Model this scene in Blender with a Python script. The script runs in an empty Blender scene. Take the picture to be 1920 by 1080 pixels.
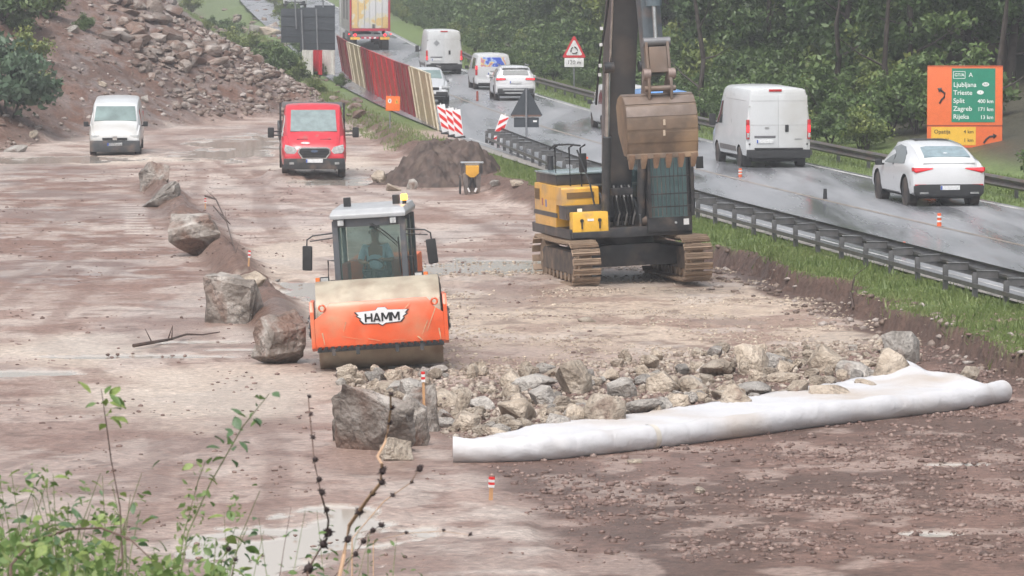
import bpy, bmesh, math, random
import numpy as np
from mathutils import Vector, Matrix, Euler
random.seed(7)
rng = np.random.default_rng(7)
S = bpy.context.scene
COL = S.collection
R_ = math.radians
PI = math.pi

# ------------------------------------------------------------------ camera, sky, sun, exposure
F = 8000.0; CH = 6.85; PIT = math.atan(620 / F)
cd = bpy.data.cameras.new('camera'); cam = bpy.data.objects.new('camera', cd); COL.objects.link(cam)
cam.location = (0, 0, CH); cam.rotation_euler = (PI / 2 - PIT, 0, 0)
cd.sensor_width = 36; cd.lens = 36 * F / 1920; cd.clip_end = 3000; cd.clip_start = .5
cd.dof.use_dof = True; cd.dof.focus_distance = 85; cd.dof.aperture_fstop = 22
S.camera = cam
W = bpy.data.worlds.new('World'); S.world = W; W.use_nodes = True
wn = W.node_tree.nodes; wl = W.node_tree.links
sky = wn.new('ShaderNodeTexSky'); sky.sky_type = 'NISHITA'; sky.sun_disc = False
SUN_EL, SUN_AZ = R_(58), R_(200)
sky.sun_elevation = SUN_EL; sky.sun_rotation = SUN_AZ; sky.dust_density = 6; sky.air_density = 1.2
hs = wn.new('ShaderNodeHueSaturation'); hs.inputs['Saturation'].default_value = .30
wl.new(sky.outputs[0], hs.inputs['Color']); wl.new(hs.outputs[0], wn['Background'].inputs['Color'])
wn['Background'].inputs['Strength'].default_value = .15
sd = bpy.data.lights.new('sun', 'SUN'); sd.energy = 1.3; sd.angle = R_(25); sd.color = (1, .97, .94)
sun = bpy.data.objects.new('sun', sd); COL.objects.link(sun)
_d = Vector((math.sin(SUN_AZ) * math.cos(SUN_EL), math.cos(SUN_AZ) * math.cos(SUN_EL), math.sin(SUN_EL)))
sun.rotation_euler = _d.to_track_quat('Z', 'Y').to_euler()
S.view_settings.view_transform = 'Standard'; S.view_settings.look = 'None'
S.view_settings.exposure = .49; S.view_settings.gamma = 1; S.view_settings.use_curve_mapping = False
S.cycles.max_bounces = 6; S.cycles.transparent_max_bounces = 16; S.cycles.volume_bounces = 0

# ------------------------------------------------------------------ noise
def _h(ix, iy, s):
    n = (ix.astype(np.int64) * 374761393 + iy.astype(np.int64) * 668265263 + s * 1274126177) & 0xffffffff
    n = ((n ^ (n >> 13)) * 1274126177) & 0xffffffff
    return ((n ^ (n >> 16)) & 0xffff) / 65535.0
def vn(x, y, s=0):
    x = np.asarray(x, float); y = np.asarray(y, float)
    ix = np.floor(x); iy = np.floor(y); fx = x - ix; fy = y - iy
    fx = fx * fx * (3 - 2 * fx); fy = fy * fy * (3 - 2 * fy)
    a = _h(ix, iy, s); b = _h(ix + 1, iy, s); c = _h(ix, iy + 1, s); d = _h(ix + 1, iy + 1, s)
    return (a * (1 - fx) + b * fx) * (1 - fy) + (c * (1 - fx) + d * fx) * fy
def fbm(x, y, f=1, o=4, s=0):
    t = 0; a = .5; n = 0
    for k in range(o):
        t = t + a * vn(np.asarray(x) * f + 17.3 * k, np.asarray(y) * f - 9.1 * k, s + k); n += a; a *= .5; f *= 2.03
    return t / n
def ss(a, b, x):
    t = np.clip((x - a) / (b - a), 0, 1); return t * t * (3 - 2 * t)
def poly_dist(px, py, P):
    """signed distance, positive inside"""
    px = np.asarray(px, float); py = np.asarray(py, float)
    d = np.full(px.shape, 1e9); ins = np.zeros(px.shape, bool); n = len(P)
    for i in range(n):
        ax, ay = P[i]; bx, by = P[(i + 1) % n]
        ex, ey = bx - ax, by - ay; L = ex * ex + ey * ey + 1e-12
        t = np.clip(((px - ax) * ex + (py - ay) * ey) / L, 0, 1)
        d = np.minimum(d, (px - ax - t * ex) ** 2 + (py - ay - t * ey) ** 2)
        c = ((ay > py) != (by > py)) & (px < (bx - ax) * (py - ay) / (by - ay + 1e-12) + ax)
        ins ^= c
    d = np.sqrt(d)
    return np.where(ins, d, -d)

# ------------------------------------------------------------------ terrain
def ray(px, py):
    fw = Vector((0, math.cos(PIT), -math.sin(PIT))); up = Vector((0, math.sin(PIT), math.cos(PIT)))
    return fw + Vector((1, 0, 0)) * ((px - 960) / F) - up * ((py - 540) / F)
def Z0(px, py, z=0):
    d = ray(px, py); t = (z - CH) / d.z; return (d.x * t, d.y * t)
def at(px, py, dist):
    d = ray(px, py); t = dist / d.y; return Vector((d.x * t, dist, CH + d.z * t))
_ys = np.arange(-100, 1200, 1.0)
_sl = np.interp(_ys, [0, 100, 125, 155, 190, 240, 700], [-.178, -.178, -.155, -.125, -.1, -.093, -.06])
_R = np.concatenate([[0], np.cumsum((_sl[1:] + _sl[:-1]) / 2)]); _R += 12.9 - np.interp(107.6, _ys, _R)
def RX(y): return np.interp(y, _ys, _R)          # x of the road's far (right) edge
def RS(y): return np.interp(y, _ys, _sl)
_zy = [0, 215, 240, 262, 300, 600, 1200]; _zz = [.5, .5, .62, .95, 1.5, 4.5, 10]
def ZR(y): return np.interp(y, _zy, _zz)
def UE(y): return np.interp(y, [60, 70, 77, 84, 92, 97, 105, 125, 150, 165, 400], [11.1, 11.1, 10.9, 10.3, 10.3, 10.7, 10.4, 10.1, 9.6, 9.2, 9.4])
_L = [(-100, 1.5), (50, -1.0), (58.9, -1.9), (71.2, -3.3), (79.4, -4.5), (97.9, -6.8), (130.5, -11.2), (150, -14), (300, -25)]
def LX(y): return np.interp(y, [a for a, b in _L], [b for a, b in _L])
PITP = [Z0(*p) for p in [(1760, 625), (1690, 648), (1500, 668), (1350, 678), (1200, 698), (1000, 712), (860, 715), (805, 760), (810, 830), (850, 870), (930, 930), (1040, 1080), (1090, 1180)]] + [(1.2, 38), (40, 38), (40, 60), (13.5, 62), (9.6, 77)]
HILLP = [Z0(*p) for p in [(-420, 330), (0, 285), (150, 258), (330, 240), (480, 222), (600, 215), (690, 240), (748, 262)]]
for _y in (168, 180, 200, 230, 270, 340, 500):
    HILLP.append((float(RX(_y)) - 9.4 - (0 if _y > 170 else .2), _y))
HILLP += [(-150, 500), (-150, 120)]
def hillh(x, y):
    d = poly_dist(x, y, HILLP)
    d = np.maximum(d + .8 * (fbm(x, y, .35, 3, 5) - .5), 0)
    h = d * .5 * (1 + .5 * (fbm(x, y, .12, 3, 8) - .5))
    h = h + ss(0, 2, d) * .9 * (fbm(x, y, .3, 4, 11) - .5)
    return np.where(h > 12, 12 + (h - 12) * .3, h)
TRKS = [(-11.5, -4.6, 150, 96, .9), (-12.3, -1.6, 160, 90, 1.0), (-5.2, -6.6, 66, 48, .9), (-7.4, -3.6, 80, 47, .8), (-12.5, -10.2, 130, 84, 1.1), (-10.2, -6.8, 96, 60, .9), (-8, -1.0, 140, 100, 1.0)]
def tracks(x, y):
    w = np.zeros(np.shape(x))
    for (xa, xb, ya, yb, gg) in TRKS:
        f = (y - ya) / (yb - ya); c = xa + (xb - xa) * f + .9 * np.sin(f * 4.5 + xa)
        m = ss(-.02, .06, f) * ss(1.05, .95, f)
        for s_ in (-gg, gg): w = np.maximum(w, m * ss(.24, .13, np.abs(x - c - s_)) * (.55 + .45 * vn(x * 3, y * 1.5, 5)))
    return w
def T(x, y, fine=True):
    x = np.asarray(x, float); y = np.asarray(y, float)
    u = RX(y) - x
    z = .16 * (fbm(x, y, .12, 3, 1) - .5)
    dl = LX(y) - x
    z = z - .32 * ss(-.2, 1.0, dl) * ss(60, 66, y) * ss(175, 150, y)
    z = z + .38 * np.exp(-((dl + .1) / .55) ** 2) * ss(74, 80, y) * ss(132, 128, y) * (.4 + 1.2 * fbm(x, y, .8, 3, 31))
    hh = hillh(x, y)
    z = z + hh
    z = z + .25 * np.exp(-((x + 6.7) / 1.3) ** 2 - ((y - 133.5) / 1.6) ** 2)
    pd = poly_dist(x, y, PITP) + .45 * (fbm(x, y, .9, 3, 21) - .5)
    pw = ss(0, 1.7, pd)
    z = z - 1.15 * pw
    # fine relief
    if fine:
        rough = .055 + .27 * pw + .22 * ss(0, 1.0, hh) + .07 * ss(0, 2, dl) * ss(80, 92, y)
        rough = rough * np.interp(y, [0, 60, 70, 400], [.5, .8, 1, 1])
        z = z + rough * (fbm(x, y, 1.1, 5, 41) - .5) + rough * .55 * (np.abs(fbm(x, y, 3.5, 3, 51) - .5) * 2 - .2)
        rut = fbm(x * 2.2, y * .35, 1, 3, 61) - .5
        z = z + .05 * rut * (1 - pw) * (1 - ss(0, .5, hh))
    # ladder prints of crawler tracks in the mud, lower left
    for tx, ty, ll in ((-9.9, 112, 15), (-8.6, 111, 13)):
        q = tx - .1 * (y - ty)
        m = ss(.34, .24, np.abs(x - q)) * ss(ll / 2, ll / 2 - 1, np.abs(y - ty))
        z = z - m * (.10 + .07 * np.sin(y * 6.28 / 1.1))
    if fine: z = z - .13 * tracks(x, y) * (1 - pw) * (1 - ss(0, .3, hh))
    # road embankment
    ue = UE(y) + 1.2 * (fbm(x * .6, y * .6, 1, 4, 71) - .5) * ss(0, 1, 1)
    tw = np.interp(y, [0, 100, 125, 160], [.42, .45, 1.6, 1.2])
    z = z - .38 * ss(4.2, 2.0, u - ue) * ss(100, 90, y) * ss(0, .3, u - ue)
    w = ss(ue + tw, ue, u)
    zr = ZR(y)
    over = np.where(u < -.4, .12 * np.clip(-u - .4, 0, 1.6), 0) + np.where(u < -3, (-u - 3) * .24, 0)
    over = np.minimum(over, 40)
    vz = zr + over - .05 + (.07 * (fbm(x, y, 1.3, 3, 81) - .35)) * ((u > 8.3) | (u < -.3))
    vz = vz - .04 * ss(9.2, 10, u)
    z = z * (1 - w) + vz * w
    bank = 4.2 * np.clip((42 - y) / 27, 0, 1) * ss(16, 9, x)
    return np.maximum(z, bank)
def G(px, py):
    d = ray(px, py)
    ts = np.geomspace(30, 900, 5000)
    zz = CH + d.z * ts; tt = T(d.x * ts, d.y * ts)
    k = int(np.argmax(zz < tt)) if (zz < tt).any() else len(ts) - 1
    t = ts[k]
    return Vector((d.x * t, d.y * t, float(tt[k])))
def TZ(x, y): return float(T(np.array([x]), np.array([y]))[0])

# ------------------------------------------------------------------ materials
MATS = {}
def _new(name):
    m = bpy.data.materials.new(name); m.use_nodes = True
    nt = m.node_tree; return m, nt.nodes, nt.links, nt.nodes['Principled BSDF']
def P(name, col, rough=.5, metal=0, var=.12, scale=6, dirt=None, damt=.35, bump=0, emit=0, coat=0, spec=.5):
    if name in MATS: return MATS[name]
    m, n, l, b = _new(name)
    tc = n.new('ShaderNodeTexCoord'); nz = n.new('ShaderNodeTexNoise'); nz.inputs['Scale'].default_value = scale
    nz.inputs['Detail'].default_value = 5
    l.new(tc.outputs['Object'], nz.inputs['Vector'])
    rp = n.new('ShaderNodeValToRGB'); l.new(nz.outputs['Fac'], rp.inputs[0])
    a = [max(c * (1 - var), 0) for c in col]; c2 = [min(c * (1 + var), 1) for c in col]
    rp.color_ramp.elements[0].position = .35; rp.color_ramp.elements[1].position = .65
    rp.color_ramp.elements[0].color = (*a, 1); rp.color_ramp.elements[1].color = (*c2, 1)
    src = rp.outputs[0]
    if dirt:
        n2 = n.new('ShaderNodeTexNoise'); n2.inputs['Scale'].default_value = scale * .45; n2.inputs['Detail'].default_value = 8
        l.new(tc.outputs['Object'], n2.inputs['Vector'])
        mr = n.new('ShaderNodeMapRange'); mr.inputs[1].default_value = .62 - damt * .4; mr.inputs[2].default_value = .72
        l.new(n2.outputs['Fac'], mr.inputs[0])
        mx = n.new('ShaderNodeMix'); mx.data_type = 'RGBA'
        l.new(mr.outputs[0], mx.inputs[0]); l.new(src, mx.inputs[6]); mx.inputs[7].default_value = (*dirt, 1); src = mx.outputs[2]
    l.new(src, b.inputs['Base Color'])
    b.inputs['Roughness'].default_value = rough; b.inputs['Metallic'].default_value = metal
    b.inputs['Specular IOR Level'].default_value = spec
    if coat: b.inputs['Coat Weight'].default_value = coat; b.inputs['Coat Roughness'].default_value = .08
    if bump:
        bp = n.new('ShaderNodeBump'); bp.inputs['Strength'].default_value = bump; bp.inputs['Distance'].default_value = .02
        l.new(nz.outputs['Fac'], bp.inputs['Height']); l.new(bp.outputs[0], b.inputs['Normal'])
    if emit:
        l.new(src, b.inputs['Emission Color']); b.inputs['Emission Strength'].default_value = emit
    MATS[name] = m; return m
def glass_mat(name, tint, dens=.5, rough=.03):
    """window glass: partly clear, partly reflecting"""
    if name in MATS: return MATS[name]
    m, n, l, b = _new(name)
    b.inputs['Base Color'].default_value = (*tint, 1); b.inputs['Roughness'].default_value = rough
    tr = n.new('ShaderNodeBsdfTransparent'); tr.inputs[0].default_value = (.86, .93, .91, 1)
    mx = n.new('ShaderNodeMixShader'); mx.inputs[0].default_value = dens
    l.new(tr.outputs[0], mx.inputs[1]); l.new(b.outputs[0], mx.inputs[2])
    l.new(mx.outputs[0], n['Material Output'].inputs['Surface'])
    MATS[name] = m; return m
def stone_mat(name, c1, c2, c3, scale=1.6, soil=(.15, .085, .06), samt=.5, crack=.78):
    m, n, l, b = _new(name)
    tc = n.new('ShaderNodeTexCoord'); oi = n.new('ShaderNodeObjectInfo')
    ad = n.new('ShaderNodeVectorMath'); ad.operation = 'MULTIPLY_ADD'
    l.new(oi.outputs['Random'], ad.inputs[0]); ad.inputs[1].default_value = (40, 30, 20); l.new(tc.outputs['Object'], ad.inputs[2])
    nz = n.new('ShaderNodeTexNoise'); nz.inputs['Scale'].default_value = scale; nz.inputs['Detail'].default_value = 9; nz.inputs['Roughness'].default_value = .62
    l.new(ad.outputs[0], nz.inputs['Vector'])
    rp = n.new('ShaderNodeValToRGB'); l.new(nz.outputs['Fac'], rp.inputs[0])
    e = rp.color_ramp.elements; e[0].position = .33; e[0].color = (*c1, 1); e[1].position = .68; e[1].color = (*c3, 1)
    k = e.new(.5); k.color = (*c2, 1)
    n2 = n.new('ShaderNodeTexNoise'); n2.inputs['Scale'].default_value = scale * .55; n2.inputs['Detail'].default_value = 7; n2.inputs['Distortion'].default_value = .6
    l.new(ad.outputs[0], n2.inputs['Vector'])
    mr = n.new('ShaderNodeMapRange'); mr.inputs[1].default_value = .7 - samt * .3; mr.inputs[2].default_value = .8 - samt * .3; mr.inputs[4].default_value = .85
    l.new(n2.outputs['Fac'], mr.inputs[0])
    mx = n.new('ShaderNodeMix'); mx.data_type = 'RGBA'; l.new(mr.outputs[0], mx.inputs[0]); l.new(rp.outputs[0], mx.inputs[6]); mx.inputs[7].default_value = (*soil, 1)
    vc = n.new('ShaderNodeTexVoronoi'); vc.feature = 'DISTANCE_TO_EDGE'; vc.inputs['Scale'].default_value = scale * .9
    dv = n.new('ShaderNodeVectorMath'); dv.operation = 'MULTIPLY_ADD'; l.new(nz.outputs['Color'], dv.inputs[0]); dv.inputs[1].default_value = (.9, .9, .9); l.new(ad.outputs[0], dv.inputs[2]); l.new(dv.outputs[0], vc.inputs['Vector'])
    cr = n.new('ShaderNodeMapRange'); cr.inputs[1].default_value = .0; cr.inputs[2].default_value = .035; cr.inputs[3].default_value = crack; cr.inputs[4].default_value = 1; l.new(vc.outputs['Distance'], cr.inputs[0])
    ck = n.new('ShaderNodeHueSaturation'); l.new(mx.outputs[2], ck.inputs['Color']); l.new(cr.outputs[0], ck.inputs['Value'])
    hv = n.new('ShaderNodeHueSaturation'); l.new(ck.outputs[0], hv.inputs['Color'])
    mv = n.new('ShaderNodeMapRange'); l.new(oi.outputs['Random'], mv.inputs[0]); mv.inputs[3].default_value = .72; mv.inputs[4].default_value = 1.22
    l.new(mv.outputs[0], hv.inputs['Value']); l.new(hv.outputs[0], b.inputs['Base Color'])
    b.inputs['Roughness'].default_value = .55
    n3 = n.new('ShaderNodeTexNoise'); n3.inputs['Scale'].default_value = scale * 5; n3.inputs['Detail'].default_value = 6; l.new(ad.outputs[0], n3.inputs['Vector'])
    bp = n.new('ShaderNodeBump'); bp.inputs['Strength'].default_value = .9; bp.inputs['Distance'].default_value = .09
    l.new(n3.outputs['Fac'], bp.inputs['Height']); l.new(bp.outputs[0], b.inputs['Normal'])
    return m
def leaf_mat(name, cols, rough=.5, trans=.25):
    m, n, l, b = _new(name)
    at_ = n.new('ShaderNodeAttribute'); at_.attribute_name = 'tone'
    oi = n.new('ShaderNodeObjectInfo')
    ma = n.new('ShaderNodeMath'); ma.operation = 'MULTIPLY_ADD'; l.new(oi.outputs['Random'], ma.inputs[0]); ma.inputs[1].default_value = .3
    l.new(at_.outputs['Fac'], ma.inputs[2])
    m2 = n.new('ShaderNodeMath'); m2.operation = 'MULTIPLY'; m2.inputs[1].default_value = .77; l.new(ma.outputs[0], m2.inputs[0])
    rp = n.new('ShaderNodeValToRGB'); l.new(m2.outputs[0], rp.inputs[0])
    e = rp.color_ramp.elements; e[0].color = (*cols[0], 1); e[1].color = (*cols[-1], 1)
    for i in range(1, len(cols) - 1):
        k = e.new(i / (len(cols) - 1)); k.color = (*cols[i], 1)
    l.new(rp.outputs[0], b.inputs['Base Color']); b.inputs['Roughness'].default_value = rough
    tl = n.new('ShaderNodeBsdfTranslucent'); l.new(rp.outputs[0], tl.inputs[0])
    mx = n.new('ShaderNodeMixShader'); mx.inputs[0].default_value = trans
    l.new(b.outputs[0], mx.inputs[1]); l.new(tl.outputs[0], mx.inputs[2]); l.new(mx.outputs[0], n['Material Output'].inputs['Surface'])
    return m

# ------------------------------------------------------------------ object helpers
def link(name, me, mats=None, parent=None):
    o = bpy.data.objects.new(name, me); COL.objects.link(o)
    if mats is not None:
        for m in (mats if isinstance(mats, (list, tuple)) else [mats]): me.materials.append(m)
    if parent: o.parent = parent
    return o
def tag(o, label=None, cat=None, group=None, kind=None):
    if label: o['label'] = label
    if cat: o['category'] = cat
    if group: o['group'] = group
    if kind: o['kind'] = kind
    return o
def thing(name, label, cat, loc=(0, 0, 0), rot=(0, 0, 0), group=None, sc=1):
    o = bpy.data.objects.new(name, None); COL.objects.link(o); o.empty_display_size = .2
    o.location = loc; o.rotation_euler = rot; o.scale = (sc, sc, sc)
    return tag(o, label, cat, group)
def clone(o, parent=None):
    c = o.copy(); COL.objects.link(c)
    if parent: c.parent = parent
    for ch in KIDS.get(o.name, []): clone_into(ch, c)
    return c
KIDS = {}
def clone_into(ch, p):
    d = ch.copy(); COL.objects.link(d); d.parent = p
    for g in KIDS.get(ch.name, []): clone_into(g, d)
def kids(root):
    for o in COL.objects:
        if o.parent: KIDS.setdefault(o.parent.name, [])
    KIDS[root.name] = [o for o in COL.objects if o.parent == root]
    for k in KIDS[root.name]: KIDS[k.name] = [o for o in COL.objects if o.parent == k]
class MB:
    def __init__(s): s.v = []; s.f = []; s.m = []
    def add(s, vs, fs, mi=0):
        b = len(s.v); s.v += [tuple(v) for v in vs]; s.f += [tuple(i + b for i in f) for f in fs]; s.m += [mi] * len(fs); return s
    def box(s, c, d, rot=None, mi=0, tap=1):
        x, y, z = d[0] / 2, d[1] / 2, d[2] / 2
        vs = [Vector(p) for p in ((-x, -y, -z), (x, -y, -z), (x, y, -z), (-x, y, -z), (-x * tap, -y * tap, z), (x * tap, -y * tap, z), (x * tap, y * tap, z), (-x * tap, y * tap, z))]
        if rot is not None:
            M = Euler(rot).to_matrix() if isinstance(rot, tuple) else rot
            vs = [M @ v for v in vs]
        c = Vector(c)
        return s.add([v + c for v in vs], [(3, 2, 1, 0), (4, 5, 6, 7), (0, 1, 5, 4), (1, 2, 6, 5), (2, 3, 7, 6), (3, 0, 4, 7)], mi)
    def cyl(s, a, b, r, r2=None, n=12, mi=0, caps=True):
        a = Vector(a); b = Vector(b); r2 = r if r2 is None else r2
        q = (b - a).to_track_quat('Z', 'Y'); vs = []
        for p, rr in ((a, r), (b, r2)):
            for i in range(n):
                t = 2 * PI * i / n; vs.append(p + q @ Vector((math.cos(t) * rr, math.sin(t) * rr, 0)))
        fs = [(i, (i + 1) % n, n + (i + 1) % n, n + i) for i in range(n)]
        if caps: fs += [tuple(range(n - 1, -1, -1)), tuple(range(n, 2 * n))]
        return s.add(vs, fs, mi)
    def tube(s, pts, r, n=6, mi=0):
        pts = [Vector(p) for p in pts]; rs = r if isinstance(r, (list, tuple)) else [r] * len(pts); vs = []
        for i, p in enumerate(pts):
            t = (pts[min(i + 1, len(pts) - 1)] - pts[max(i - 1, 0)]).normalized(); q = t.to_track_quat('Z', 'Y')
            for k in range(n):
                a = 2 * PI * k / n; vs.append(p + q @ Vector((math.cos(a) * rs[i], math.sin(a) * rs[i], 0)))
        fs = []
        for i in range(len(pts) - 1):
            for k in range(n): fs.append((i * n + k, i * n + (k + 1) % n, (i + 1) * n + (k + 1) % n, (i + 1) * n + k))
        fs += [tuple(range(n - 1, -1, -1)), tuple(range((len(pts) - 1) * n, len(pts) * n))]
        return s.add(vs, fs, mi)
    def prism(s, pts, ax, a0, a1, mi=0):
        """polygon in the plane normal to ax ('x': (y,z), 'y': (x,z), 'z': (x,y))"""
        def mk(p, a): return {'x': (a, p[0], p[1]), 'y': (p[0], a, p[1]), 'z': (p[0], p[1], a)}[ax]
        n = len(pts); ar = sum(pts[i][0] * pts[(i + 1) % n][1] - pts[(i + 1) % n][0] * pts[i][1] for i in range(n))
        if (ar < 0) != (ax == 'y'): pts = pts[::-1]
        vs = [mk(p, a0) for p in pts] + [mk(p, a1) for p in pts]
        fl = a1 < a0
        fs = [tuple(range(n - 1, -1, -1)), tuple(range(n, 2 * n))] + [(i, (i + 1) % n, n + (i + 1) % n, n + i) for i in range(n)]
        if fl: fs = [f[::-1] for f in fs]
        return s.add(vs, fs, mi)
    def rings(s, rs, mi=0, caps=True):
        n = len(rs[0]); vs = [p for r in rs for p in r]; fs = []
        for i in range(len(rs) - 1):
            for k in range(n): fs.append((i * n + k, i * n + (k + 1) % n, (i + 1) * n + (k + 1) % n, (i + 1) * n + k))
        if caps: fs += [tuple(range(n - 1, -1, -1)), tuple(range((len(rs) - 1) * n, len(rs) * n))]
        return s.add(vs, fs, mi)
    def mesh(s, name, smooth=None, bev=0):
        me = bpy.data.meshes.new(name); me.from_pydata(s.v, [], s.f)
        me.polygons.foreach_set('material_index', s.m)
        if bev:
            bm = bmesh.new(); bm.from_mesh(me)
            es = [e for e in bm.edges if len(e.link_faces) == 2 and e.calc_face_angle(0) > .5]
            bmesh.ops.bevel(bm, geom=es, offset=bev, segments=2, affect='EDGES', profile=.7, clamp_overlap=True)
            bm.to_mesh(me); bm.free()
            me.polygons.foreach_set('use_smooth', [True] * len(me.polygons)); me.set_sharp_from_angle(angle=R_(40))
        elif smooth:
            me.polygons.foreach_set('use_smooth', [True] * len(me.polygons)); me.set_sharp_from_angle(angle=R_(smooth))
        return me
    def build(s, name, mat, parent=None, smooth=35, bev=0):
        return link(name, s.mesh(name, smooth, bev), mat, parent)
def np_mesh(name, V, Fc, smooth=False):
    """V (n,3), Fc (m,k) arrays"""
    me = bpy.data.meshes.new(name); n, m, k = len(V), len(Fc), Fc.shape[1]
    me.vertices.add(n); me.vertices.foreach_set('co', V.astype(np.float32).ravel())
    me.loops.add(m * k); me.loops.foreach_set('vertex_index', Fc.astype(np.int32).ravel())
    me.polygons.add(m); me.polygons.foreach_set('loop_start', np.arange(0, m * k, k, dtype=np.int32))
    if smooth: me.polygons.foreach_set('use_smooth', np.ones(m, bool))
    me.update(calc_edges=True); return me
def fattr(me, name, data, dom='POINT', ty='FLOAT'):
    a = me.attributes.new(name, ty, dom)
    a.data.foreach_set('color' if 'COLOR' in ty else 'value', np.asarray(data, np.float32).ravel()); return a
def text(s, size, mat, parent, loc, rot, name='lettering', ext=.002, sx=1, align='LEFT', bold=0):
    cu = bpy.data.curves.new('t', 'FONT'); cu.body = s; cu.size = size; cu.extrude = ext; cu.align_x = align; cu.align_y = 'CENTER'; cu.offset = bold
    cu.resolution_u = 3
    o = bpy.data.objects.new('t', cu); COL.objects.link(o)
    me = bpy.data.meshes.new_from_object(o); bpy.data.objects.remove(o)
    o = link(name, me, None, parent)
    me.materials.clear(); me.materials.append(mat)
    o.location = loc; o.rotation_euler = rot; o.scale = (sx, 1, 1); return o
# ------------------------------------------------------------------ ground
def lin(*c): return tuple(((v / 255 + .055) / 1.055) ** 2.4 if v > 10 else v / 255 / 12.92 for v in c)
TAN = np.array([.375, .284, .245]); SAND = np.array([.50, .40, .31]); SOIL = np.array([.112, .066, .050]); RSOIL = np.array([.172, .102, .080])
GREY = np.array([.29, .265, .26]); GRN = np.array([.12, .17, .05]); DARK = np.array([.06, .055, .035]); PALE = np.array([.52, .455, .41])
PALEP = [(*Z0(400, 735), 2.6, 6.0), (*Z0(120, 655), 1.8, 3.0), (*Z0(540, 480), 1.2, 8), (*Z0(620, 310), 2.5, 7), (*Z0(250, 300), 2.6, 4)]
def ground_cols(x, y, z):
    u = RX(y) - x; dl = LX(y) - x
    c = np.repeat(TAN[None], len(x), 0)
    def mix(w, k):
        nonlocal c
        w = np.clip(w, 0, 1)[:, None]; c = c * (1 - w) + k * w
    n1 = fbm(x, y, .25, 4, 101); n2 = fbm(x, y, .9, 4, 111); n3 = fbm(x, y, 3, 3, 121)
    mix(ss(.45, .62, n1) * .5, PALE)
    mix(ss(.48, .64, n2) * .6, RSOIL * 1.3)
    # sandy crushed platform in front of the machines
    sp = ss(96, 88, y) * ss(69, 71, y) * ss(-.5, 1.2, -dl) * ss(.2, .75, n1 + .25 * n2)
    mix(sp * .75, SAND); mix(sp * ss(.52, .62, n3) * .4, TAN * .8)
    # brown churned zone, left behind the boulders
    br = ss(80, 92, y) * ss(146, 138, y) * ss(.2, 1.2, dl); mix(br * .92, RSOIL * 1.22)
    mix(br * ss(.36, .52, fbm(x, y, .35, 4, 131)) * .8, RSOIL * 1.15); mix(br * ss(.54, .64, fbm(x, y, .6, 4, 135)) * .6, PALE * .85)
    mix(br * ss(.6, .7, n3) * .5, GREY * 1.25)
    # dark crumbs scattered
    mix(ss(.62, .70, fbm(x, y, 2.2, 3, 141)) * .6, SOIL * 1.2); mix(ss(.52, .62, fbm(x * .5, y * .4, 1, 5, 143)) * .6, RSOIL * 1.25); mix(ss(.5, .62, fbm(x, y * .5, .22, 4, 145)) * ss(62, 50, y) * .35, RSOIL * 1.4); mix(ss(.56, .66, fbm(x * .6, y * .5, 1.3, 5, 147)) * .45, PALE)
    mix(ss(.9, .2, np.abs(dl + .1)) * ss(74, 80, y) * ss(133, 128, y) * .75, SOIL * 1.3)
    tk_ = tracks(x, y); mix(tk_ * .65, RSOIL * 1.05)
    for tx, ty, ll in ((-9.9, 112, 15), (-8.6, 111, 13)):
        q = tx - .1 * (y - ty); mm = ss(.36, .28, np.abs(x - q)) * ss(ll / 2, ll / 2 - 1, np.abs(y - ty)); mix(mm * (.35 + .45 * np.sin(y * 6.28 / 1.1)), PALE)
    for (ax_, ay_, rx_, ry_) in PALEP: mix(ss(1.1, .5, np.sqrt(((x - ax_) / rx_) ** 2 + ((y - ay_) / ry_) ** 2) + .9 * (fbm(x, y, .7, 4, 191) - .5)) * .7, PALE * np.array([1.06, 1.04, .98]))
    # hill
    hd = poly_dist(x, y, HILLP)
    hw = ss(-.5, 1.2, hd + 1.2 * (n2 - .5))
    mix(hw, SOIL * np.array([1.22, 1.08, .98])); mix(hw * ss(.50, .66, n2) * .35, TAN * .6); mix(hw * ss(.5, .66, fbm(x, y, .5, 4, 133)) * .6, SOIL * .75)
    rb = hw * ss(-20.5, -17.5, x + .8 * (y - 180) * .08) * ss(.35, .6, n2 + .2)
    mix(rb * ss(.4, .6, n3) * .5, GREY * .8)
    mix(ss(.9, .2, np.abs(dl + .1)) * ss(74, 80, y) * ss(133, 128, y) * .85, SOIL * 1.25)
    # pit
    pdv = poly_dist(x, y, PITP)
    pw = ss(-.2, .6, pdv + .5 * (n2 - .5))
    mix(pw, RSOIL * 1.1); mix(pw * ss(.47, .62, n3) * .65, SOIL * .95); mix(pw * ss(.42, .60, fbm(x, y, .45, 4, 157)) * .7, SOIL * .78); mix(pw * ss(.54, .64, fbm(x, y, 1.5, 4, 151)) * .6, TAN * 1.0)
    # embankment
    ue = UE(y) + 1.2 * (fbm(x * .6, y * .6, 1, 4, 71) - .5)
    w = ss(ue + 1.1, ue + .7, u)
    mix(w, SOIL * 1.1); mix(w * ss(ue + .04, ue - .12, u + .3 * (n3 - .5)), GRN); mix(ss(ue - .05, ue + .1, u) * ss(ue + .9, ue + .5, u) * ss(108, 100, y), SOIL * .8)
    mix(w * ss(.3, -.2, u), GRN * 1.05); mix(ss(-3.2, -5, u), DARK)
    mix(ss(7.9, 8.1, u) * ss(143, 147, y) * ss(168, 160, y) * ss(9.7, 9.2, u), TAN)   # gravel apron by the road where the rail ends
    gs = ss(-.3, .5, hd) * ss(np.interp(y, [165, 190, 215, 250, 320], [10.6, 10.9, 11.9, 12.8, 15]), np.interp(y, [165, 190, 215, 250, 320], [10.0, 10.3, 11, 11.8, 14]), u + 2.4 * (n2 - .5)) * ss(158, 164, y)
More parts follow.
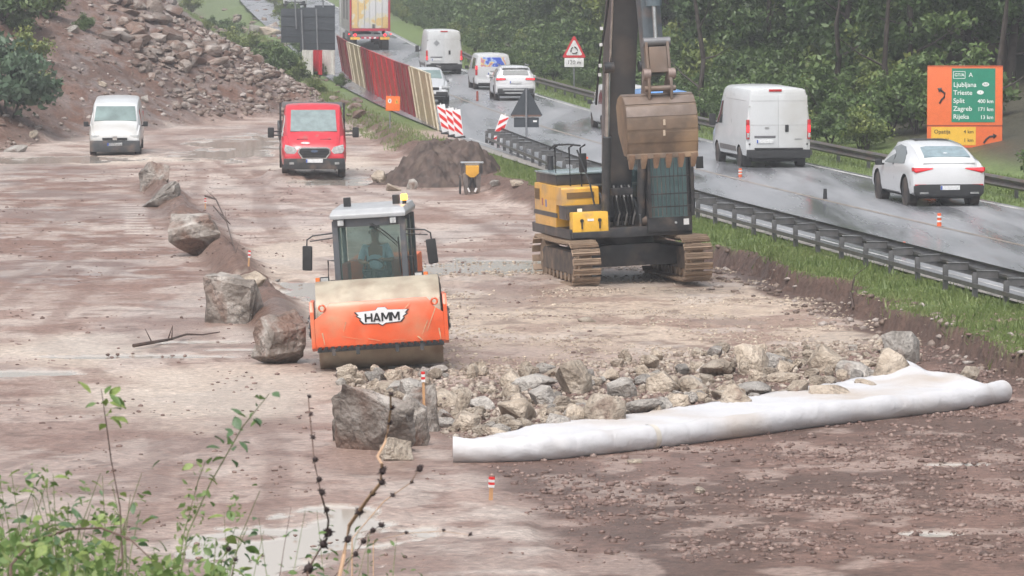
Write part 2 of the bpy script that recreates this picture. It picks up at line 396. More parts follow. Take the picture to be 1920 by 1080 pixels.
    gs = np.maximum(gs, ss(9.3, 9.0, u) * ss(9.0, 9.1, u + 10) * ss(156, 160, y) * (u > 8))
    mix(gs * .9, GRN)
    mix(ss(44, 40, y), DARK * 1.3)
    # wetness
    wet = ss(.46, .60, fbm(x, y * .6, .16, 3, 161)) * .55
    low = ss(.53, .60, fbm(x, y * .7, .3, 3, 171)) * (1 - hw) * (1 - w) * (1 - pw)
    wet = np.maximum(wet, low * .9)
    return c, wet, low, pw, w, hw
PUD = [  # puddles: px, py, rx (m), ry (m), surface z offset
    (570, 1018, 1.25, 2.6), (250, 668, 1.3, .35), (60, 700, .9, .5), (450, 655, .7, .3), (560, 545, 1.0, 2.2), (390, 640, .8, .5),
    (430, 290, 1.6, 5), (470, 268, 2.0, 6), (640, 340, 1.2, 2), (100, 300, 2.5, 3), (1740, 1000, .4, .25), (1790, 870, .5, .3),  (940, 500, 2.2, 2.4)]
PUDW = []
for a, b, c_, d_ in PUD:
    q = G(a, b); PUDW.append((q.x, q.y, c_, d_, q.z))
def puddle_w(x, y):
    w = np.zeros(len(x)); zt = np.zeros(len(x))
    for (qx, qy, rx, ry, qz) in PUDW:
        d = np.sqrt(((x - qx) / rx) ** 2 + ((y - qy) / ry) ** 2)
        k = ss(1.12, .92, d + 2.0 * (fbm(x * 1.2, y * .8, .9, 4, int(abs(qy * 7))) - .5))
        zt = np.where(k > w, qz, zt); w = np.maximum(w, k)
    return w, zt
def fan(y0, y1, k, t0, t1, nt, drop=0):
    ys = [y0]
    while ys[-1] < y1: ys.append(ys[-1] * (1 + k))
    ys = np.array(ys); ts = np.linspace(t0, t1, nt)
    Y, TT = np.meshgrid(ys, ts, indexing='ij'); X = TT * Y
    X = X.ravel(); Yr = Y.ravel(); Z = T(X, Yr) - drop
    nr = len(ys)
    i = np.arange(nr - 1)[:, None] * nt + np.arange(nt - 1)[None]; i = i.ravel()
    Fc = np.stack([i, i + 1, i + nt + 1, i + nt], 1)
    return X, Yr, Z, Fc
def ground_material():
    m, n, l, b = _new('earth')
    a = n.new('ShaderNodeVertexColor'); a.layer_name = 'Col'
    wt = n.new('ShaderNodeAttribute'); wt.attribute_name = 'wet'
    pu = n.new('ShaderNodeAttribute'); pu.attribute_name = 'pud'
    tc = n.new('ShaderNodeTexCoord')
    nz = n.new('ShaderNodeTexNoise'); nz.inputs['Scale'].default_value = 7; nz.inputs['Detail'].default_value = 10; nz.inputs['Roughness'].default_value = .7
    l.new(tc.outputs['Object'], nz.inputs['Vector'])
    vo = n.new('ShaderNodeTexVoronoi'); vo.inputs['Scale'].default_value = 9; l.new(tc.outputs['Object'], vo.inputs['Vector'])
    mr = n.new('ShaderNodeMapRange'); mr.inputs[1].default_value = .3; mr.inputs[2].default_value = .7; mr.inputs[3].default_value = .55; mr.inputs[4].default_value = 1.42
    l.new(nz.outputs['Fac'], mr.inputs[0])
    hv = n.new('ShaderNodeHueSaturation'); l.new(a.outputs[0], hv.inputs['Color']); l.new(mr.outputs[0], hv.inputs['Value'])
    # little pale stones in the dirt
    v2 = n.new('ShaderNodeTexVoronoi'); v2.inputs['Scale'].default_value = 5; v2.inputs['Randomness'].default_value = 1; l.new(tc.outputs['Object'], v2.inputs['Vector'])
    cr = n.new('ShaderNodeMapRange'); cr.inputs[1].default_value = .13; cr.inputs[2].default_value = .10; l.new(v2.outputs['Distance'], cr.inputs[0])
    sx = n.new('ShaderNodeMix'); sx.data_type = 'RGBA'; l.new(cr.outputs[0], sx.inputs[0]); l.new(hv.outputs[0], sx.inputs[6])
    lt = n.new('ShaderNodeHueSaturation'); lt.inputs['Value'].default_value = 1.45; lt.inputs['Saturation'].default_value = .7; l.new(hv.outputs[0], lt.inputs['Color']); l.new(lt.outputs[0], sx.inputs[7])
    pm = n.new('ShaderNodeMix'); pm.data_type = 'RGBA'; l.new(pu.outputs['Fac'], pm.inputs[0]); l.new(sx.outputs[2], pm.inputs[6]); pm.inputs[7].default_value = (.46, .41, .36, 1)
    l.new(pm.outputs[2], b.inputs['Base Color'])
    r = n.new('ShaderNodeMapRange'); r.inputs[3].default_value = .72; r.inputs[4].default_value = .3; l.new(wt.outputs['Fac'], r.inputs[0])
    r2 = n.new('ShaderNodeMix'); l.new(pu.outputs['Fac'], r2.inputs[0]); l.new(r.outputs[0], r2.inputs[2]); r2.inputs[3].default_value = .06
    l.new(r2.outputs[0], b.inputs['Roughness'])
    bs = n.new('ShaderNodeMath'); bs.operation = 'SUBTRACT'; bs.inputs[0].default_value = 1; l.new(pu.outputs['Fac'], bs.inputs[1])
    ad = n.new('ShaderNodeMath'); ad.operation = 'MULTIPLY_ADD'; l.new(vo.outputs['Distance'], ad.inputs[0]); ad.inputs[1].default_value = .4; l.new(nz.outputs['Fac'], ad.inputs[2])
    bp = n.new('ShaderNodeBump'); bp.inputs['Distance'].default_value = .06; l.new(bs.outputs[0], bp.inputs['Strength']); l.new(ad.outputs[0], bp.inputs['Height'])
    l.new(bp.outputs[0], b.inputs['Normal'])
    return m
EARTH = ground_material()
def make_ground(name, X, Y, Z, Fc):
    c, wet, low, pw, w, hw = ground_cols(X, Y, Z)
    pu, zt = puddle_w(X, Y)
    pu = pu * (1 - hw) * (1 - w)
    Z = Z * (1 - pu) + (zt - .03) * pu
    me = np_mesh(name, np.stack([X, Y, Z], 1), Fc, True)
    fattr(me, 'Col', np.concatenate([c, np.ones((len(X), 1))], 1), ty='FLOAT_COLOR')
    fattr(me, 'wet', wet); fattr(me, 'pud', ss(.35, .75, pu))
    return tag(link(name, me, EARTH), kind='structure')
X, Y, Z, Fc = fan(43, 330, .0017, -.17, .17, 330)
make_ground('ground', X, Y, Z, Fc)
# coarse land all round
xs = np.concatenate([np.arange(-700, -80, 40), np.arange(-80, 81, 2.5), np.arange(120, 741, 40)]); ys = np.concatenate([np.arange(-120, 0, 20), np.arange(0, 350, 2.5), np.arange(350, 1200, 25)])
YY, XX = np.meshgrid(ys, xs, indexing='ij'); XX = XX.ravel(); YY = YY.ravel()
t_ = XX / np.maximum(YY, 1)
ZZ = T(XX, YY, False) - np.where((YY > 46) & (YY < 325) & (np.abs(t_) < .165), 1.2, 0.02)
ZZ = np.where(YY < -30, 4.2, ZZ)
nt = len(xs); i = (np.arange(len(ys) - 1)[:, None] * nt + np.arange(nt - 1)[None]).ravel()
make_ground('terrain', XX, YY, ZZ, np.stack([i, i + 1, i + nt + 1, i + nt], 1))

# ------------------------------------------------------------------ road
def strip(name, u0, u1, dz, mat, y0=20, y1=900, n=None, sub=1, kind='structure', parent=None):
    ys = np.concatenate([np.arange(y0, min(y1, 320), 2.0), np.arange(320, y1 + 1, 10.0)]) if y1 > 320 else np.arange(y0, y1 + .01, 2.0)
    V = []; k = max(2, sub + 1)
    for y in ys:
        for a in np.linspace(u0, u1, k): V.append((float(RX(y)) - a, y, float(ZR(y)) + dz))
    i = (np.arange(len(ys) - 1)[:, None] * k + np.arange(k - 1)[None]).ravel()
    me = np_mesh(name, np.array(V), np.stack([i + 1, i, i + k, i + k + 1], 1), True)
    o = link(name, me, mat, parent)
    if kind: tag(o, kind=kind)
    return o
def asphalt():
    m, n, l, b = _new('wet asphalt with painted sky sheen')
    tc = n.new('ShaderNodeTexCoord'); mp = n.new('ShaderNodeMapping'); l.new(tc.outputs['Object'], mp.inputs[0])
    mp.inputs['Rotation'].default_value = (0, 0, -.15); mp.inputs['Scale'].default_value = (1.3, .11, 1)
    n1 = n.new('ShaderNodeTexNoise'); n1.inputs['Scale'].default_value = .7; n1.inputs['Detail'].default_value = 6; l.new(mp.outputs[0], n1.inputs[0])
    rp = n.new('ShaderNodeValToRGB'); l.new(n1.outputs[0], rp.inputs[0])
    e = rp.color_ramp.elements; e[0].position = .3; e[0].color = (.12, .125, .14, 1); e[1].position = .7; e[1].color = (.28, .285, .30, 1)  # patchy base colour lightened to stand in for sky reflected on the road
    n2 = n.new('ShaderNodeTexNoise'); n2.inputs['Scale'].default_value = 120; l.new(tc.outputs['Object'], n2.inputs[0])
    l.new(rp.outputs[0], b.inputs['Base Color'])
    r = n.new('ShaderNodeMapRange'); r.inputs[1].default_value = .35; r.inputs[2].default_value = .65; r.inputs[3].default_value = .14; r.inputs[4].default_value = .5; l.new(n1.outputs[0], r.inputs[0]); l.new(r.outputs[0], b.inputs['Roughness'])
    bp = n.new('ShaderNodeBump'); bp.inputs['Strength'].default_value = .06; bp.inputs['Distance'].default_value = .01; l.new(n2.outputs[0], bp.inputs['Height']); l.new(bp.outputs[0], b.inputs['Normal'])
    b.inputs['Specular IOR Level'].default_value = .7
    return m
ASPH = asphalt()
strip('road', -.15, 8.3, .02, ASPH, sub=6)
LINEW = P('worn white road paint', (.46, .455, .45), .35, var=.35, scale=3)
LINEY = P('worn orange lane marking', (.24, .20, .17), .4, var=.3, scale=2)
strip('road_edge_line', .05, .22, .026, LINEW)
strip('road_edge_line', 8.0, 8.08, .026, LINEW, y1=150)
strip('road_lane_marking', 4.02, 4.16, .026, LINEY)
strip('road_gravel_shoulder', 8.3, 8.75, .012, P('wet pale gravel', (.24, .22, .20), .5, var=.3, scale=9, bump=.5), y1=150)

# ------------------------------------------------------------------ haze
hb = MB().box((0, 400, 11), (1360, 1000, 42)).mesh('haze')
hm = bpy.data.materials.new('rain haze'); hm.use_nodes = True; hn = hm.node_tree.nodes
hn.remove(hn['Principled BSDF']); pv = hn.new('ShaderNodeVolumePrincipled')
pv.inputs['Color'].default_value = (.93, .95, 1, 1); pv.inputs['Density'].default_value = .00075; pv.inputs['Anisotropy'].default_value = .2
hm.node_tree.links.new(pv.outputs[0], hn['Material Output'].inputs['Volume'])
tag(link('haze', hb, hm), 'pale rain haze hanging over the road and building site', kind='stuff')
# ------------------------------------------------------------------ shared paints
BLK = P('black plastic', (.022, .023, .025), .5, var=.2)
DGR = P('dark grey machine paint', (.045, .048, .052), .42, var=.2, dirt=(.16, .12, .10), damt=.25)
DGR2 = P('charcoal paint', (.03, .032, .036), .38, var=.25, dirt=(.10, .08, .07), damt=.3)
STEEL = P('bright steel', (.55, .56, .57), .22, 1)
RUBBER = P('tyre rubber', (.018, .018, .019), .75, dirt=(.12, .09, .075), damt=.45)
CHROME = P('chrome', (.6, .6, .6), .15, 1)
LENS = P('clear lamp lens', (.5, .52, .53), .12, .3, var=.25, scale=20, coat=1)
AMBER = P('amber lens', (.75, .18, .03), .2, coat=1)
REDL = P('red lamp lens', (.45, .01, .015), .2, coat=1)
REDON = P('lit red lamp', (1, .03, .04), .3, emit=1.6, var=.05)
WPLATE = P('white number plate', (.62, .63, .64), .4, var=.15, scale=30)
BLUEB = P('blue plate band', (.02, .08, .4), .4)
WHITE = P('white sticker', (.75, .75, .75), .4)
BLACKP = P('black print', (.015, .015, .017), .5, var=.1)
GLS = glass_mat('cab glass', (.13, .18, .18), .2, .04)
CARGLS = P('dark car glass', (.03, .042, .045), .04, var=.3, coat=1, spec=1)
SCRGLS = P('pale rainy windscreen glass', (.16, .22, .215), .12, var=.25, scale=2, coat=.6)

# ------------------------------------------------------------------ ROAD ROLLER
ORG = P('roller orange paint', (.70, .11, .035), .42, var=.1, scale=3, dirt=(.50, .27, .16), damt=.34, coat=.25)
DRM = P('drum steel, muddy', (.42, .37, .29), .55, .15, var=.12, scale=4, dirt=(.22, .16, .115), damt=.6, bump=.2)
rq = G(717, 697)
roller = thing('road_roller', 'orange single drum road roller with a lit amber beacon on its grey cab', 'road roller', (rq.x, rq.y, rq.z + .02), (0, R_(-3.6), R_(2)))
def drum_ring(x, r): return [(x, .74 + r * math.cos(a), .74 + r * math.sin(a)) for a in [2 * PI * i / 56 for i in range(56)]]
d = MB(); d.rings([drum_ring(-1.03, .70), drum_ring(-1.03, .735), drum_ring(-1.0, .745), drum_ring(1.0, .745), drum_ring(1.03, .735), drum_ring(1.03, .70)])
d.build('drum', DRM, roller, 40)
# front crossbeam with scraper: leaning orange plate across the drum
f = MB()
fy = lambda z: float(np.interp(z, [.4, .46, .92, 1.12, 1.2], [-.10, -.145, -.16, -.125, -.07]))
bo = [(-1.07, .40), (-1.07, .98), (-.90, 1.02), (-.86, 1.10), (-.78, 1.18), (.78, 1.18), (.86, 1.10), (.90, 1.02), (1.07, .98), (1.07, .40)]
bz = [.40, .46, .6, .75, .92, 1.02, 1.10, 1.18]
rr_ = []
for z in bz:
    xw = float(np.interp(z, [.4, .98, 1.02, 1.10, 1.18], [1.07, 1.07, .92, .88, .80])); y = fy(z)
    rr_.append([(-xw, y, z), (xw, y, z), (xw, y + .04, z), (-xw, y + .04, z)])
f.rings(rr_)
beam = f.build('front_beam', ORG, roller, 30, .012)
e = MB()
for i in range(21): e.box((-1.02 + i * .102, -.17, .415), (.052, .03, .055))
e.box((0, -.125, .395), (2.1, .05, .04)); e.build('scraper_edge', BLK, roller)
for sx in (-1, 1):
    s = MB(); s.prism([(-.17, .45), (-.17, 1.05), (-.05, 1.22), (.55, 1.16), (1.6, 1.12), (1.75, .95), (1.75, .55), (.9, .42), (.1, .38)], 'x', sx * 1.07, sx * 1.135)
    s.build('side_frame', ORG, roller, 30, .012)
    h = MB(); h.cyl((sx * 1.13, .74, .74), (sx * 1.17, .74, .74), .2, n=20)
    for k in range(8): h.cyl((sx * 1.17, .74 + .15 * math.cos(k * PI / 4), .74 + .15 * math.sin(k * PI / 4)), (sx * 1.19, .74 + .15 * math.cos(k * PI / 4), .74 + .15 * math.sin(k * PI / 4)), .02, n=6)
    h.build('drum_hub', DGR2, roller)
    g = MB(); rr = []
    for a in range(12):
        t = 2 * PI * a / 12; rr.append((sx * .93 + .05 * math.cos(t), -.145, 1.11 + .05 * math.sin(t)))
    g.tube(rr + [rr[0]], .018, 6); g.build('lifting_eye', ORG, roller)
for bx in (-.78, -.38, .27, .68):
    MB().box((bx, -.165, .37), (.06, .05, .11)).build('scraper_bracket', DGR, roller)
# winged HAMM badge
LOGO = P('logo white', (.72, .72, .74), .35, var=.05)
def badge(k, y, mat, nm, par):
    pts = [(-.43, .10), (-.10, .115), (-.06, .16), (.06, .16), (.10, .115), (.43, .10), (.38, .05), (.405, .035), (.34, -.01), (.355, -.03), (.30, -.09), (.06, -.10), (0, -.135), (-.06, -.10), (-.30, -.09), (-.355, -.03), (-.34, -.01), (-.405, .035), (-.38, .05)]
    b = MB(); b.prism([(x * k, z * k + .88) for x, z in pts], 'y', y, y + .006); return b.build(nm, mat, par, 0)
lg = badge(1.07, -.165, BLACKP, 'logo_outline', roller); lg.location = (.05, 0, .02)
l2 = badge(1.0, -.171, LOGO, 'logo_plate', lg); l2.location = (0, 0, .005)
for ch, x0 in (('H', -.27), ('A', -.135), ('M', .005), ('M', .155)):
    lm = MB(); wd = .10 if ch != 'M' else .125; z0_, z1_, b_ = .815, .955, .030
    def barz(a, b): 
        (xa, za), (xb, zb_) = a, b; lm.prism([(xa - b_ / 2, za), (xa + b_ / 2, za), (xb + b_ / 2, zb_), (xb - b_ / 2, zb_)], 'y', -.1805, -.1765)
    if ch == 'H': barz((x0, z0_), (x0, z1_)); barz((x0 + wd, z0_), (x0 + wd, z1_)); lm.box((x0 + wd / 2, -.179, .885), (wd, .0035, .03))
    if ch == 'A': barz((x0, z0_), (x0 + wd / 2, z1_)); barz((x0 + wd, z0_), (x0 + wd / 2 + .001, z1_)); lm.box((x0 + wd / 2, -.179, .85), (wd * .6, .0035, .026))
    if ch == 'M': barz((x0, z0_), (x0, z1_)); barz((x0 + wd, z0_), (x0 + wd, z1_)); barz((x0 + wd / 2, .845), (x0 + .008, z1_)); barz((x0 + wd / 2, .845), (x0 + wd - .008, z1_))
    lm.build('logo_letter', BLACKP, lg)
SCR = P('scraped paint tan', (.55, .36, .22), .6, var=.3, scale=12)
for (xa, za, xb, zb2, w_) in ((.52, 1.10, .40, .98, .010), (.95, 1.02, .78, .62, .009), (.80, .80, .70, .58, .007), (-.62, .62, -.30, .55, .012), (-.55, .86, -.60, .70, .006), (.20, .52, .42, .50, .014), (-.95, .70, -.92, .50, .012), (.98, .66, 1.0, .48, .012), (-.2, .56, .0, .51, .02), (-.45, .98, -.35, .93, .006), (.62, .55, .70, .47, .018)):
    m = MB(); m.prism([(xa - w_, za), (xa + w_, za), (xb + w_ * .4, zb2), (xb - w_ * .4, zb2)], 'y', -.1665, -.1625)
    m.build('paint_scratch', SCR, roller, 0)
for k in range(20):
    m = MB(); m.box((-1.0 + k * .105, -.155, .44), (.05, .03, .05)); m.build('scraper_tooth', BLK, roller)
# rear frame, engine, cab
rf = thing('rear_frame', None, None); rf.parent = roller; rf.location = (-.02, 2.15, 0); rf.rotation_euler = (0, 0, R_(-6))
for o in (rf,):
    for k in ('label', 'category'):
        if k in o: del o[k]
HOOD = P('roller orange hood', (.62, .13, .04), .45, var=.1, dirt=(.3, .2, .15), damt=.2)
b = MB(); b.box((0, .3, .78), (1.35, 1.6, .5)); b.box((0, 1.6, .85), (1.25, 1.4, .6)); b.build('chassis', DGR2, rf, 30, .02)
b = MB(); b.box((0, 1.75, 1.35), (1.15, 1.7, .55)); b.build('engine_hood', HOOD, rf, 30, .05)
for sx in (-1, 1):
    w = MB(); w.cyl((sx * .6, 1.35, .62), (sx * .94, 1.35, .62), .62, n=28); w.cyl((sx * .94, 1.35, .62), (sx * .97, 1.35, .62), .3, n=16)
    for k in range(18):
        a = 2 * PI * k / 18; w.box((sx * .77, 1.35 + .63 * math.cos(a), .62 + .63 * math.sin(a)), (.34, .07, .1), (a, 0, 0))
    w.build('wheel', RUBBER, rf)
# cab shell: posts, roof, sills
CG = P('cab grey paint', (.085, .092, .105), .4, var=.1, dirt=(.2, .16, .14), damt=.2)
CL = P('cab roof pale grey', (.36, .37, .385), .35, var=.08)
zb, zt = 1.02, 2.42
c = MB()
def post(x0, y0, x1, y1, r=.045): c.tube([(x0, y0, zb), (x1, y1, zt)], [r * 1.15, r], 6)
FX, RXx = .60, .60
for sx in (-1, 1):
    c.box((sx * .575, -.50, (zb + zt) / 2), (.10, .09, zt - zb), (0, 0, 0)); c.box((sx * .60, .98, (zb + zt) / 2), (.07, .08, zt - zb)); c.box((sx * .605, .25, (zb + zt) / 2), (.05, .06, zt - zb))
    c.box((sx * .61, .25, 1.18), (.03, 1.4, .34))
c.box((0, -.50, 1.13), (1.16, .08, .22)); c.box((0, -.50, 2.38), (1.2, .1, .14)); c.box((0, 1.0, 1.15), (1.2, .05, .3)); c.box((0, .25, 1.02), (1.24, 1.55, .06)); c.box((0, 1.0, 2.36), (1.2, .06, .12))
c.build('cab_frame', CG, rf, 30, .012)
r = MB(); r.rings([[(x * k, y, z) for x, y, z in ((-.65, -.62, zt + .03), (.65, -.62, zt + .03), (.66, 1.1, zt + .03), (-.66, 1.1, zt + .03))] if j < 2 else [(x * .93, y, z) for x, y, z in ((-.65, -.50, zt + .19), (.65, -.50, zt + .19), (.66, 1.02, zt + .20), (-.66, 1.02, zt + .20))] for j, k in ((0, .98), (1, 1), (2, 1))])
r.v = r.v[:4] + [(x, y, z + .07) for x, y, z in r.v[4:8]] + r.v[8:]
r.build('cab_roof', CL, rf, 30, .02)
MB().box((0, -.535, 1.80), (1.04, .012, 1.14)).build('windscreen', GLS, rf)
for sx in (-1, 1): MB().box((sx * .612, .25, 1.86), (.01, 1.4, 1.0)).build('side_window', GLS, rf)
MB().box((0, 1.02, 1.8), (1.1, .01, 1.05)).build('rear_window', GLS, rf)
w = MB()
w.tube([(.06, -.56, 2.36), (.30, -.56, 2.18), (.50, -.56, 1.98)], .012); w.tube([(.02, -.56, 2.36), (.26, -.56, 2.15), (.47, -.56, 1.95)], .008); w.tube([(.49, -.56, 2.1), (.50, -.56, 1.5)], .012)
w.build('wiper', BLK, rf)
for sx in (-.46, .43):
    t = MB(); t.box((sx, -.60, zt - .03), (.13, .1, .12)); t.build('work_lamp', BLK, rf, 30, .015)
    u = MB(); u.box((sx, -.655, zt - .03), (.10, .015, .09)); u.build('lamp_glass', LENS, rf)
for sx in (-.42, .42):
    t = MB(); t.box((sx, .2, zt + .27), (.12, .12, .16)); t.build('roof_lamp', BLK, rf, 30, .015)
bc = MB(); bc.cyl((.57, .1, zt + .14), (.57, .1, zt + .26), .035, n=10); bcn = bc.build('beacon_base', BLK, rf)
BEAC = P('lit amber beacon', (1, .38, .03), .3, emit=7, var=.02)
bl = MB(); bl.cyl((.57, .1, zt + .26), (.57, .1, zt + .36), .06, .05, n=14); bl.build('beacon_lamp', BEAC, rf)
for sx in (-1, 1):
    m = MB(); m.tube([(sx * .62, -.5, 2.22), (sx * .95, -.62, 2.20), (sx * 1.05, -.64, 2.14), (sx * 1.06, -.64, 2.02)], .014); m.tube([(sx * .62, -.5, 2.14), (sx * 1.0, -.62, 2.11)], .011)
    ma = m.build('mirror_arm', BLK, rf)
    m = MB(); m.box((sx * 1.06, -.66, 1.83), (.17, .06, .42), (0, R_(-4 * sx), R_(sx * 10))); m.build('mirror', BLK, rf, 30, .03)
    m = MB(); m.tube([(sx * .62, -.48, 1.75), (sx * .73, -.5, 1.76), (sx * .75, -.5, 1.35), (sx * .62, -.5, 1.2), (sx * .60, -.5, 1.05)], .016); m.build('handrail', DGR, rf)
    m = MB(); m.box((sx * .80, -.56, 1.42), (.15, .08, .14)); hl = m.build('headlamp', BLK, rf, 30, .012)
    MB().box((sx * .80, -.603, 1.42), (.12, .012, .11)).build('headlamp_glass', LENS, rf)
    MB().box((sx * .92, -.57, 1.43), (.075, .06, .11)).build('indicator', AMBER, rf, 30, .012)
# number plate inside the windscreen
pl = MB(); pl.box((.24, -.552, 1.305), (.54, .01, .12)); pln = pl.build('number_plate', P('pale green plate', (.55, .68, .64), .4, var=.05), rf)
MB().box((-.005, -.559, 1.305), (.045, .006, .115)).build('plate_band', BLUEB, rf)
text('PU 563 VA', .105, BLACKP, rf, (.03, -.56, 1.30), (PI / 2, 0, 0), 'plate_lettering', sx=.92)
# seat, column and wheel inside the cab
s = MB(); s.box((0, .42, 1.32), (.5, .5, .14)); s.box((0, .70, 1.52), (.44, .12, .42), (R_(-8), 0, 0)); s.build('driver_seat', BLK, rf, 30, .04)
s = MB(); s.tube([(0, -.28, 1.05), (0, -.12, 1.50)], .05, 8); ring = [(.19 * math.cos(a), -.10 + .07 * math.sin(a), 1.52 + .18 * math.sin(a)) for a in [2 * PI * i / 20 for i in range(21)]]
s.tube(ring, .016, 6); s.tube([(-.18, -.1, 1.52), (.18, -.1, 1.52)], .014); s.box((0, -.32, 1.22), (.7, .22, .24)); s.build('steering_column', BLK, rf)
for sx in (-.52, .54): MB().box((sx, .35, 1.42), (.1, .5, .45)).build('arm_console', P('red console', (.35, .07, .05), .5), rf, 30, .03)

# ------------------------------------------------------------------ the driver
def skin_body(name, verts, edges, rad, mats, sub=2, root=0):
    me = bpy.data.meshes.new(name); me.from_pydata(verts, edges, []); o = bpy.data.objects.new(name, me); COL.objects.link(o)
    sk = o.modifiers.new('s', 'SKIN'); sk.use_smooth_shade = True
    for i, r_ in enumerate(rad):
        q = me.skin_vertices[0].data[i]; q.radius = r_ if isinstance(r_, tuple) else (r_, r_); q.use_root = i == root
    su = o.modifiers.new('u', 'SUBSURF'); su.levels = sub; su.render_levels = sub
    dg = bpy.context.evaluated_depsgraph_get(); m2 = bpy.data.meshes.new_from_object(o.evaluated_get(dg)); bpy.data.objects.remove(o)
    m2.polygons.foreach_set('use_smooth', [True] * len(m2.polygons))
    o = bpy.data.objects.new(name, m2); COL.objects.link(o)
    m2.materials.clear()
    for m in mats: m2.materials.append(m)
    return o
SKIN = P('skin', (.42, .24, .17), .55, var=.06)
V = [(0, 0, 0), (0, .02, .18), (0, .02, .38), (0, .0, .52), (0, -.01, .60), (0, -.02, .70), (0, -.015, .80),   # pelvis..head
     (-.19, .02, .47), (-.27, -.08, .24), (-.17, -.32, .22), (-.14, -.38, .23),
     (.19, .02, .47), (.27, -.08, .24), (.17, -.32, .26), (.14, -.38, .28),
     (-.10, -.06, -.02), (-.13, -.42, .02), (-.13, -.46, -.36), (-.13, -.56, -.40), (.10, -.06, -.02), (.13, -.42, .02), (.13, -.46, -.36), (.13, -.56, -.40)]
E = [(0, 1), (1, 2), (2, 3), (3, 4), (4, 5), (5, 6), (2, 7), (7, 8), (8, 9), (9, 10), (2, 11), (11, 12), (12, 13), (13, 14), (0, 15), (15, 16), (16, 17), (17, 18), (0, 19), (19, 20), (20, 21), (21, 22)]
Rr = [(.17, .12), (.15, .115), (.17, .11), (.07, .065), (.055, .055), (.088, .10), (.075, .09), .06, .045, .034, .026, .06, .045, .034, .026, .085, .065, .045, .035, .085, .065, .045, .035]
person = skin_body('person', V, E, Rr, [SKIN])
tag(person, 'short haired driver in a light blue shirt steering the road roller behind its windscreen', 'person')
BL = P('light blue shirt', (.55, .70, .82), .8, var=.06); TR = P('dark work trousers', (.03, .035, .05), .85)
SHV = [0, 1, 2, 3, 7, 8, 11, 12]; mp_ = {a: i for i, a in enumerate(SHV)}
sv = [V[i] for i in SHV]; sv[3] = (0, .01, .47); sv[0] = (0, 0, .03)
so = skin_body('shirt', sv, [(mp_[a], mp_[b]) for a, b in E if a in mp_ and b in mp_], [(.185, .135), (.165, .13), (.18, .12), (.075, .07), .072, .058, .072, .058], [BL]); so.parent = person
TRV = [0, 15, 16, 17, 19, 20, 21]; mp_ = {a: i for i, a in enumerate(TRV)}
so = skin_body('trousers', [V[i] for i in TRV], [(mp_[a], mp_[b]) for a, b in E if a in mp_ and b in mp_], [(.18, .13), .095, .078, .055, .095, .078, .055], [TR]); so.parent = person
hm_ = MB(); 
for k in range(1): pass
def ellip(mb, c, r, n=12, m=8, zmin=-1.0, mi=0):
    rs = []
    for i in range(m + 1):
        t = -PI / 2 + PI * i / m; zz = math.sin(t)
        if zz < zmin: zz = zmin
        cc = math.sqrt(max(1 - zz * zz, 0.0001)); rs.append([(c[0] + r[0] * cc * math.cos(2 * PI * k / n), c[1] + r[1] * cc * math.sin(2 * PI * k / n), c[2] + r[2] * zz) for k in range(n)])
    mb.rings(rs, mi)
hm_ = MB(); ellip(hm_, (0, .012, .80), (.092, .105, .085), zmin=-.1); hm_.build('hair', P('dark hair', (.03, .022, .018), .8), person)
for sx in (-1, 1):
    hm_ = MB(); ellip(hm_, (sx * .033, -.108, .745), (.014, .01, .009), 8, 5); hm_.build('eye', P('eyes', (.08, .06, .05), .3), person)
    hm_ = MB(); ellip(hm_, (sx * .092, 0, .725), (.012, .025, .035), 8, 6); hm_.build('ear', SKIN, person)
hm_ = MB(); ellip(hm_, (0, -.118, .715), (.016, .022, .026), 8, 6); hm_.build('nose', SKIN, person)
hm_ = MB(); hm_.box((0, -.108, .672), (.05, .012, .010)); hm_.build('mouth', P('lips', (.3, .12, .1), .5), person)
def hand(par, w, sx):
    h = MB(); ellip(h, w, (.035, .045, .02), 8, 6)
    for k in range(4):
        x = w[0] + (k - 1.5) * .018; L = (.07, .08, .078, .06)[k]
        h.tube([(x, w[1] - .03, w[2]), (x, w[1] - .03 - L * .5, w[2] - .005), (x, w[1] - .03 - L * .6, w[2] - .035), (x, w[1] - .03 - L * .2, w[2] - .045)], [.010, .009, .008, .006], 6)
    h.tube([(w[0] - sx * .03, w[1], w[2]), (w[0] - sx * .055, w[1] - .03, w[2] - .01), (w[0] - sx * .05, w[1] - .06, w[2] - .03)], [.012, .010, .008], 6)
    h.build('hand', SKIN, par)
hand(person, (-.14, -.41, .24), -1); hand(person, (.14, -.41, .29), 1)
bpy.context.view_layer.update()
person.matrix_world = rf.matrix_world @ Matrix.Translation((0.0, .36, 1.42))

# ------------------------------------------------------------------ EXCAVATOR
YEL = P('excavator yellow paint', (.74, .40, .06), .4, var=.08, scale=3, dirt=(.4, .27, .16), damt=.2, coat=.3)
YEL2 = P('bright yellow toolbox', (.78, .45, .06), .4, var=.06, dirt=(.45, .3, .15), damt=.12)
BKT = P('muddy bucket steel', (.14, .098, .070), .55, .1, var=.22, scale=3, dirt=(.30, .20, .12), damt=.5, bump=.25)
BKT2 = P('greyed bucket steel', (.18, .142, .122), .5, .2, var=.2, scale=4, dirt=(.16, .11, .08), damt=.45, bump=.2)
TRK = P('track steel caked in clay', (.30, .215, .15), .65, .1, var=.22, scale=6, dirt=(.13, .09, .065), damt=.5, bump=.4)
BOOM = P('boom dark grey paint', (.050, .054, .060), .32, var=.18, scale=2, dirt=(.13, .11, .10), damt=.3, coat=.3)
eq = Vector((2.33, 90.4, 0)); eq.z = TZ(2.33, 90.4) + .02
ex = thing('excavator', 'large yellow and dark grey crawler excavator with its muddy bucket raised', 'excavator', eq, (R_(-1), R_(-2.2), R_(11)))
shoe_me = None
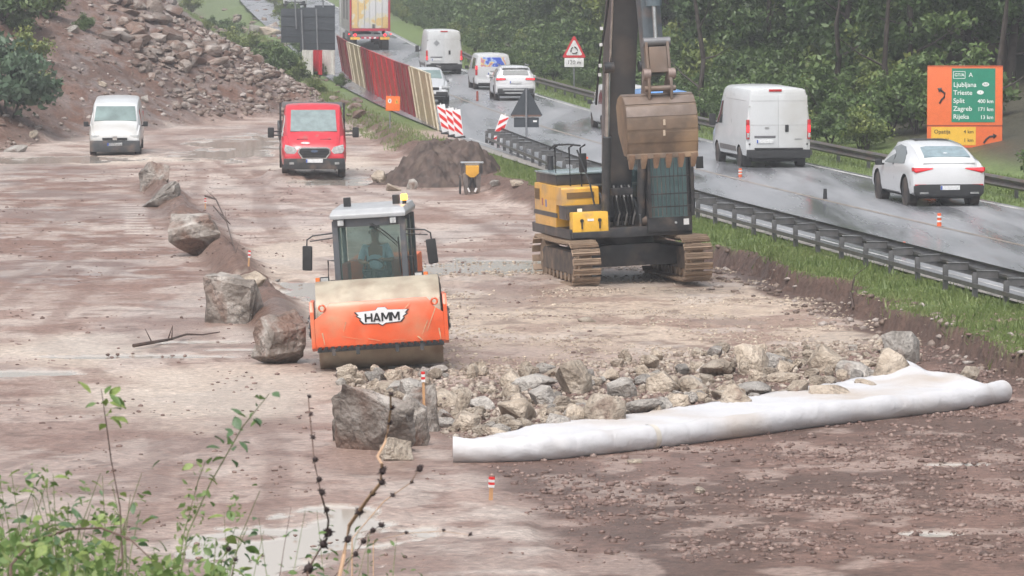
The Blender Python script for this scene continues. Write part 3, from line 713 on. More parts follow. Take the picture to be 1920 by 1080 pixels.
def track(sx):
    global shoe_me
    xc = sx * 1.19
    t = thing('crawler_track', None, None); t.parent = ex; t.location = (xc, 0, 0)
    r_, hl = .44, 1.72
    per = 4 * hl + 2 * PI * r_; n = 46
    if shoe_me is None:
        m = MB(); m.box((0, 0, .0), (.60, .145, .035)); m.box((0, -.045, .033), (.58, .018, .035)); m.box((0, .02, .027), (.58, .014, .022)); m.box((0, .05, .027), (.58, .014, .022)); m.box((0, 0, -.05), (.2, .15, .07))
        shoe_me = m.mesh('shoe', 0, .004); shoe_me.materials.append(TRK)
    for k in range(n):
        s_ = per * k / n
        if s_ < 2 * hl: y, z, a = -hl + s_, r_ * 2, 0
        elif s_ < 2 * hl + PI * r_: th = (s_ - 2 * hl) / r_; y, z, a = hl + r_ * math.sin(th), r_ + r_ * math.cos(th), -th
        elif s_ < 4 * hl + PI * r_: y, z, a = hl - (s_ - 2 * hl - PI * r_), 0, PI
        else: th = (s_ - 4 * hl - PI * r_) / r_; y, z, a = -hl - r_ * math.sin(th), r_ - r_ * math.cos(th), PI - th
        sag = -.03 * math.sin(PI * s_ / (2 * hl)) if s_ < 2 * hl else 0
        o = link('track_shoe', shoe_me, None, t); o.location = (0, y, z + sag + .05); o.rotation_euler = (a, 0, 0)
    m = MB(); m.prism([(-hl, .26), (-hl, .62), (-hl + .3, .72), (hl - .3, .72), (hl, .62), (hl, .26)], 'x', -.17, .17); m.build('track_frame', P('muddy dark undercarriage', (.06, .05, .045), .6, dirt=(.2, .14, .10), damt=.5), t, 30, .02)
    for y in (-hl, hl):
        m = MB(); m.cyl((-.13, y, r_ + .05), (.13, y, r_ + .05), r_ - .07, n=24); m.cyl((-.18, y, r_ + .05), (.18, y, r_ + .05), .14, n=14); m.build('idler_wheel', TRK, t)
    for k in range(8):
        m = MB(); m.cyl((-.16, -1.4 + k * .4, .2), (.16, -1.4 + k * .4, .2), .115, n=14); m.build('track_roller', TRK, t)
for sx in (-1, 1): track(sx)
m = MB(); m.box((0, 0, .58), (1.5, 1.1, .34)); m.prism([(-1.35, .2), (-1.0, .72), (-.5, .80), (.5, .80), (1.0, .72), (1.35, .2), (1.0, .34), (-1.0, .34)], 'y', -.85, .85)
m.cyl((0, 0, .78), (0, 0, .98), .72, n=36); m.build('undercarriage', DGR2, ex, 30, .015)
# upper structure
U = thing('upper_structure', None, None); U.parent = ex; U.scale = (.95, .95, .96); U.location = (-.05, 0, .03)
def ub(name, c, d, mat, bev=.02, rot=None): return MB().box(c, d, rot).build(name, mat, U, 30, bev)
ub('turntable_deck', (0, .7, 1.10), (2.75, 4.3, .22), DGR2)
m = MB(); m.rings([[(x, y, z) for x, y in ((-1.38, 1.1), (-1.38, 2.4), (-1.15, 2.95), (-.5, 3.15), (.5, 3.15), (1.15, 2.95), (1.38, 2.4), (1.38, 1.1))] for z in (1.02, 1.38)]); m.build('counterweight_skirt', DGR, U, 30, .03)
m = MB(); m.rings([[(x * k, y, z) for x, y in ((-1.36, 1.2), (-1.36, 2.35), (-1.12, 2.9), (-.5, 3.1), (.5, 3.1), (1.12, 2.9), (1.36, 2.35), (1.36, 1.2))] for z, k in ((1.385, 1), (1.9, 1), (2.0, .97))]); m.build('counterweight', YEL, U, 30, .03)
m = MB(); m.prism([(-.75, 1.70), (-.75, 2.06), (-.70, 2.10), (2.3, 2.12), (2.35, 1.20), (.0, 1.20), (-.1, 1.70)], 'x', -1.395, -.55); m.build('side_panel', YEL, U, 30, .02)
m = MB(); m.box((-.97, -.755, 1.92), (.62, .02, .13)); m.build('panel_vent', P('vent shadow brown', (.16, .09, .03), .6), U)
m = MB(); m.box((-1.40, 1.95, 1.88), (.02, .5, .24))
for k in range(4): m.box((-1.41, 1.95, 1.79 + .06 * k), (.02, .46, .02))
m.build('side_grille', P('brown grille', (.15, .09, .04), .6), U)
ub('side_stripe', (-1.40, 1.1, 1.47), (.015, 2.6, .10), DGR, 0)
ub('fuel_tank_deck', (-.98, -.85, 1.56), (.86, .75, .3), DGR2)
ub('tool_box', (-.93, -1.35, 1.36), (.80, .42, .44), YEL2, .04)
ub('step_base', (-.93, -1.38, 1.09), (.84, .5, .13), DGR2)
for k in (-.2, .2):
    m = MB(); m.cyl((-.93 + k, -1.565, 1.40), (-.93 + k, -1.60, 1.40), .04, n=10); m.box((-.93 + k, -1.58, 1.30), (.03, .03, .16)); m.build('box_latch', BLK, U)
ub('warning_sticker', (-1.1, -1.235, 1.60), (.11, .01, .10), WHITE, 0)
ub('box_sticker', (-.93, -1.564, 1.41), (.14, .008, .05), WHITE, 0)
for (yy, zz, a) in ((1.4, 1.72, 'r'), (1.0, 1.70, 'b')): ub('side_decal', (-1.399, yy, zz), (.012, .12, .16), P('decal ' + a, (.35, .1, .1) if a == 'r' else (.15, .17, .35), .4), 0)
m = MB(); m.box((-.25, 1.4, 2.22), (2.1, 2.3, .24)); m.build('engine_cover', DGR2, U, 30, .04)
m = MB(); m.box((-.25, 1.4, 2.36), (2.15, 2.35, .04)); m.build('cover_top', P('wet blue grey cover', (.20, .26, .28), .2, var=.1), U, 30, .01)
m = MB(); m.cyl((-1.0, 2.3, 2.3), (-1.0, 2.3, 2.7), .07, n=10); m.build('exhaust_pipe', DGR2, U)
# handrail and mirror on the left of the picture
m = MB()
for (x, y) in ((-1.25, .5), (-1.05, -.1), (-.9, -.6)): m.tube([(x, y, 2.05), (x, y, 2.95), (x + .1, y - .08, 3.02)], .022)
m.tube([(-1.33, .7, 2.9), (-1.25, .5, 3.0), (-1.05, -.1, 3.02), (-.9, -.6, 3.0)], .022); m.tube([(-.95, -.5, 2.9), (-.8, -1.0, 2.2), (-.72, -1.22, 1.5)], .022)
m.build('handrail', BLK, U)
ub('side_mirror', (-.86, -.62, 2.62), (.18, .06, .42), BLK, .03)
# cab
cx0, cx1, cy0, cy1, cz0, cz1 = .36, 1.36, -1.55, .15, 1.12, 3.12
cxm = (cx0 + cx1) / 2
m = MB()
for x in (cx0 + .05, cx1 - .05):
    m.box((x, cy0 + .05, (cz0 + cz1) / 2), (.10, .10, cz1 - cz0)); m.box((x, cy1 - .05, (cz0 + cz1) / 2), (.1, .1, cz1 - cz0)); m.box((x, -.6, (cz0 + cz1) / 2), (.07, .08, cz1 - cz0)); m.box((x, -.7, 1.45), (.06, 1.6, .6))
m.box((cxm, cy0 + .05, cz0 + .16), (.98, .12, .34)); m.box((cxm, cy0 + .05, cz1 - .08), (.98, .1, .16)); m.box((cxm, -.7, cz1 - .02), (1.0, 1.75, .12)); m.box((cxm, cy1 - .03, 2.0), (.98, .05, 1.8)); m.box((cxm, -.7, cz0), (1.0, 1.7, .1))
m.build('cab_shell', DGR2, U, 30, .025)
CG2 = glass_mat('excavator glass', (.16, .25, .26), .62, .05)
MB().box((cxm, cy0 - .005, 2.2), (.82, .012, 1.62)).build('cab_windscreen', CG2, U)
for x in (cx0 + .01, cx1 - .01): MB().box((x, -.7, 2.4), (.012, 1.5, 1.2)).build('cab_side_window', CG2, U)
s = MB(); s.box((cxm, -.4, 1.7), (.5, .5, .16)); s.box((cxm, -.12, 2.1), (.48, .14, .75)); s.build('cab_seat', BLK, U, 30, .04)
for k in range(9):
    m = MB(); m.box((cx0 + .12 + k * .095, cy0 - .11, 2.28), (.014, .02, 1.72)); m.build('guard_bar', DGR, U)
for z in (1.62, 1.90, 2.28, 2.72, 3.1): MB().box((cxm, cy0 - .11, z), (.92, .03, .03)).build('guard_crossbar', DGR2, U)
m = MB(); m.box((cx0 + .04, cy0 - .08, 2.3), (.06, .09, 1.8)); m.box((cx1 - .0, cy0 - .08, 2.3), (.07, .09, 1.8)); m.build('guard_frame', DGR2, U, 30, .01)
ub('cab_sticker', (cx1 - .14, cy0 - .02, 1.27), (.12, .01, .13), WHITE, 0)
m = MB(); m.cyl((cxm + .12, cy0 - .02, 1.26), (cxm + .12, cy0 - .05, 1.26), .03, n=8); m.build('step_lamp', LENS, U)
m = MB(); m.tube([(cx1, cy0 + .1, 2.6), (cx1 + .14, cy0 - .12, 2.62)], .015); m.box((cx1 + .18, cy0 - .14, 2.55), (.16, .06, .26)); m.build('cab_mirror', BLK, U, 30, .02)
m = MB(); m.tube([(cx1 + .03, cy0 + .1, 1.5), (cx1 + .09, cy0 + .1, 1.55), (cx1 + .09, cy0 + .1, 2.7), (cx1 + .03, cy0 + .1, 2.75)], .014); m.build('cab_handrail', DGR, U)
# boom (side profile in (y,z), raised steeply)
bx = -.13
def lathe_bar(name, p, w, mat, th):  # tapered box girder along a path of (y,z,depth)
    m = MB(); rs = []
    for i, (y, z, dd) in enumerate(p):
        a = p[min(i + 1, len(p) - 1)]; b_ = p[max(i - 1, 0)]; t = Vector((a[0] - b_[0], a[1] - b_[1])).normalized(); nn = Vector((-t.y, t.x))
        y0, z0 = y + nn.x * dd / 2, z + nn.y * dd / 2; y1, z1 = y - nn.x * dd / 2, z - nn.y * dd / 2
        rs.append([(w[0] - w[1] / 2, y0, z0), (w[0] + w[1] / 2, y0, z0), (w[0] + w[1] / 2, y1, z1), (w[0] - w[1] / 2, y1, z1)])
    m.rings(rs); return m.build(name, mat, U, 30, th)
lathe_bar('boom', [(-.55, 1.45, .45), (-.75, 2.3, .62), (-1.15, 3.8, .8), (-1.7, 5.4, .9), (-2.3, 6.6, .85), (-3.2, 8.0, .65), (-4.0, 9.0, .45)], (bx, .56), BOOM, .03)
for sx in (-1, 1):
    c = MB(); c.cyl((bx + sx * .40, -1.25, 1.35), (bx + sx * .40, -1.75, 3.2), .10, n=14); c.build('boom_cylinder', DGR, U)
    c = MB(); c.cyl((bx + sx * .40, -1.75, 3.2), (bx + sx * .40, -2.15, 4.7), .055, n=12); c.build('cylinder_rod', STEEL, U)
    c = MB(); c.cyl((bx + sx * .28, -2.15, 4.7), (bx + sx * .50, -2.15, 4.7), .12, n=14); c.build('boom_pin', DGR2, U)
    c = MB(); c.prism([(-.2, 1.2), (-1.4, 1.2), (-1.42, 1.45), (-1.1, 1.62), (-.5, 1.95), (-.2, 1.6)], 'x', bx + sx * .33, bx + sx * .38); c.build('boom_foot_plate', DGR, U, 30, .01)
    c = MB(); c.cyl((bx + sx * .40, -1.25, 1.33), (bx + sx * .52, -1.25, 1.33), .12, n=12); c.build('foot_pin', BKT2, U)
for k in range(6):
    x = bx - .22 + k * .085
    MB().tube([(x, -1.25, 1.25), (x + .02, -1.42, 1.5), (x, -1.3, 1.85), (x, -1.0, 2.1)], .022).build('hydraulic_hose', P('hose grey', (.22, .22, .22), .4) if k % 2 else BLK, U)
MB().box((bx, -1.2, 1.98), (.5, .14, .16)).build('valve_block', DGR2, U, 30, .02)
# pipes running up the boom, with clamps
MB().tube([(bx - .31, -1.2, 2.2), (bx - .31, -1.55, 3.6), (bx - .31, -2.1, 5.2), (bx - .31, -2.6, 6.4), (bx - .31, -3.4, 7.8)], .028).build('boom_pipe', STEEL, U)
MB().tube([(bx - .52, -1.3, 3.9), (bx - .50, -1.7, 4.8), (bx - .42, -2.1, 5.6), (bx - .36, -2.7, 6.7)], .025).build('lubrication_hose', BLK, U)
for z, y in ((4.55, -1.72), (4.75, -1.80), (5.2, -1.95), (5.55, -2.08)): MB().box((bx - .50, y, z), (.06, .05, .07)).build('hose_clamp', P('pale clamp', (.6, .6, .6), .3), U)
# stick hanging down to the bucket
lathe_bar('stick', [(-4.2, 9.3, .45), (-4.0, 8.6, .7), (-4.35, 7.0, .6), (-4.65, 5.6, .45), (-4.85, 4.55, .34)], (bx, .42), P('stick blue grey', (.075, .092, .105), .35, var=.12, dirt=(.14, .11, .10), damt=.3), .025)
c = MB(); c.cyl((bx, -5.0, 8.3), (bx, -5.1, 6.05), .15, n=18); c.cyl((bx, -5.1, 6.15), (bx, -5.1, 6.0), .17, n=18); c.build('bucket_cylinder', P('blue grey cylinder', (.10, .13, .15), .3), U)
MB().cyl((bx, -5.1, 6.05), (bx, -5.15, 5.30), .05, n=12).build('cylinder_rod', STEEL, U)
MB().cyl((bx - .28, -5.15, 5.25), (bx + .30, -5.15, 5.25), .095, n=16).build('link_pin', P('worn pin grey', (.2, .2, .21), .4, .4), U)
for sx in (-1, 1):
    c = MB(); c.prism([(-5.07, 5.32), (-5.25, 5.25), (-5.42, 4.45), (-5.30, 4.36), (-5.15, 4.5)], 'x', bx + sx * .20, bx + sx * .26); c.build('bucket_link', BKT2, U, 30, .015)
c = MB(); c.prism([(-5.15, 5.15), (-5.28, 5.15), (-5.38, 4.62), (-5.25, 4.6)], 'x', bx - .19, bx + .19); c.build('link_plate', BKT2, U, 30, .01)
for sx in (-1, 1):
    MB().cyl((bx + sx * .19, -5.32, 4.58), (bx + sx * .34, -5.32, 4.58), .12, n=14).build('pin_boss', P('worn bronze boss', (.26, .2, .18), .45, .3), U)
    c = MB(); c.prism([(-5.38, 4.62), (-5.1, 4.62), (-4.7, 4.2), (-4.75, 3.95), (-5.4, 4.0), (-5.46, 4.3)], 'x', bx + sx * .21, bx + sx * .27); c.build('bucket_ear', BKT2, U, 30, .012)
MB().cyl((bx - .33, -5.38, 4.28), (bx + .33, -5.38, 4.28), .06, n=12).build('hitch_pin', BKT2, U)
# bucket
B = thing('bucket', None, None); B.parent = U; B.location = (bx - .03, 0, -.04); B.scale = (.97, 1, 1)
bp_ = [(-4.75, 4.12), (-5.0, 4.20), (-5.28, 4.16), (-5.50, 3.98), (-5.60, 3.72), (-5.62, 3.45), (-5.58, 3.18), (-5.50, 2.92)]
hw = .79
m = MB(); rs = []
for (y, z) in bp_: rs.append((y, z))
inner = [(y + .035, z - .02) for y, z in reversed(rs)]
m.prism(rs + inner, 'x', -hw + .01, hw - .01); m.build('bucket_shell', BKT, B, 30)
for sx in (-1, 1):
    m = MB(); m.prism(bp_ + [(-5.2, 2.95), (-4.72, 3.4), (-4.6, 3.95)], 'x', sx * (hw - .04), sx * hw); m.build('bucket_side', BKT, B, 30, .006)
for i in range(1, 6):
    (y0, z0), (y1, z1) = bp_[i], bp_[i + 1]; my, mz = (y0 + y1) / 2, (z0 + z1) / 2; a = math.atan2(z1 - z0, y1 - y0)
    L = math.hypot(y1 - y0, z1 - z0)
    m = MB(); m.box((0, my - .012 * math.sin(-a) * -1, mz), (2 * hw - .02, L * .82, .045), (a, 0, 0)); m.build('wear_strip', BKT2 if i < 4 else BKT, B, 30, .008)
m = MB(); m.box((0, -5.50, 2.93), (2 * hw, .06, .12), (R_(-12), 0, 0)); m.build('cutting_edge', BKT, B, 30, .01)
for k in range(6):
    x = -hw + .10 + k * (2 * hw - .2) / 5
    m = MB(); m.rings([[(x + a * w_, y + b * t_, z) for a, b in ((-1, -1), (1, -1), (1, 1), (-1, 1))] for y, z, w_, t_ in ((-5.51, 2.96, .07, .06), (-5.47, 2.82, .065, .05), (-5.41, 2.66, .04, .025))])
    m.build('bucket_tooth', P('rusty tooth steel', (.24, .15, .10), .6, var=.25, dirt=(.32, .24, .17)), B, 30, .008)
for (x, z) in ((0.03, 3.62), (.02, 3.4)): MB().box((x, -5.655, z), (.05, .01, .12)).build('mud_splash', P('pale mud', (.45, .36, .28), .6), B)
# ------------------------------------------------------------------ vehicles
def vehicle(name, label, cat, paint, st, wheels, r, px, py, yaw, sc=1, group=None, loc=None, rim=None, pitch=0, rear_anchor=True, tw=.22):
    """st: stations (y, zlo, zbelt, ztop, w, wt), from the back (-y) to the front (+y)"""
    L0 = st[0][0] if rear_anchor else st[-1][0]
    q = loc if loc is not None else G(px, py)
    yw = yaw
    off = Vector((-math.sin(yw), math.cos(yw), 0)) * (-(wheels[0] if rear_anchor else wheels[-1]) * sc)
    root = thing(name, label, cat, (q.x + off.x, q.y + off.y, q.z), (pitch, 0, yw), group, sc)
    ys = [s[0] for s in st]
    def lerp(y):
        if y <= ys[0]: return st[0]
        for a, b in zip(st, st[1:]):
            if y <= b[0]: t = (y - a[0]) / (b[0] - a[0]); return tuple(p + (q_ - p) * t for p, q_ in zip(a, b))
        return st[-1]
    def sect(s):
        y, zl, zb, zt, w, wt = s; h = max(zt - zb, .02); k = min(.12, h * .5)
        return [(w * .84, zl), (w * .965, zl + .05), (w, zl + .3 * (zb - zl)), (w * 1.0, zb - min(.15, .3 * (zb - zl))), (w * .985, zb), (w * .985 + (wt - w * .985) * .5 + .008, zb + h * .5), (wt, zt - k), (wt - .035, zt - k * .4), (wt - .12, zt - k * .08), (wt * .5, zt + .012), (0, zt + .02)]
    rs = []
    for s in st:
        p = sect(s); rs.append([(x, s[0], z) for x, z in p] + [(-x, s[0], z) for x, z in p[-2::-1]])
    m = MB(); m.rings(rs)
    me = m.mesh(name + '_body'); bm = bmesh.new(); bm.from_mesh(me); bmesh.ops.recalc_face_normals(bm, faces=bm.faces); bm.to_mesh(me); bm.free(); body = link('body', me, [paint, BLK], root)
    # wheel arches
    cb = MB()
    for wy in wheels:
        for sx in (-1, 1): cb.cyl((sx * (st[2][4] - tw - .06), wy, r), (sx * (st[2][4] + .2), wy, r), r * 1.16, n=28)
    cme = cb.mesh('cut'); co = bpy.data.objects.new('cut', cme); COL.objects.link(co); co.parent = root; bpy.context.view_layer.update()
    md = body.modifiers.new('b', 'BOOLEAN'); md.object = co; md.operation = 'DIFFERENCE'; md.solver = 'EXACT'
    dg = bpy.context.evaluated_depsgraph_get(); nm = bpy.data.meshes.new_from_object(body.evaluated_get(dg)); body.modifiers.clear()
    body.data = nm; bpy.data.objects.remove(co)
    nm.materials.clear(); nm.materials.append(paint); nm.materials.append(BLK)
    for p in nm.polygons:
        c = p.center; p.material_index = 0
        for wy in wheels:
            if abs(math.hypot(c.y - wy, c.z - r) - r * 1.16) < .045 and abs(c.x) < st[2][4] - .01 and abs(p.normal.x) < .3 and p.normal.y * (c.y - wy) + p.normal.z * (c.z - r) < 0: p.material_index = 1
            if math.hypot(c.y - wy, c.z - r) < r * 1.1 and abs(c.x) < st[2][4] - tw: p.material_index = 1
    nm.polygons.foreach_set('use_smooth', [True] * len(nm.polygons)); nm.set_sharp_from_angle(angle=R_(32))
    rim = rim or P('alloy grey', (.32, .33, .34), .3, .7)
    for wy in wheels:
        for sx in (-1, 1):
            xo = st[2][4] - .015
            w = MB(); prof = [(xo - tw, r * .6), (xo - tw, r * .93), (xo - tw + .03, r), (xo - .03, r), (xo, r * .93), (xo - .005, r * .68)]
            rr = [[(sx * x, q_ * math.cos(a), q_ * math.sin(a)) for a in [2 * PI * i / 26 for i in range(26)]] for x, q_ in prof]
            w.rings(rr if sx > 0 else rr); wo = w.build('wheel', RUBBER, root, 40); wo.location = (0, wy, r)
            h = MB(); h.cyl((sx * (xo - .05), 0, 0), (sx * (xo - .03), 0, 0), r * .67, n=20); h.cyl((sx * (xo - .03), 0, 0), (sx * (xo - .01), 0, 0), r * .14, n=10)
            for k in range(5):
                a = 2 * PI * k / 5; h.box((sx * (xo - .02), .38 * r * math.cos(a), .38 * r * math.sin(a)), (.02, r * .58, r * .13), (a, 0, 0))
            h.build('rim', rim, wo)
    V_ = dict(root=root, st=st, lerp=lerp, sect=sect, body=body)
    def xs(y, z):
        p = sect(lerp(y))
        for a, b in zip(p, p[1:]):
            if a[1] <= z <= b[1] + 1e-6 and b[1] > a[1]: return a[0] + (b[0] - a[0]) * (z - a[1]) / (b[1] - a[1])
        return p[-1][0] if z > p[-1][1] else p[0][0]
    def side(nm_, pts, mat, off_=.014, sides=(-1, 1), th=.012):
        for sx in sides:
            P_ = []
            n_ = len(pts)
            for i in range(n_):
                a, b = pts[i], pts[(i + 1) % n_]
                for t in (0, .5): P_.append((a[0] + (b[0] - a[0]) * t, a[1] + (b[1] - a[1]) * t))
            cy = sum(p[0] for p in P_) / len(P_); cz = sum(p[1] for p in P_) / len(P_)
            vs = [(sx * (xs(y, z) + off_), y, z) for y, z in P_] + [(sx * (xs(y, z) - th), y, z) for y, z in P_]
            vs.append((sx * (xs(cy, cz) + off_), cy, cz)); k = len(P_)
            fs = [(i, (i + 1) % k, 2 * k) for i in range(k)] + [((i + 1) % k, i, k + i, k + (i + 1) % k) for i in range(k)]
            if sx < 0: fs = [f[::-1] for f in fs]
            ar = sum(P_[i][0] * P_[(i + 1) % k][1] - P_[(i + 1) % k][0] * P_[i][1] for i in range(k))
            if ar < 0: fs = [f[::-1] for f in fs]
            mb = MB(); mb.add(vs, fs); mb.build(nm_, mat, root, 30)
    def slope(nm_, pts, mat, y0, y1, off_=.02, th=.03, par=None):
        """pts (x,z) on the sloping top surface between stations y0..y1"""
        N = 24; tab = [(lerp(y0 + (y1 - y0) * i / N)[3], y0 + (y1 - y0) * i / N) for i in range(N + 1)]
        zs = [a for a, _ in tab]; yy = [b for _, b in tab]
        if zs[0] > zs[-1]: zs = zs[::-1]; yy = yy[::-1]
        sgn = 1 if (y0 + y1) > 0 else -1
        P_ = []
        n_ = len(pts)
        for i in range(n_):
            a, b = pts[i], pts[(i + 1) % n_]
            for t in (0, .33, .66): P_.append((a[0] + (b[0] - a[0]) * t, a[1] + (b[1] - a[1]) * t))
        def yz(z): return float(np.interp(z, zs, yy))
        dz, dy = zs[-1] - zs[0], abs(yy[-1] - yy[0]); ln = math.hypot(dz, dy); ny, nz = sgn * dz / ln, dy / ln
        front = [(x, yz(z) + ny * off_, z + nz * off_) for x, z in P_]; back = [(x, yz(z) - ny * th, z - nz * th) for x, z in P_]
        k = len(P_); fs = [tuple(range(k)), tuple(range(2 * k - 1, k - 1, -1))] + [((i + 1) % k, i, k + i, k + (i + 1) % k) for i in range(k)]
        mb = MB(); mb.add(front + back, fs); me_ = mb.mesh(nm_)
        bm = bmesh.new(); bm.from_mesh(me_); bmesh.ops.recalc_face_normals(bm, faces=bm.faces); bm.to_mesh(me_); bm.free()
        return link(nm_, me_, mat, par or root)
    def plate(nm_, pts, y, mat, th=.02, bev=.006, par=None):
        """flat polygon in (x,z) on the rear or front face"""
        mb = MB(); mb.prism(pts, 'y', y - th / 2, y + th / 2); return mb.build(nm_, mat, par or root, 30, bev)
    def bx_(nm_, c, d, mat, bev=.01, rot=None, par=None): return MB().box(c, d, rot).build(nm_, mat, par or root, 30, bev)
    V_.update(side=side, slope=slope, plate=plate, box=bx_, xs=xs); return V_
def rect(x0, x1, z0, z1): return [(x0, z0), (x1, z0), (x1, z1), (x0, z1)]
def mirrors(v, y, z, x, w=.2, h=.22, mat=None):
    for sx in (-1, 1):
        v['box']('mirror', (sx * (x + w / 2 + .05), y, z), (w, .12, h), mat or BLK, .03); v['box']('mirror_arm', (sx * (x + .02), y, z - h * .3), (.12, .05, .05), BLK, .005)
def nplate(v, x, y, z, front=False):
    p = v['box']('number_plate', (x, y, z), (.52, .02, .115), WPLATE, .004)
    v['box']('plate_band', (x - .235 if not front else x + .235, y + (.012 if front else -.012), z), (.04, .01, .10), BLUEB, 0)
def seam(v, pts, mat=None):
    v['side']('door_seam', pts, mat or BLK, .002)
VW_ = P('white van paint', (.56, .575, .59), .38, var=.04, scale=1, coat=.5, dirt=(.40, .39, .37), damt=.28)
WC_ = P('white car paint', (.62, .63, .65), .28, var=.03, scale=1, coat=1, dirt=(.47, .47, .46), damt=.2)
SIL = P('silver white paint', (.55, .57, .59), .3, .2, var=.05, coat=.7)
def hdg(y): return -math.atan(float(-RS(y))) * -1
# large panel van seen from behind (the nearer one)
def big_van(name, label, px, py, kind, sc):
    q = G(px, py); yaw = math.atan(-float(RS(q.y)))
    st = [(-2.72, .50, 1.25, 2.36, .95, .80), (-2.69, .44, 1.25, 2.46, 1.0, .86), (-2.6, .40, 1.25, 2.50, 1.02, .89), (.9, .36, 1.25, 2.52, 1.025, .90), (1.35, .36, 1.25, 2.44, 1.025, .88), (2.05, .36, 1.22, 1.62, 1.02, .84), (2.5, .36, 1.0, 1.22, 1.0, .80), (2.72, .40, .8, .95, .86, .66)]
    v = vehicle(name, label, 'van', VW_, st, [-1.7, 1.75], .35, px, py, yaw, sc, rim=P('dark steel rim', (.12, .12, .125), .5, .4))
    p, bx_, side = v['plate'], v['box'], v['side']
    y = -2.725
    p('rear_door', rect(-.90, -.008, .62, 2.30), y, VW_, .02, .012); p('rear_door', rect(.008, .90, .62, 2.30), y, VW_, .02, .012)
    bx_('rear_bumper', (0, -2.76, .50), (1.98, .14, .26), BLK, .04); bx_('bumper_step', (0, -2.80, .66), (1.5, .10, .05), BLK, .01)
    bx_('door_handle', (.26 if kind == 0 else .3, y - .02, 1.28), (.11, .03, .22), BLK, .03)
    bx_('plate_recess', (-.42, y - .012, 1.02), (.66, .02, .07), P('recess shade grey', (.12, .12, .13), .6), .01); nplate(v, -.42, y - .022, .88)
    bx_('brake_light', (0 if kind else -.10, y + .01, 2.44), (.40, .05, .07), REDL, .01)
    for z in (1.38, 2.12) if kind == 0 else (2.0,): bx_('door_crease', (0, y - .011, z), (1.74, .006, .012), P('seam grey', (.35, .35, .36), .5), 0)
    for sx in (-1, 1):
        zz = (.95, 1.55) if kind == 0 else (.85, 1.40)
        a = bx_('tail_light', (sx * .955, -2.72, (zz[0] + zz[1]) / 2), (.10, .10, zz[1] - zz[0]), REDL, .03)
        bx_('tail_light_lamp', (sx * .955, -2.775, zz[0] + (.32 if kind == 0 else .12)), (.07, .012, .20), REDON, .01)
        if kind == 0: bx_('reverse_lens', (sx * .955, -2.775, zz[0] + .12), (.07, .012, .14), LENS, .01)
        bx_('hinge', (sx * .90, y - .014, 1.95), (.05, .02, .05), BLK if kind else P('hinge grey', (.4, .4, .4), .4), .005); bx_('hinge', (sx * .90, y - .014, .8), (.05, .02, .05), BLK, .005)
        bx_('mudflap', (sx * .85, -2.12, .28), (.26, .02, .34), BLK, 0)
    side('side_window', [(.95, 1.32), (1.85, 1.30), (1.5, 1.98), (1.05, 2.02)], CARGLS)
    side('side_moulding', [(-1.25, .52), (1.25, .52), (1.25, .68), (-1.25, .68)], P('grey moulding', (.16, .15, .15), .6), .012)
    seam(v, [(.84, .5), (.86, .5), (.86, 2.2), (.84, 2.2)]); seam(v, [(-.42, .5), (-.40, .5), (-.40, 2.3), (-.42, 2.3)])
    side('side_crease', [(-2.3, 2.10), (.7, 2.10), (.7, 2.12), (-2.3, 2.12)], P('seam grey', (.35, .35, .36), .5), .003)
    v['slope']('windscreen', [(-.78, 1.70), (.78, 1.70), (.74, 2.34), (-.74, 2.34)], CARGLS, 1.35, 2.05)
    mirrors(v, 1.75, 1.40, 1.02, .2, .36)
    bx_('underbody', (0, 0, .34), (1.5, 4.6, .2), BLK, .02)
    return v
v1 = big_van('panel_van', 'large white panel van, the nearest van on the road, left of the orange board', 1446, 316, 0, .985)
v1['box']('maker_badge', (-.36, -2.745, 1.30), (.13, .012, .06), P('badge silver', (.45, .45, .46), .3, .6), .01)
v1['box']('model_badge', (.62, -2.745, .96), (.24, .010, .03), P('badge silver', (.45, .45, .46), .3, .6), 0)
v2 = big_van('panel_van', 'tall white panel van with a grey diamond on its rear door, right behind the lorry', 830, 141, 1, .97)
dm = v2['plate']('diamond_sign', [(-.42, 1.63), (-.24, 1.80), (-.42, 1.97), (-.60, 1.80)], -2.745, P('diamond grey', (.28, .29, .31), .5), .01, 0)
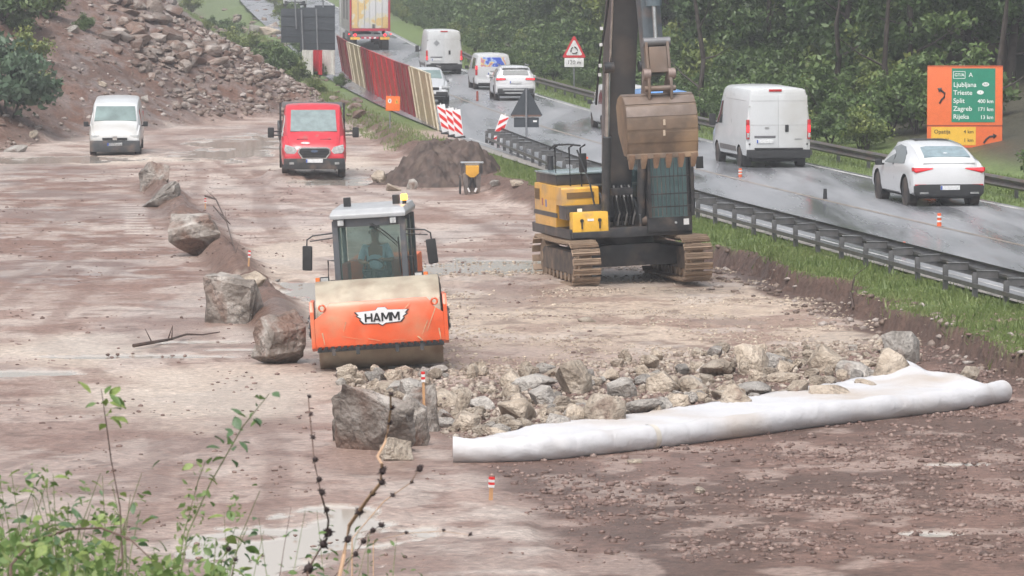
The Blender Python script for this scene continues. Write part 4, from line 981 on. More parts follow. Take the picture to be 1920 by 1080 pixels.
# small white van with a printed rear window
def small_van(name, label, px, py, yaw, sc, paint, glassmat, facing_rear=True, h=1.82, dark=False, **kw):
    st = [(-2.2, .42, 1.0, 1.70, .84, .70), (-2.17, .36, 1.0, h - .04, .89, .76), (-2.0, .33, 1.0, h, .905, .78), (.35, .31, 1.0, h + .01, .91, .79), (.85, .31, 1.0, h - .09, .91, .78), (1.45, .31, .98, 1.22, .905, .80), (2.0, .33, .88, 1.02, .88, .78), (2.17, .35, .72, .86, .84, .70), (2.22, .38, .6, .68, .76, .6)]
    v = vehicle(name, label, 'van', paint, st, [-1.35, 1.35], .31, px, py, yaw, sc, **kw)
    p, bx_, side, slope = v['plate'], v['box'], v['side'], v['slope']
    y = -2.205
    if not dark:
        bx_('rear_window', (0, y - .003, 1.40), (1.24, .02, .50), glassmat, .02, (R_(5), 0, 0))
    else:
        p('door_split', rect(-.006, .006, .5, 1.7), y - .01, P('seam grey', (.35, .35, .36), .5), .008, 0)
    bx_('rear_bumper', (0, -2.22, .46), (1.66, .12, .22), paint if not dark else BLK, .04); bx_('lower_trim', (0, -2.24, .36), (1.5, .1, .1), BLK, .02)
    nplate(v, 0, y - .03, .86); bx_('door_handle', (0, y - .02, .97), (.3, .03, .05), P('handle grey', (.3, .3, .31), .4), .01)
    for sx in (-1, 1):
        bx_('tail_light', (sx * .83, -2.18, 1.02), (.11, .10, .48), REDL, .03); bx_('tail_light_lamp', (sx * .84, -2.235, 1.15), (.08, .012, .15), REDON, .01)
    side('side_window', [(.45, 1.08), (1.22, 1.04), (.92, 1.55), (.55, 1.62)], CARGLS)
    side('side_window', [(-1.9, 1.10), (-.45, 1.08), (-.45, 1.62), (-1.75, 1.60)] if not dark else [(.40, 1.08), (.46, 1.08), (.46, 1.1), (.40, 1.1)], CARGLS)
    seam(v, [(.37, .42), (.385, .42), (.385, 1.6), (.37, 1.6)]); seam(v, [(-.6, .42), (-.585, .42), (-.585, 1.6), (-.6, 1.6)])
    slope('windscreen', [(-.73, 1.25), (.73, 1.25), (.67, h - .12), (-.67, h - .12)], SCRGLS, .85, 1.45)
    for sx in (-1, 1): v['box']('headlight', (sx * .66, 2.08, .76), (.34, .22, .14), LENS, .05)
    bx_('front_bumper', (0, 2.17, .47), (1.60, .16, .30), BLK, .06); bx_('grille', (0, 2.20, .70), (.86, .08, .09), BLK, .01)
    nplate(v, 0, 2.265, .52, True)
    mirrors(v, .98, 1.10, .90, .17, .17)
    bx_('underbody', (0, 0, .3), (1.4, 3.8, .14), BLK, .02)
    return v
def print_mat(name, cols, scale, seed):
    m, n, l, b = _new(name)
    tc = n.new('ShaderNodeTexCoord'); mp = n.new('ShaderNodeMapping'); mp.inputs['Location'].default_value = (seed, seed * .7, seed * 1.3); l.new(tc.outputs['Object'], mp.inputs[0])
    nz = n.new('ShaderNodeTexNoise'); nz.inputs['Scale'].default_value = scale; nz.inputs['Detail'].default_value = 3; l.new(mp.outputs[0], nz.inputs[0])
    rp = n.new('ShaderNodeValToRGB'); rp.color_ramp.interpolation = 'CONSTANT'; l.new(nz.outputs[0], rp.inputs[0]); e = rp.color_ramp.elements
    e[0].position = 0; e[0].color = (*cols[0], 1); e[1].position = .6; e[1].color = (*cols[-1], 1)
    for i, c in enumerate(cols[1:-1]): k = e.new(.42 + .14 * (i + .3) / max(1, len(cols) - 2)); k.color = (*c, 1)
    l.new(rp.outputs[0], b.inputs['Base Color']); b.inputs['Roughness'].default_value = .35; return m
ADV = print_mat('window advert print', [(.06, .12, .55), (.35, .45, .75), (.75, .62, .2), (.6, .25, .3), (.6, .62, .7)], 2.2, 3.1)
q = G(922, 170)
small_van('delivery_van', 'small white van with a blue and yellow advert across its rear window', 922, 170, math.atan(-float(RS(q.y))), .98, VW_, ADV)
q = G(1168, 246)
small_van('delivery_van', 'white van on the road half hidden behind the excavator boom', 1170, 247, math.atan(-float(RS(q.y))), .94, VW_, CARGLS)
BLU = P('blue roof paint', (.10, .28, .62), .3, var=.1, coat=.5)
q = G(1246, 268)
small_van('delivery_van', 'blue van almost hidden behind the raised excavator bucket, only its roof corner showing', 1244, 268, math.atan(-float(RS(q.y))), 1.0, BLU, CARGLS)
# parked white small van on the site, nose down towards the camera
q = G(217, 289)
sv_ = small_van('parked_van', 'white van with a dark front bumper parked at the foot of the rubble slope', 217, 289, PI + R_(3.5), 1.0, VW_, CARGLS, dark=True, rear_anchor=False, pitch=R_(-3.5))
BP_ = P('grey plastic bumper', (.045, .05, .056), .5, var=.15, dirt=(.15, .11, .09), damt=.3)
sv_['box']('front_skirt', (0, 2.19, .45), (1.74, .17, .40), BP_, .07)
sv_['box']('maker_badge', (0, 2.265, .73), (.15, .02, .13), CHROME, .04)
# SUVs
def suv(name, label, px, py, yaw, sc, paint, rear=True, coupe=False, w=.91, h=1.60, L=2.2, wb=1.33, r=.36, lc=None, **kw):
    if coupe:
        st = [(-2.46, .52, .95, 1.06, .86, .66), (-2.43, .44, 1.0, 1.18, .95, .74), (-2.34, .38, 1.06, 1.30, .985, .78), (-2.0, .34, 1.10, 1.44, 1.0, .77), (-1.5, .32, 1.12, 1.60, 1.0, .74), (-.9, .32, 1.08, 1.70, 1.0, .73), (-.2, .32, 1.05, 1.74, 1.0, .73), (.4, .32, 1.03, 1.70, 1.0, .72), (1.2, .32, 1.0, 1.22, 1.0, .78), (1.9, .34, .96, 1.12, .985, .80), (2.32, .38, .84, 1.0, .93, .74), (2.44, .45, .7, .84, .82, .62)]
    else:
        k = w
        st = [(-L, .50, .92, 1.02, k * .84, k * .72), (-L + .05, .40, .98, 1.16, k * .96, k * .80), (-L + .22, .34, 1.0, h - .16, k * .99, k * .75), (-L + .55, .32, 1.0, h - .04, k, k * .76), (-.3, .31, .98, h, k, k * .77), (.35, .31, .96, h - .06, k, k * .76), (1.05, .31, .94, 1.10, k, k * .82), (1.75, .33, .84, .98, k * .96, k * .76), (L - .06, .38, .66, .80, k * .88, k * .66), (L, .45, .6, .68, k * .75, k * .5)]
    v = vehicle(name, label, 'car', paint, st, [-wb - (.14 if coupe else 0), wb + (.02 if coupe else 0)], r, px, py, yaw, sc, tw=.26 if coupe else .22, rim=P('dark alloy', (.08, .085, .09), .35, .6) if coupe else None, **kw)
    p, bx_, side, slope = v['plate'], v['box'], v['side'], v['slope']
    yb = st[0][0]; hw_ = st[2][4]
    bx_('underbody', (0, 0, .34), (1.5, 4.2, .16), BLK, .02)
    if coupe:
        slope('rear_window', [(-.62, 1.35), (.62, 1.35), (.57, 1.57), (.4, 1.595), (-.4, 1.595), (-.57, 1.57)], P('pale reflecting rear glass', (.22, .30, .33), .12, coat=1, var=.15), -2.3, -1.5, .03)
        side('side_window', [(-1.45, 1.17), (.95, 1.09), (.42, 1.52), (-.2, 1.62), (-.75, 1.58), (-1.25, 1.40)], CARGLS)
        side('window_pillar', [(-.28, 1.09), (-.18, 1.09), (-.22, 1.60), (-.30, 1.60)], BLK, .012)
        for sx in (-1, 1):
            q_ = [(sx * .95, 1.10), (sx * .95, .99), (sx * .88, .95), (sx * .42, 1.065), (sx * .45, 1.09)]
            p('tail_light', q_, -2.425, REDL, .09, .012); p('tail_light_lamp', [(sx * .92, 1.08), (sx * .92, 1.01), (sx * .46, 1.065), (sx * .48, 1.08)], -2.472, REDON, .012, 0)
            p('side_light', [(sx * .985, 1.10), (sx * .98, 1.0), (sx * .9, 1.0), (sx * .9, 1.10)], -2.36, REDL, .1, .01)
            bx_('exhaust_trim', (sx * .68, -2.49, .43), (.24, .04, .05), CHROME, .01)
            p('reflector', rect(sx * .62, sx * .92, .63, .66), -2.46, REDL, .03, 0)
        p('rear_diffuser', [(-.86, .34), (.86, .34), (.93, .42), (.95, .62), (.78, .66), (-.78, .66), (-.95, .62), (-.93, .42)], -2.42, BLK, .12, .03)
        nplate(v, .02, -2.50, .57)
        bx_('spoiler_lip', (0, -2.39, 1.215), (1.4, .10, .03), paint, .012)
        side('sill', [(-1.0, .30), (1.0, .30), (1.0, .38), (-1.0, .38)], BLK, .012); side('sill_chrome', [(-.95, .385), (.95, .385), (.95, .40), (-.95, .40)], CHROME, .014)
        side('wheel_arch_trim', [(-2.28, .66), (-2.2, .60), (-2.16, .70), (-2.2, .80)], P('seam grey', (.35, .35, .36), .5), .002)
        slope('windscreen', [(-.66, 1.26), (.66, 1.26), (.60, 1.62), (-.60, 1.62)], CARGLS, .4, 1.2)
        bx_('sunroof', (0, -.25, 1.745), (.9, .7, .022), BLK, .004)
        seam(v, [(-.45, .45), (-.435, .45), (-.435, 1.05), (-.45, 1.05)]); seam(v, [(.75, .45), (.765, .45), (.765, 1.05), (.75, 1.05)])
        mirrors(v, .80, 1.10, .98, .18, .16, BLK)
    else:
        slope('rear_window', [(-.58, 1.20), (.58, 1.20), (.54, h - .20), (-.54, h - .20)], CARGLS, -L + .05, -L + .22, .03)
        side('side_window', [(-1.75, 1.10), (.82, 1.02), (.40, h - .19), (-1.45, h - .16)], CARGLS)
        for a in (-.35, -1.25): side('window_pillar', [(a, 1.03), (a + .07, 1.03), (a + .05, h - .16), (a, h - .16)], BLK, .012)
        for sx in (-1, 1):
            p('tail_light', [(sx * .86, 1.08), (sx * .86, .97), (sx * .42, 1.0), (sx * .45, 1.08)], yb + .03, REDL, .1, .012); p('tail_light_lamp', [(sx * .83, 1.06), (sx * .83, 1.0), (sx * .5, 1.01), (sx * .5, 1.05)], yb - .025, REDON, .012, 0)
        bx_('rear_bumper_trim', (0, yb - .01, .50), (1.6, .08, .20), BLK, .03); bx_('skid_plate', (0, yb - .045, .56), (1.15, .03, .05), P('skid silver', (.5, .51, .52), .35, .4), .01); bx_('skid_plate', (0, yb - .045, .42), (.95, .03, .05), P('skid silver', (.5, .51, .52), .35, .4), .01)
        bx_('bumper_sill', (0, yb - .01, .70), (1.62, .06, .14), paint, .03)
        nplate(v, 0, yb - .03, .90); bx_('roof_spoiler', (0, -L + .28, h - .07), (1.2, .26, .04), paint, .015)
        slope('windscreen', [(-.64, 1.15), (.64, 1.15), (.58, h - .12), (-.58, h - .12)], SCRGLS, .35, 1.05)
        for sx in (-1, 1): bx_('headlight', (sx * .68, L - .12, .80), (.34, .24, .13), LENS, .05); bx_('roof_rail', (sx * .62, -.6, h + .03), (.04, 2.0, .04), P('rail grey', (.3, .3, .31), .3, .5), .01)
        bx_('grille', (0, L - .02, .74), (.80, .08, .12), BLK, .03); bx_('front_bumper', (0, L, .50), (1.55, .12, .20), BLK, .05); nplate(v, 0, L + .07, .56, True)
        side('sill', [(-1.0, .30), (1.0, .30), (1.0, .40), (-1.0, .40)], BLK, .012)
        seam(v, [(-.33, .45), (-.32, .45), (-.32, 1.0), (-.33, 1.0)])
        mirrors(v, .72, 1.06, .90, .16, .14, paint)
    return v
q = G(1768, 388)
suv('coupe_car', 'glossy white coupe style car driving away below the orange direction board', 1764, 389, math.atan(-float(RS(q.y))) - R_(1), .97, WC_, coupe=True, r=.42, wb=1.46)
q = G(965, 190)
suv('white_car', 'white hatchback car driving away right behind the small van with the advert', 964, 191, math.atan(-float(RS(q.y))) * .75, 1.0, WC_)
q = G(803, 196)
suv('oncoming_car', 'white car facing the camera, coming past the end of the red and cream hoarding', 803, 197, PI + math.atan(-float(RS(q.y))), 1.0, SIL, rear_anchor=False)
# ------------------------------------------------------------------ red dropside truck, facing the camera
RED = P('red van paint', (.52, .02, .035), .3, var=.06, coat=.8, dirt=(.3, .12, .10), damt=.1)
q = G(586, 331)
stt = [(-.2, .62, 1.2, 2.10, .95, .84), (-.15, .55, 1.25, 2.20, .99, .87), (.55, .45, 1.25, 2.24, 1.0, .88), (.85, .42, 1.25, 2.16, 1.01, .87), (1.62, .40, 1.22, 1.40, 1.01, .84), (2.1, .40, 1.02, 1.18, .99, .80), (2.32, .42, .80, .98, .92, .72), (2.38, .48, .7, .82, .84, .6)]
tk = vehicle('dropside_truck', 'red dropside work truck parked on the site facing the camera', 'truck', RED, stt, [1.38], .36, 588, 330, PI + R_(4), 1.0, rear_anchor=False, rim=P('dark steel rim', (.12, .12, .125), .5, .4), pitch=R_(-2))
p, bx_ = tk['plate'], tk['box']
bx_('load_bed', (0, -1.9, .98), (2.06, 3.2, .10), P('grey bed', (.16, .16, .165), .6), .01)
for sx in (-1, 1): bx_('side_board', (sx * 1.03, -1.9, 1.22), (.04, 3.2, .40), P('dark side board', (.05, .05, .055), .5), .01)
bx_('tail_board', (0, -3.5, 1.22), (2.06, .04, .40), P('dark side board', (.05, .05, .055), .5), .01)
for sx in (-1, 1): bx_('headboard_post', (sx * 1.0, -.34, 1.52), (.06, .07, 1.36), BLK, .01)
bx_('headboard', (0, -.34, 2.14), (1.9, .05, .18), P('grey bed', (.16, .16, .165), .6), .01)
bx_('chassis', (0, -1.7, .68), (.9, 3.6, .22), BLK, .02)
for sx in (-1, 1):
    w = MB(); w.cyl((sx * .62, 0, 0), (sx * 1.0, 0, 0), .36, n=24); wo = w.build('wheel', RUBBER, tk['root'], 40); wo.location = (0, -2.2, .36)
    bx_('mudflap', (sx * .85, -2.75, .45), (.3, .02, .4), BLK, 0)
tk['slope']('windscreen', [(-.72, 1.44), (.72, 1.44), (.69, 2.06), (-.69, 2.06)], P('silvery windscreen sunshade', (.17, .22, .225), .3, .1, var=.15, coat=.4), .85, 1.62, .02)
tk['side']('side_window', [(.05, 1.32), (1.35, 1.28), (.95, 1.90), (.15, 1.98)], CARGLS)
for sx in (-1, 1):
    p('headlight', [(sx * .90, 1.10), (sx * .93, .92), (sx * .86, .82), (sx * .60, .80), (sx * .52, .90), (sx * .60, 1.02)], 2.29, LENS, .16, .03)
    bx_('fog_lamp', (sx * .70, 2.44, .52), (.14, .05, .07), P('dim lamp', (.3, .3, .3), .3), .01)
    bx_('hood_vent', (sx * .36, 2.0, 1.235), (.34, .04, .02), BLK, .005)
p('grille_surround', [(-.48, .98), (-.40, 1.02), (.40, 1.02), (.48, .98), (.52, .86), (.38, .66), (-.38, .66), (-.52, .86)], 2.375, CHROME, .10, .02)
p('grille', [(-.44, .96), (-.38, .985), (.38, .985), (.44, .96), (.47, .86), (.35, .69), (-.35, .69), (-.47, .86)], 2.40, BLK, .10, .02)
for z in (.76, .84, .92): bx_('grille_bar', (0, 2.455, z), (.8, .012, .015), DGR, 0)
p('maker_oval', [(.11 * math.cos(a), .90 + .04 * math.sin(a)) for a in [2 * PI * i / 16 for i in range(16)]], 2.47, P('blue oval', (.10, .14, .22), .3, .3), .02, 0)
bx_('front_bumper', (0, 2.36, .50), (1.90, .18, .34), P('black bumper', (.03, .032, .035), .5, var=.2, dirt=(.14, .10, .08), damt=.3), .06)
nplate(tk, 0, 2.47, .60, True)
p('bonnet_sticker', [(.12, 1.13), (.20, 1.17), (.34, 1.17), (.42, 1.14), (.36, 1.11), (.2, 1.10)], 2.215, WHITE, .02, 0)
for sx in (-1, 1):
    bx_('mirror_arm', (sx * 1.12, 1.15, 1.42), (.28, .05, .04), BLK, .005); bx_('mirror_arm', (sx * 1.12, 1.15, 1.30), (.28, .05, .04), BLK, .005); bx_('mirror', (sx * 1.32, 1.15, 1.38), (.20, .12, .32), BLK, .04)
# ------------------------------------------------------------------ lorry with map printed doors
q = G(694, 97)
yaw = math.atan(-float(RS(q.y))) * .9
lr = thing('articulated_lorry', 'articulated lorry with a yellow and white print on its red framed rear doors', 'lorry', (q.x, q.y, q.z), (0, 0, yaw), sc=1.0)
TRL = P('lorry pale grey side', (.38, .38, .37), .45, var=.08, scale=1.5, dirt=(.25, .24, .22), damt=.3)
REDF = P('lorry red frame', (.40, .03, .06), .4, dirt=(.2, .08, .08), damt=.2)
MB().box((0, 6.9, 2.62), (2.48, 13.4, 2.66)).build('trailer_box', TRL, lr, 30, .03)
mp1 = print_mat('map print', [(.55, .55, .56), (.58, .55, .45), (.62, .45, .20), (.60, .42, .17)], .9, 1.7)
for sx in (-1, 1): MB().box((sx * .57, .17, 2.66), (1.12, .05, 2.40)).build('rear_door', mp1, lr, 30, .01)
for sx in (-1, 1): MB().box((sx * 1.21, .17, 2.62), (.12, .10, 2.70)).build('door_frame', REDF, lr, 30, .01)
MB().box((0, .17, 3.95), (2.5, .1, .10)).build('door_frame', REDF, lr, 30, .01); MB().box((0, .17, 1.36), (2.54, .12, .16)).build('door_frame', REDF, lr, 30, .01)
for x in (-.75, -.35, .35, .75): MB().cyl((x, .12, 1.5), (x, .12, 3.85), .018, n=6).build('lock_rod', P('rod grey', (.4, .4, .4), .4), lr)
MB().box((.22, .13, 1.58), (.16, .03, .26)).build('door_latch', P('latch dark', (.12, .12, .12), .5), lr)
MB().box((0, .2, 1.0), (2.3, .12, .16)).build('light_bar', P('bar grey', (.18, .18, .19), .5), lr, 30, .01)
MB().box((0, .12, .86), (1.1, .06, .14)).build('underrun_bar', REDF, lr, 30, .01)
for k in (-.3, 0, .3): MB().box((k, .08, .86), (.13, .02, .09)).build('bar_marker', WHITE, lr)
for sx in (-1, 1):
    MB().box((sx * .93, .12, .83), (.60, .05, .16)).build('reflector_plate', P('yellow reflector plate', (.72, .42, .08), .4), lr)
    MB().cyl((sx * .93, .13, 1.04), (sx * .93, .08, 1.04), .09, n=12).build('tail_lamp', REDON, lr); MB().cyl((sx * 1.3, .15, 1.10), (sx * 1.3, .10, 1.10), .05, n=10).build('marker_lamp', REDON, lr)
    for y in (1.6, 2.9, 4.2):
        w = MB(); w.cyl((sx * .78, y, .5), (sx * 1.22, y, .5), .5, n=22); w.cyl((sx * 1.22, y, .5), (sx * 1.24, y, .5), .25, n=12); w.build('wheel', RUBBER, lr, 40)
    MB().box((sx * 1.0, 1.0, .62), (.42, .03, .6)).build('mudflap', BLK, lr)
    MB().box((sx * 1.18, 6.8, .95), (.05, 3.4, .5)).build('side_guard', P('bar grey', (.18, .18, .19), .5), lr)
c = MB(); c.prism([(14.6, .6), (17.0, .6), (17.2, 1.6), (16.8, 2.4), (16.5, 3.7), (15.6, 3.9), (14.6, 3.4)], 'x', -1.24, 1.24); c.build('tractor_cab', VW_, lr, 30, .08)
for sx in (-1, 1):
    for y in (11.5, 15.6): w = MB(); w.cyl((sx * .8, y, .5), (sx * 1.22, y, .5), .5, n=22); w.build('wheel', RUBBER, lr, 40)
MB().box((0, 12, .9), (.9, 8, .35)).build('tractor_chassis', BLK, lr)
for y, w_ in ((4.4, 3.0), (9.0, 2.2)): MB().box((-1.245, y, 2.7), (.012, w_, 1.5)).build('side_graphic', P('grey side graphic', (.16, .16, .17), .5, var=.5, scale=.8), lr)
# white car beyond the boards
q = at(553, 40, 330); zc = TZ(q.x, 330)
suv('distant_car', 'distant white car just showing above the dark sign backs at top left', 0, 0, 0.05, 1.0, WC_, loc=Vector((q.x, 330, max(zc, 2.9))))
# ------------------------------------------------------------------ stones, rubble, soil heap, geotextile
LIME = stone_mat('pale limestone', (.21, .165, .125), (.40, .33, .26), (.52, .45, .375), 1.8, samt=.35)
LIMEG = stone_mat('grey limestone', (.20, .18, .16), (.36, .33, .30), (.48, .45, .42), 2.0, samt=.35)
RUBST = stone_mat('rubble rock stained with earth', (.12, .085, .065), (.24, .195, .17), (.37, .34, .315), 1.4, samt=.7)
LIMEB = stone_mat('boulder stone stained with soil', (.09, .073, .06), (.245, .215, .19), (.44, .41, .38), 2.2, samt=.66, crack=.5)
def rock_mesh(name, seed, n=18, asp=(1, 1, 1), detail=0, bev=.05, base=False):
    r = np.random.default_rng(seed); bm = bmesh.new()
    for k in range(n):
        v = r.normal(size=3); v /= np.linalg.norm(v) + 1e-9
        v = np.sign(v) * np.abs(v) ** .75; v *= r.uniform(.42, .56)
        bm.verts.new((v[0] * asp[0], v[1] * asp[1], v[2] * asp[2]))
    res = bmesh.ops.convex_hull(bm, input=bm.verts)
    bmesh.ops.delete(bm, geom=[g for g in res['geom_interior'] if isinstance(g, bmesh.types.BMVert)], context='VERTS')
    bmesh.ops.dissolve_limit(bm, angle_limit=.22, verts=bm.verts, edges=bm.edges)
    if bev: bmesh.ops.bevel(bm, geom=bm.edges[:], offset=bev, segments=1, affect='EDGES', clamp_overlap=True)
    if detail:
        bmesh.ops.triangulate(bm, faces=bm.faces); bmesh.ops.subdivide_edges(bm, edges=bm.edges, cuts=detail, use_grid_fill=True)
        from mathutils import noise as mn
        for v in bm.verts:
            p = v.co * 3.1 + Vector((seed * 3.3, 0, 0)); q = v.co * 8 + Vector((0, seed, 0))
            rdg = abs(mn.noise(v.co * 2.2 + Vector((seed, seed * .3, 1.7))))
            v.co += v.co.normalized() * (.035 * mn.noise(p) + .022 * mn.noise(q) + .012 * mn.noise(v.co * 19) - .045 * max(0, .09 - rdg) / .09)
    if base:
        zl = min(v.co.z for v in bm.verts); zh = max(v.co.z for v in bm.verts); zc = zl + (zh - zl) * .5
        for v in bm.verts:
            if v.co.z < zc: f_ = (zc - v.co.z) / (zc - zl); v.co.x *= 1 + .10 * f_; v.co.y *= 1 + .10 * f_
    zmin = min(v.co.z for v in bm.verts)
    for v in bm.verts: v.co.z -= zmin
    me = bpy.data.meshes.new(name); bm.to_mesh(me); bm.free()
    me.polygons.foreach_set('use_smooth', [True] * len(me.polygons)); me.set_sharp_from_angle(angle=R_(26 if not detail else 14))
    return me
RK = {}
for i in range(14):
    me = rock_mesh('stone', 100 + i, 16 + i % 5 * 2, ((1, .85, .75), (1, .8, .9), (1.1, .8, .6), (.9, .9, .9))[i % 4], bev=.018 if i % 2 else .035)
    for nm, m in (('p', LIME), ('g', LIMEG), ('r', RUBST)):
        c = me.copy(); c.materials.append(m); RK[(i, nm)] = c
def stone(name, p, w, h, seed, mat, label, cat, group, sink=.12, rot=None):
    rs = random.Random(seed); o = bpy.data.objects.new(name, RK[(seed % 14, mat)]); COL.objects.link(o)
    o.location = (p.x, p.y, p.z - h * sink); o.rotation_euler = rot or (rs.uniform(-.3, .3), rs.uniform(-.35, .35), rs.uniform(0, 6.28))
    o.scale = (w, w * rs.uniform(.8, 1.1), h); return tag(o, label, cat, group)
def sc_at(p): return F / p.y
# big boulders: own shapes
BOUL = [(291, 338, 66, 52, 'grey pointed boulder farthest along the row beside the lane', 4, .9), (305, 380, 92, 46, 'low cream and brown boulder second from the far end of the row', 12, .9), (360, 482, 108, 76, 'rounded cream and grey boulder in the middle of the row left of the roller', 15, 1),
        (434, 606, 128, 88, 'brown boulder with a pale top, next to the red and white peg', 21, 1), (523, 684, 114, 96, 'dark brown pointed boulder just left of the roller drum', 27, 1), (700, 850, 176, 122, 'huge cracked grey boulder in front of the roller at the corner of the stone edge', 33, 1),
        (742, 864, 72, 36, 'small pale boulder wedged under the huge cracked boulder', 39, .9), (772, 838, 70, 92, 'cracked grey boulder standing against the right side of the huge one', 63, .8), (648, 830, 60, 62, 'broken grey boulder lying against the left side of the huge one', 66, .9), (790, 812, 92, 84, 'beige slab shaped boulder leaning behind the huge cracked boulder', 45, .5), (460, 545, 70, 40, 'flat pale rock behind the brown boulder with the pale top', 51, .9), (652, 722, 44, 32, 'pale pointed rock below the left end of the roller drum', 57, .9)]
for (px, py, w, h, lab, sd_, dp) in BOUL:
    p = G(px, py); k = sc_at(p); w *= .92; h *= .95
    me = rock_mesh('boulder', sd_, 14, (1, .9, .95), detail=3, bev=.012, base=True); me.materials.append(LIMEB if h > 40 else LIME)
    bb = [v.co for v in me.vertices]; wx = max(v.x for v in bb) - min(v.x for v in bb); wz = max(v.z for v in bb)
    o = link('boulder', me); yy_ = p.y + w / k * .3; o.location = (p.x, yy_, min(p.z, TZ(p.x, yy_), TZ(p.x - w / k * .3, yy_), TZ(p.x + w / k * .3, yy_)) - h / k * .22); o.scale = (w / k / wx, w / k / wx * dp, (h / k * 1.25 + .06) / wz)
    tag(o, lab, 'boulder')
# the stone edge of the platform
BIG = [(1078, 738, 72, 62), (1005, 730, 62, 45), (955, 728, 42, 35), (964, 790, 70, 70), (1015, 760, 55, 38), (1080, 792, 60, 55), (1137, 795, 72, 56), (1205, 778, 92, 38), (1235, 738, 60, 42), (1150, 714, 44, 36), (1165, 748, 52, 38), (835, 762, 64, 48), (868, 775, 34, 50), (905, 768, 50, 38), (880, 808, 52, 38), (935, 822, 50, 28), (1045, 800, 44, 26), (1345, 705, 52, 50), (1405, 702, 62, 54), (1410, 745, 58, 46), (1375, 762, 52, 38), (1352, 752, 52, 34), (1455, 692, 44, 32), (1470, 718, 52, 32), (1550, 702, 62, 54), (1602, 706, 58, 46), (1660, 712, 62, 56), (1555, 746, 60, 38), (1690, 682, 72, 62), (1290, 735, 62, 46), (1275, 766, 46, 30), (1240, 768, 54, 36), (1500, 742, 44, 30), (1625, 728, 40, 26), (770, 745, 56, 34), (720, 735, 50, 32), (1815, 718, 46, 32), (1330, 700, 40, 30)]
WL = {0: 'largest pale block on top of the stone edge, right of centre', 3: 'tall rounded stone in the middle of the stone edge', 6: 'rounded grey stone standing on the white sheet edge', 7: 'long flat tan stone lying just above the white sheet', 28: 'big brownish stone at the far right end of the stone edge', 24: 'pale wedge shaped stone left of the grey slabs near the right end'}
for i, (px, py, w, h) in enumerate(BIG):
    p = G(px, py); k = sc_at(p)
    stone('stone', p + Vector((0, w / k * .3, -.02)), w / k * 1.28, h / k * 1.5, 7 * i + 3, 'g' if i % 3 == 1 else 'p', WL.get(i, 'pale tan quarry stone set in the loose stone edge above the white sheet'), 'stone', None if i in WL else 'stones of the platform edge')
rs_ = random.Random(5)
tx_, ty_ = [600, 850, 1000, 1200, 1350, 1500, 1730], [705, 694, 690, 678, 656, 650, 628]
bx2, by2 = [640, 760, 850, 960, 1180, 1330, 1500, 1650, 1740], [730, 770, 822, 822, 788, 764, 738, 712, 700]
for i in range(255):
    px = rs_.uniform(640, 1715); t = rs_.random() ** .8
    py = np.interp(px, tx_, ty_) * (1 - t) + np.interp(px, bx2, by2) * t
    p = G(px, py); w = rs_.choice([.16, .20, .26, .30, .36])
    stone('stone', p, w, w * rs_.uniform(.75, 1.15), rs_.randrange(999), 'g' if rs_.random() < .2 else 'p', 'small angular tan stone among the bigger stones of the platform edge', 'stone', 'small stones of the platform edge')
# stones by the soil heap and loose ones on the ground
for i, (px, py, w, h, lab) in enumerate([(712, 345, 34, 32, 'pale rock at the left foot of the brown soil heap'), (768, 355, 20, 34, 'narrow upright rock at the front of the brown soil heap'), (738, 358, 40, 16, 'low flat rock lying in front of the brown soil heap'), (930, 350, 26, 22, 'grey rock at the right foot of the brown soil heap'), (968, 350, 34, 16, 'flat tan rock between the soil heap and the excavator'),
                                         (521, 527, 16, 9, 'single small dark stone lying alone on the lane behind the roller'), (1100, 603, 40, 8, 'flat brown clod lying on the sandy platform'), (1310, 925, 30, 18, 'reddish stone lying in the dark soil below the white roll'), (1190, 868, 34, 10, 'flat pale stone half buried right below the white roll')]):
    p = G(px, py); k = sc_at(p); stone('rock', p, w / k, h / k * 1.1, 31 * i + 5, 'g' if i in (1, 3, 5) else 'p', lab, 'rock', None)
# rubble on the hillside, one by one
def rubble_pts(n, poly, seed):
    r = random.Random(seed); out = []
    while len(out) < n:
        px, py = r.uniform(150, 760), r.uniform(-10, 265)
        if poly_dist(np.array([px]), np.array([py]), poly)[0] > 0: out.append((px, py))
    return out
RP = [(185, -10), (480, -10), (530, 60), (560, 120), (640, 165), (720, 225), (735, 250), (640, 235), (540, 200), (470, 165), (420, 150), (330, 215), (290, 165), (210, 90)]
for i, (px, py) in enumerate(rubble_pts(285, RP, 3)):
    p = G(px, py); r = random.Random(i); w = r.choice([.4, .5, .6, .8, 1.1]) * (1 if py < 130 else .6)
    stone('rubble_block', p, w, w * r.uniform(.5, .85), r.randrange(999), 'r', 'angular block in the rubble spilling down the hillside', 'rock', 'rubble blocks on the hillside', sink=.25)
for i, (px, py, w, h, lab) in enumerate([(75, 150, 30, 30, 'tan upright rock beside the blue green shrub on the left slope'), (140, 62, 26, 20, 'grey rock high on the left slope below the bushes'), (190, 160, 20, 14, 'single pale stone in the brown soil above the parked white van'), (272, 190, 22, 18, 'pale rock just right of the parked white van roof'), (505, 65, 54, 30, 'grey ledge of rock at the top of the rubble by the green bank'), (480, 62, 40, 24, 'grey rock beside the ledge at the top of the rubble'), (60, 255, 46, 20, 'low grey rock at the foot of the left slope'), (30, 285, 50, 16, 'flat tan rock at the lower left foot of the slope')]):
    p = G(px, py); k = sc_at(p); stone('rock', p, w / k, h / k * 1.1, 17 * i + 2, 'g' if i % 2 else 'p', lab, 'rock', None, sink=.2)
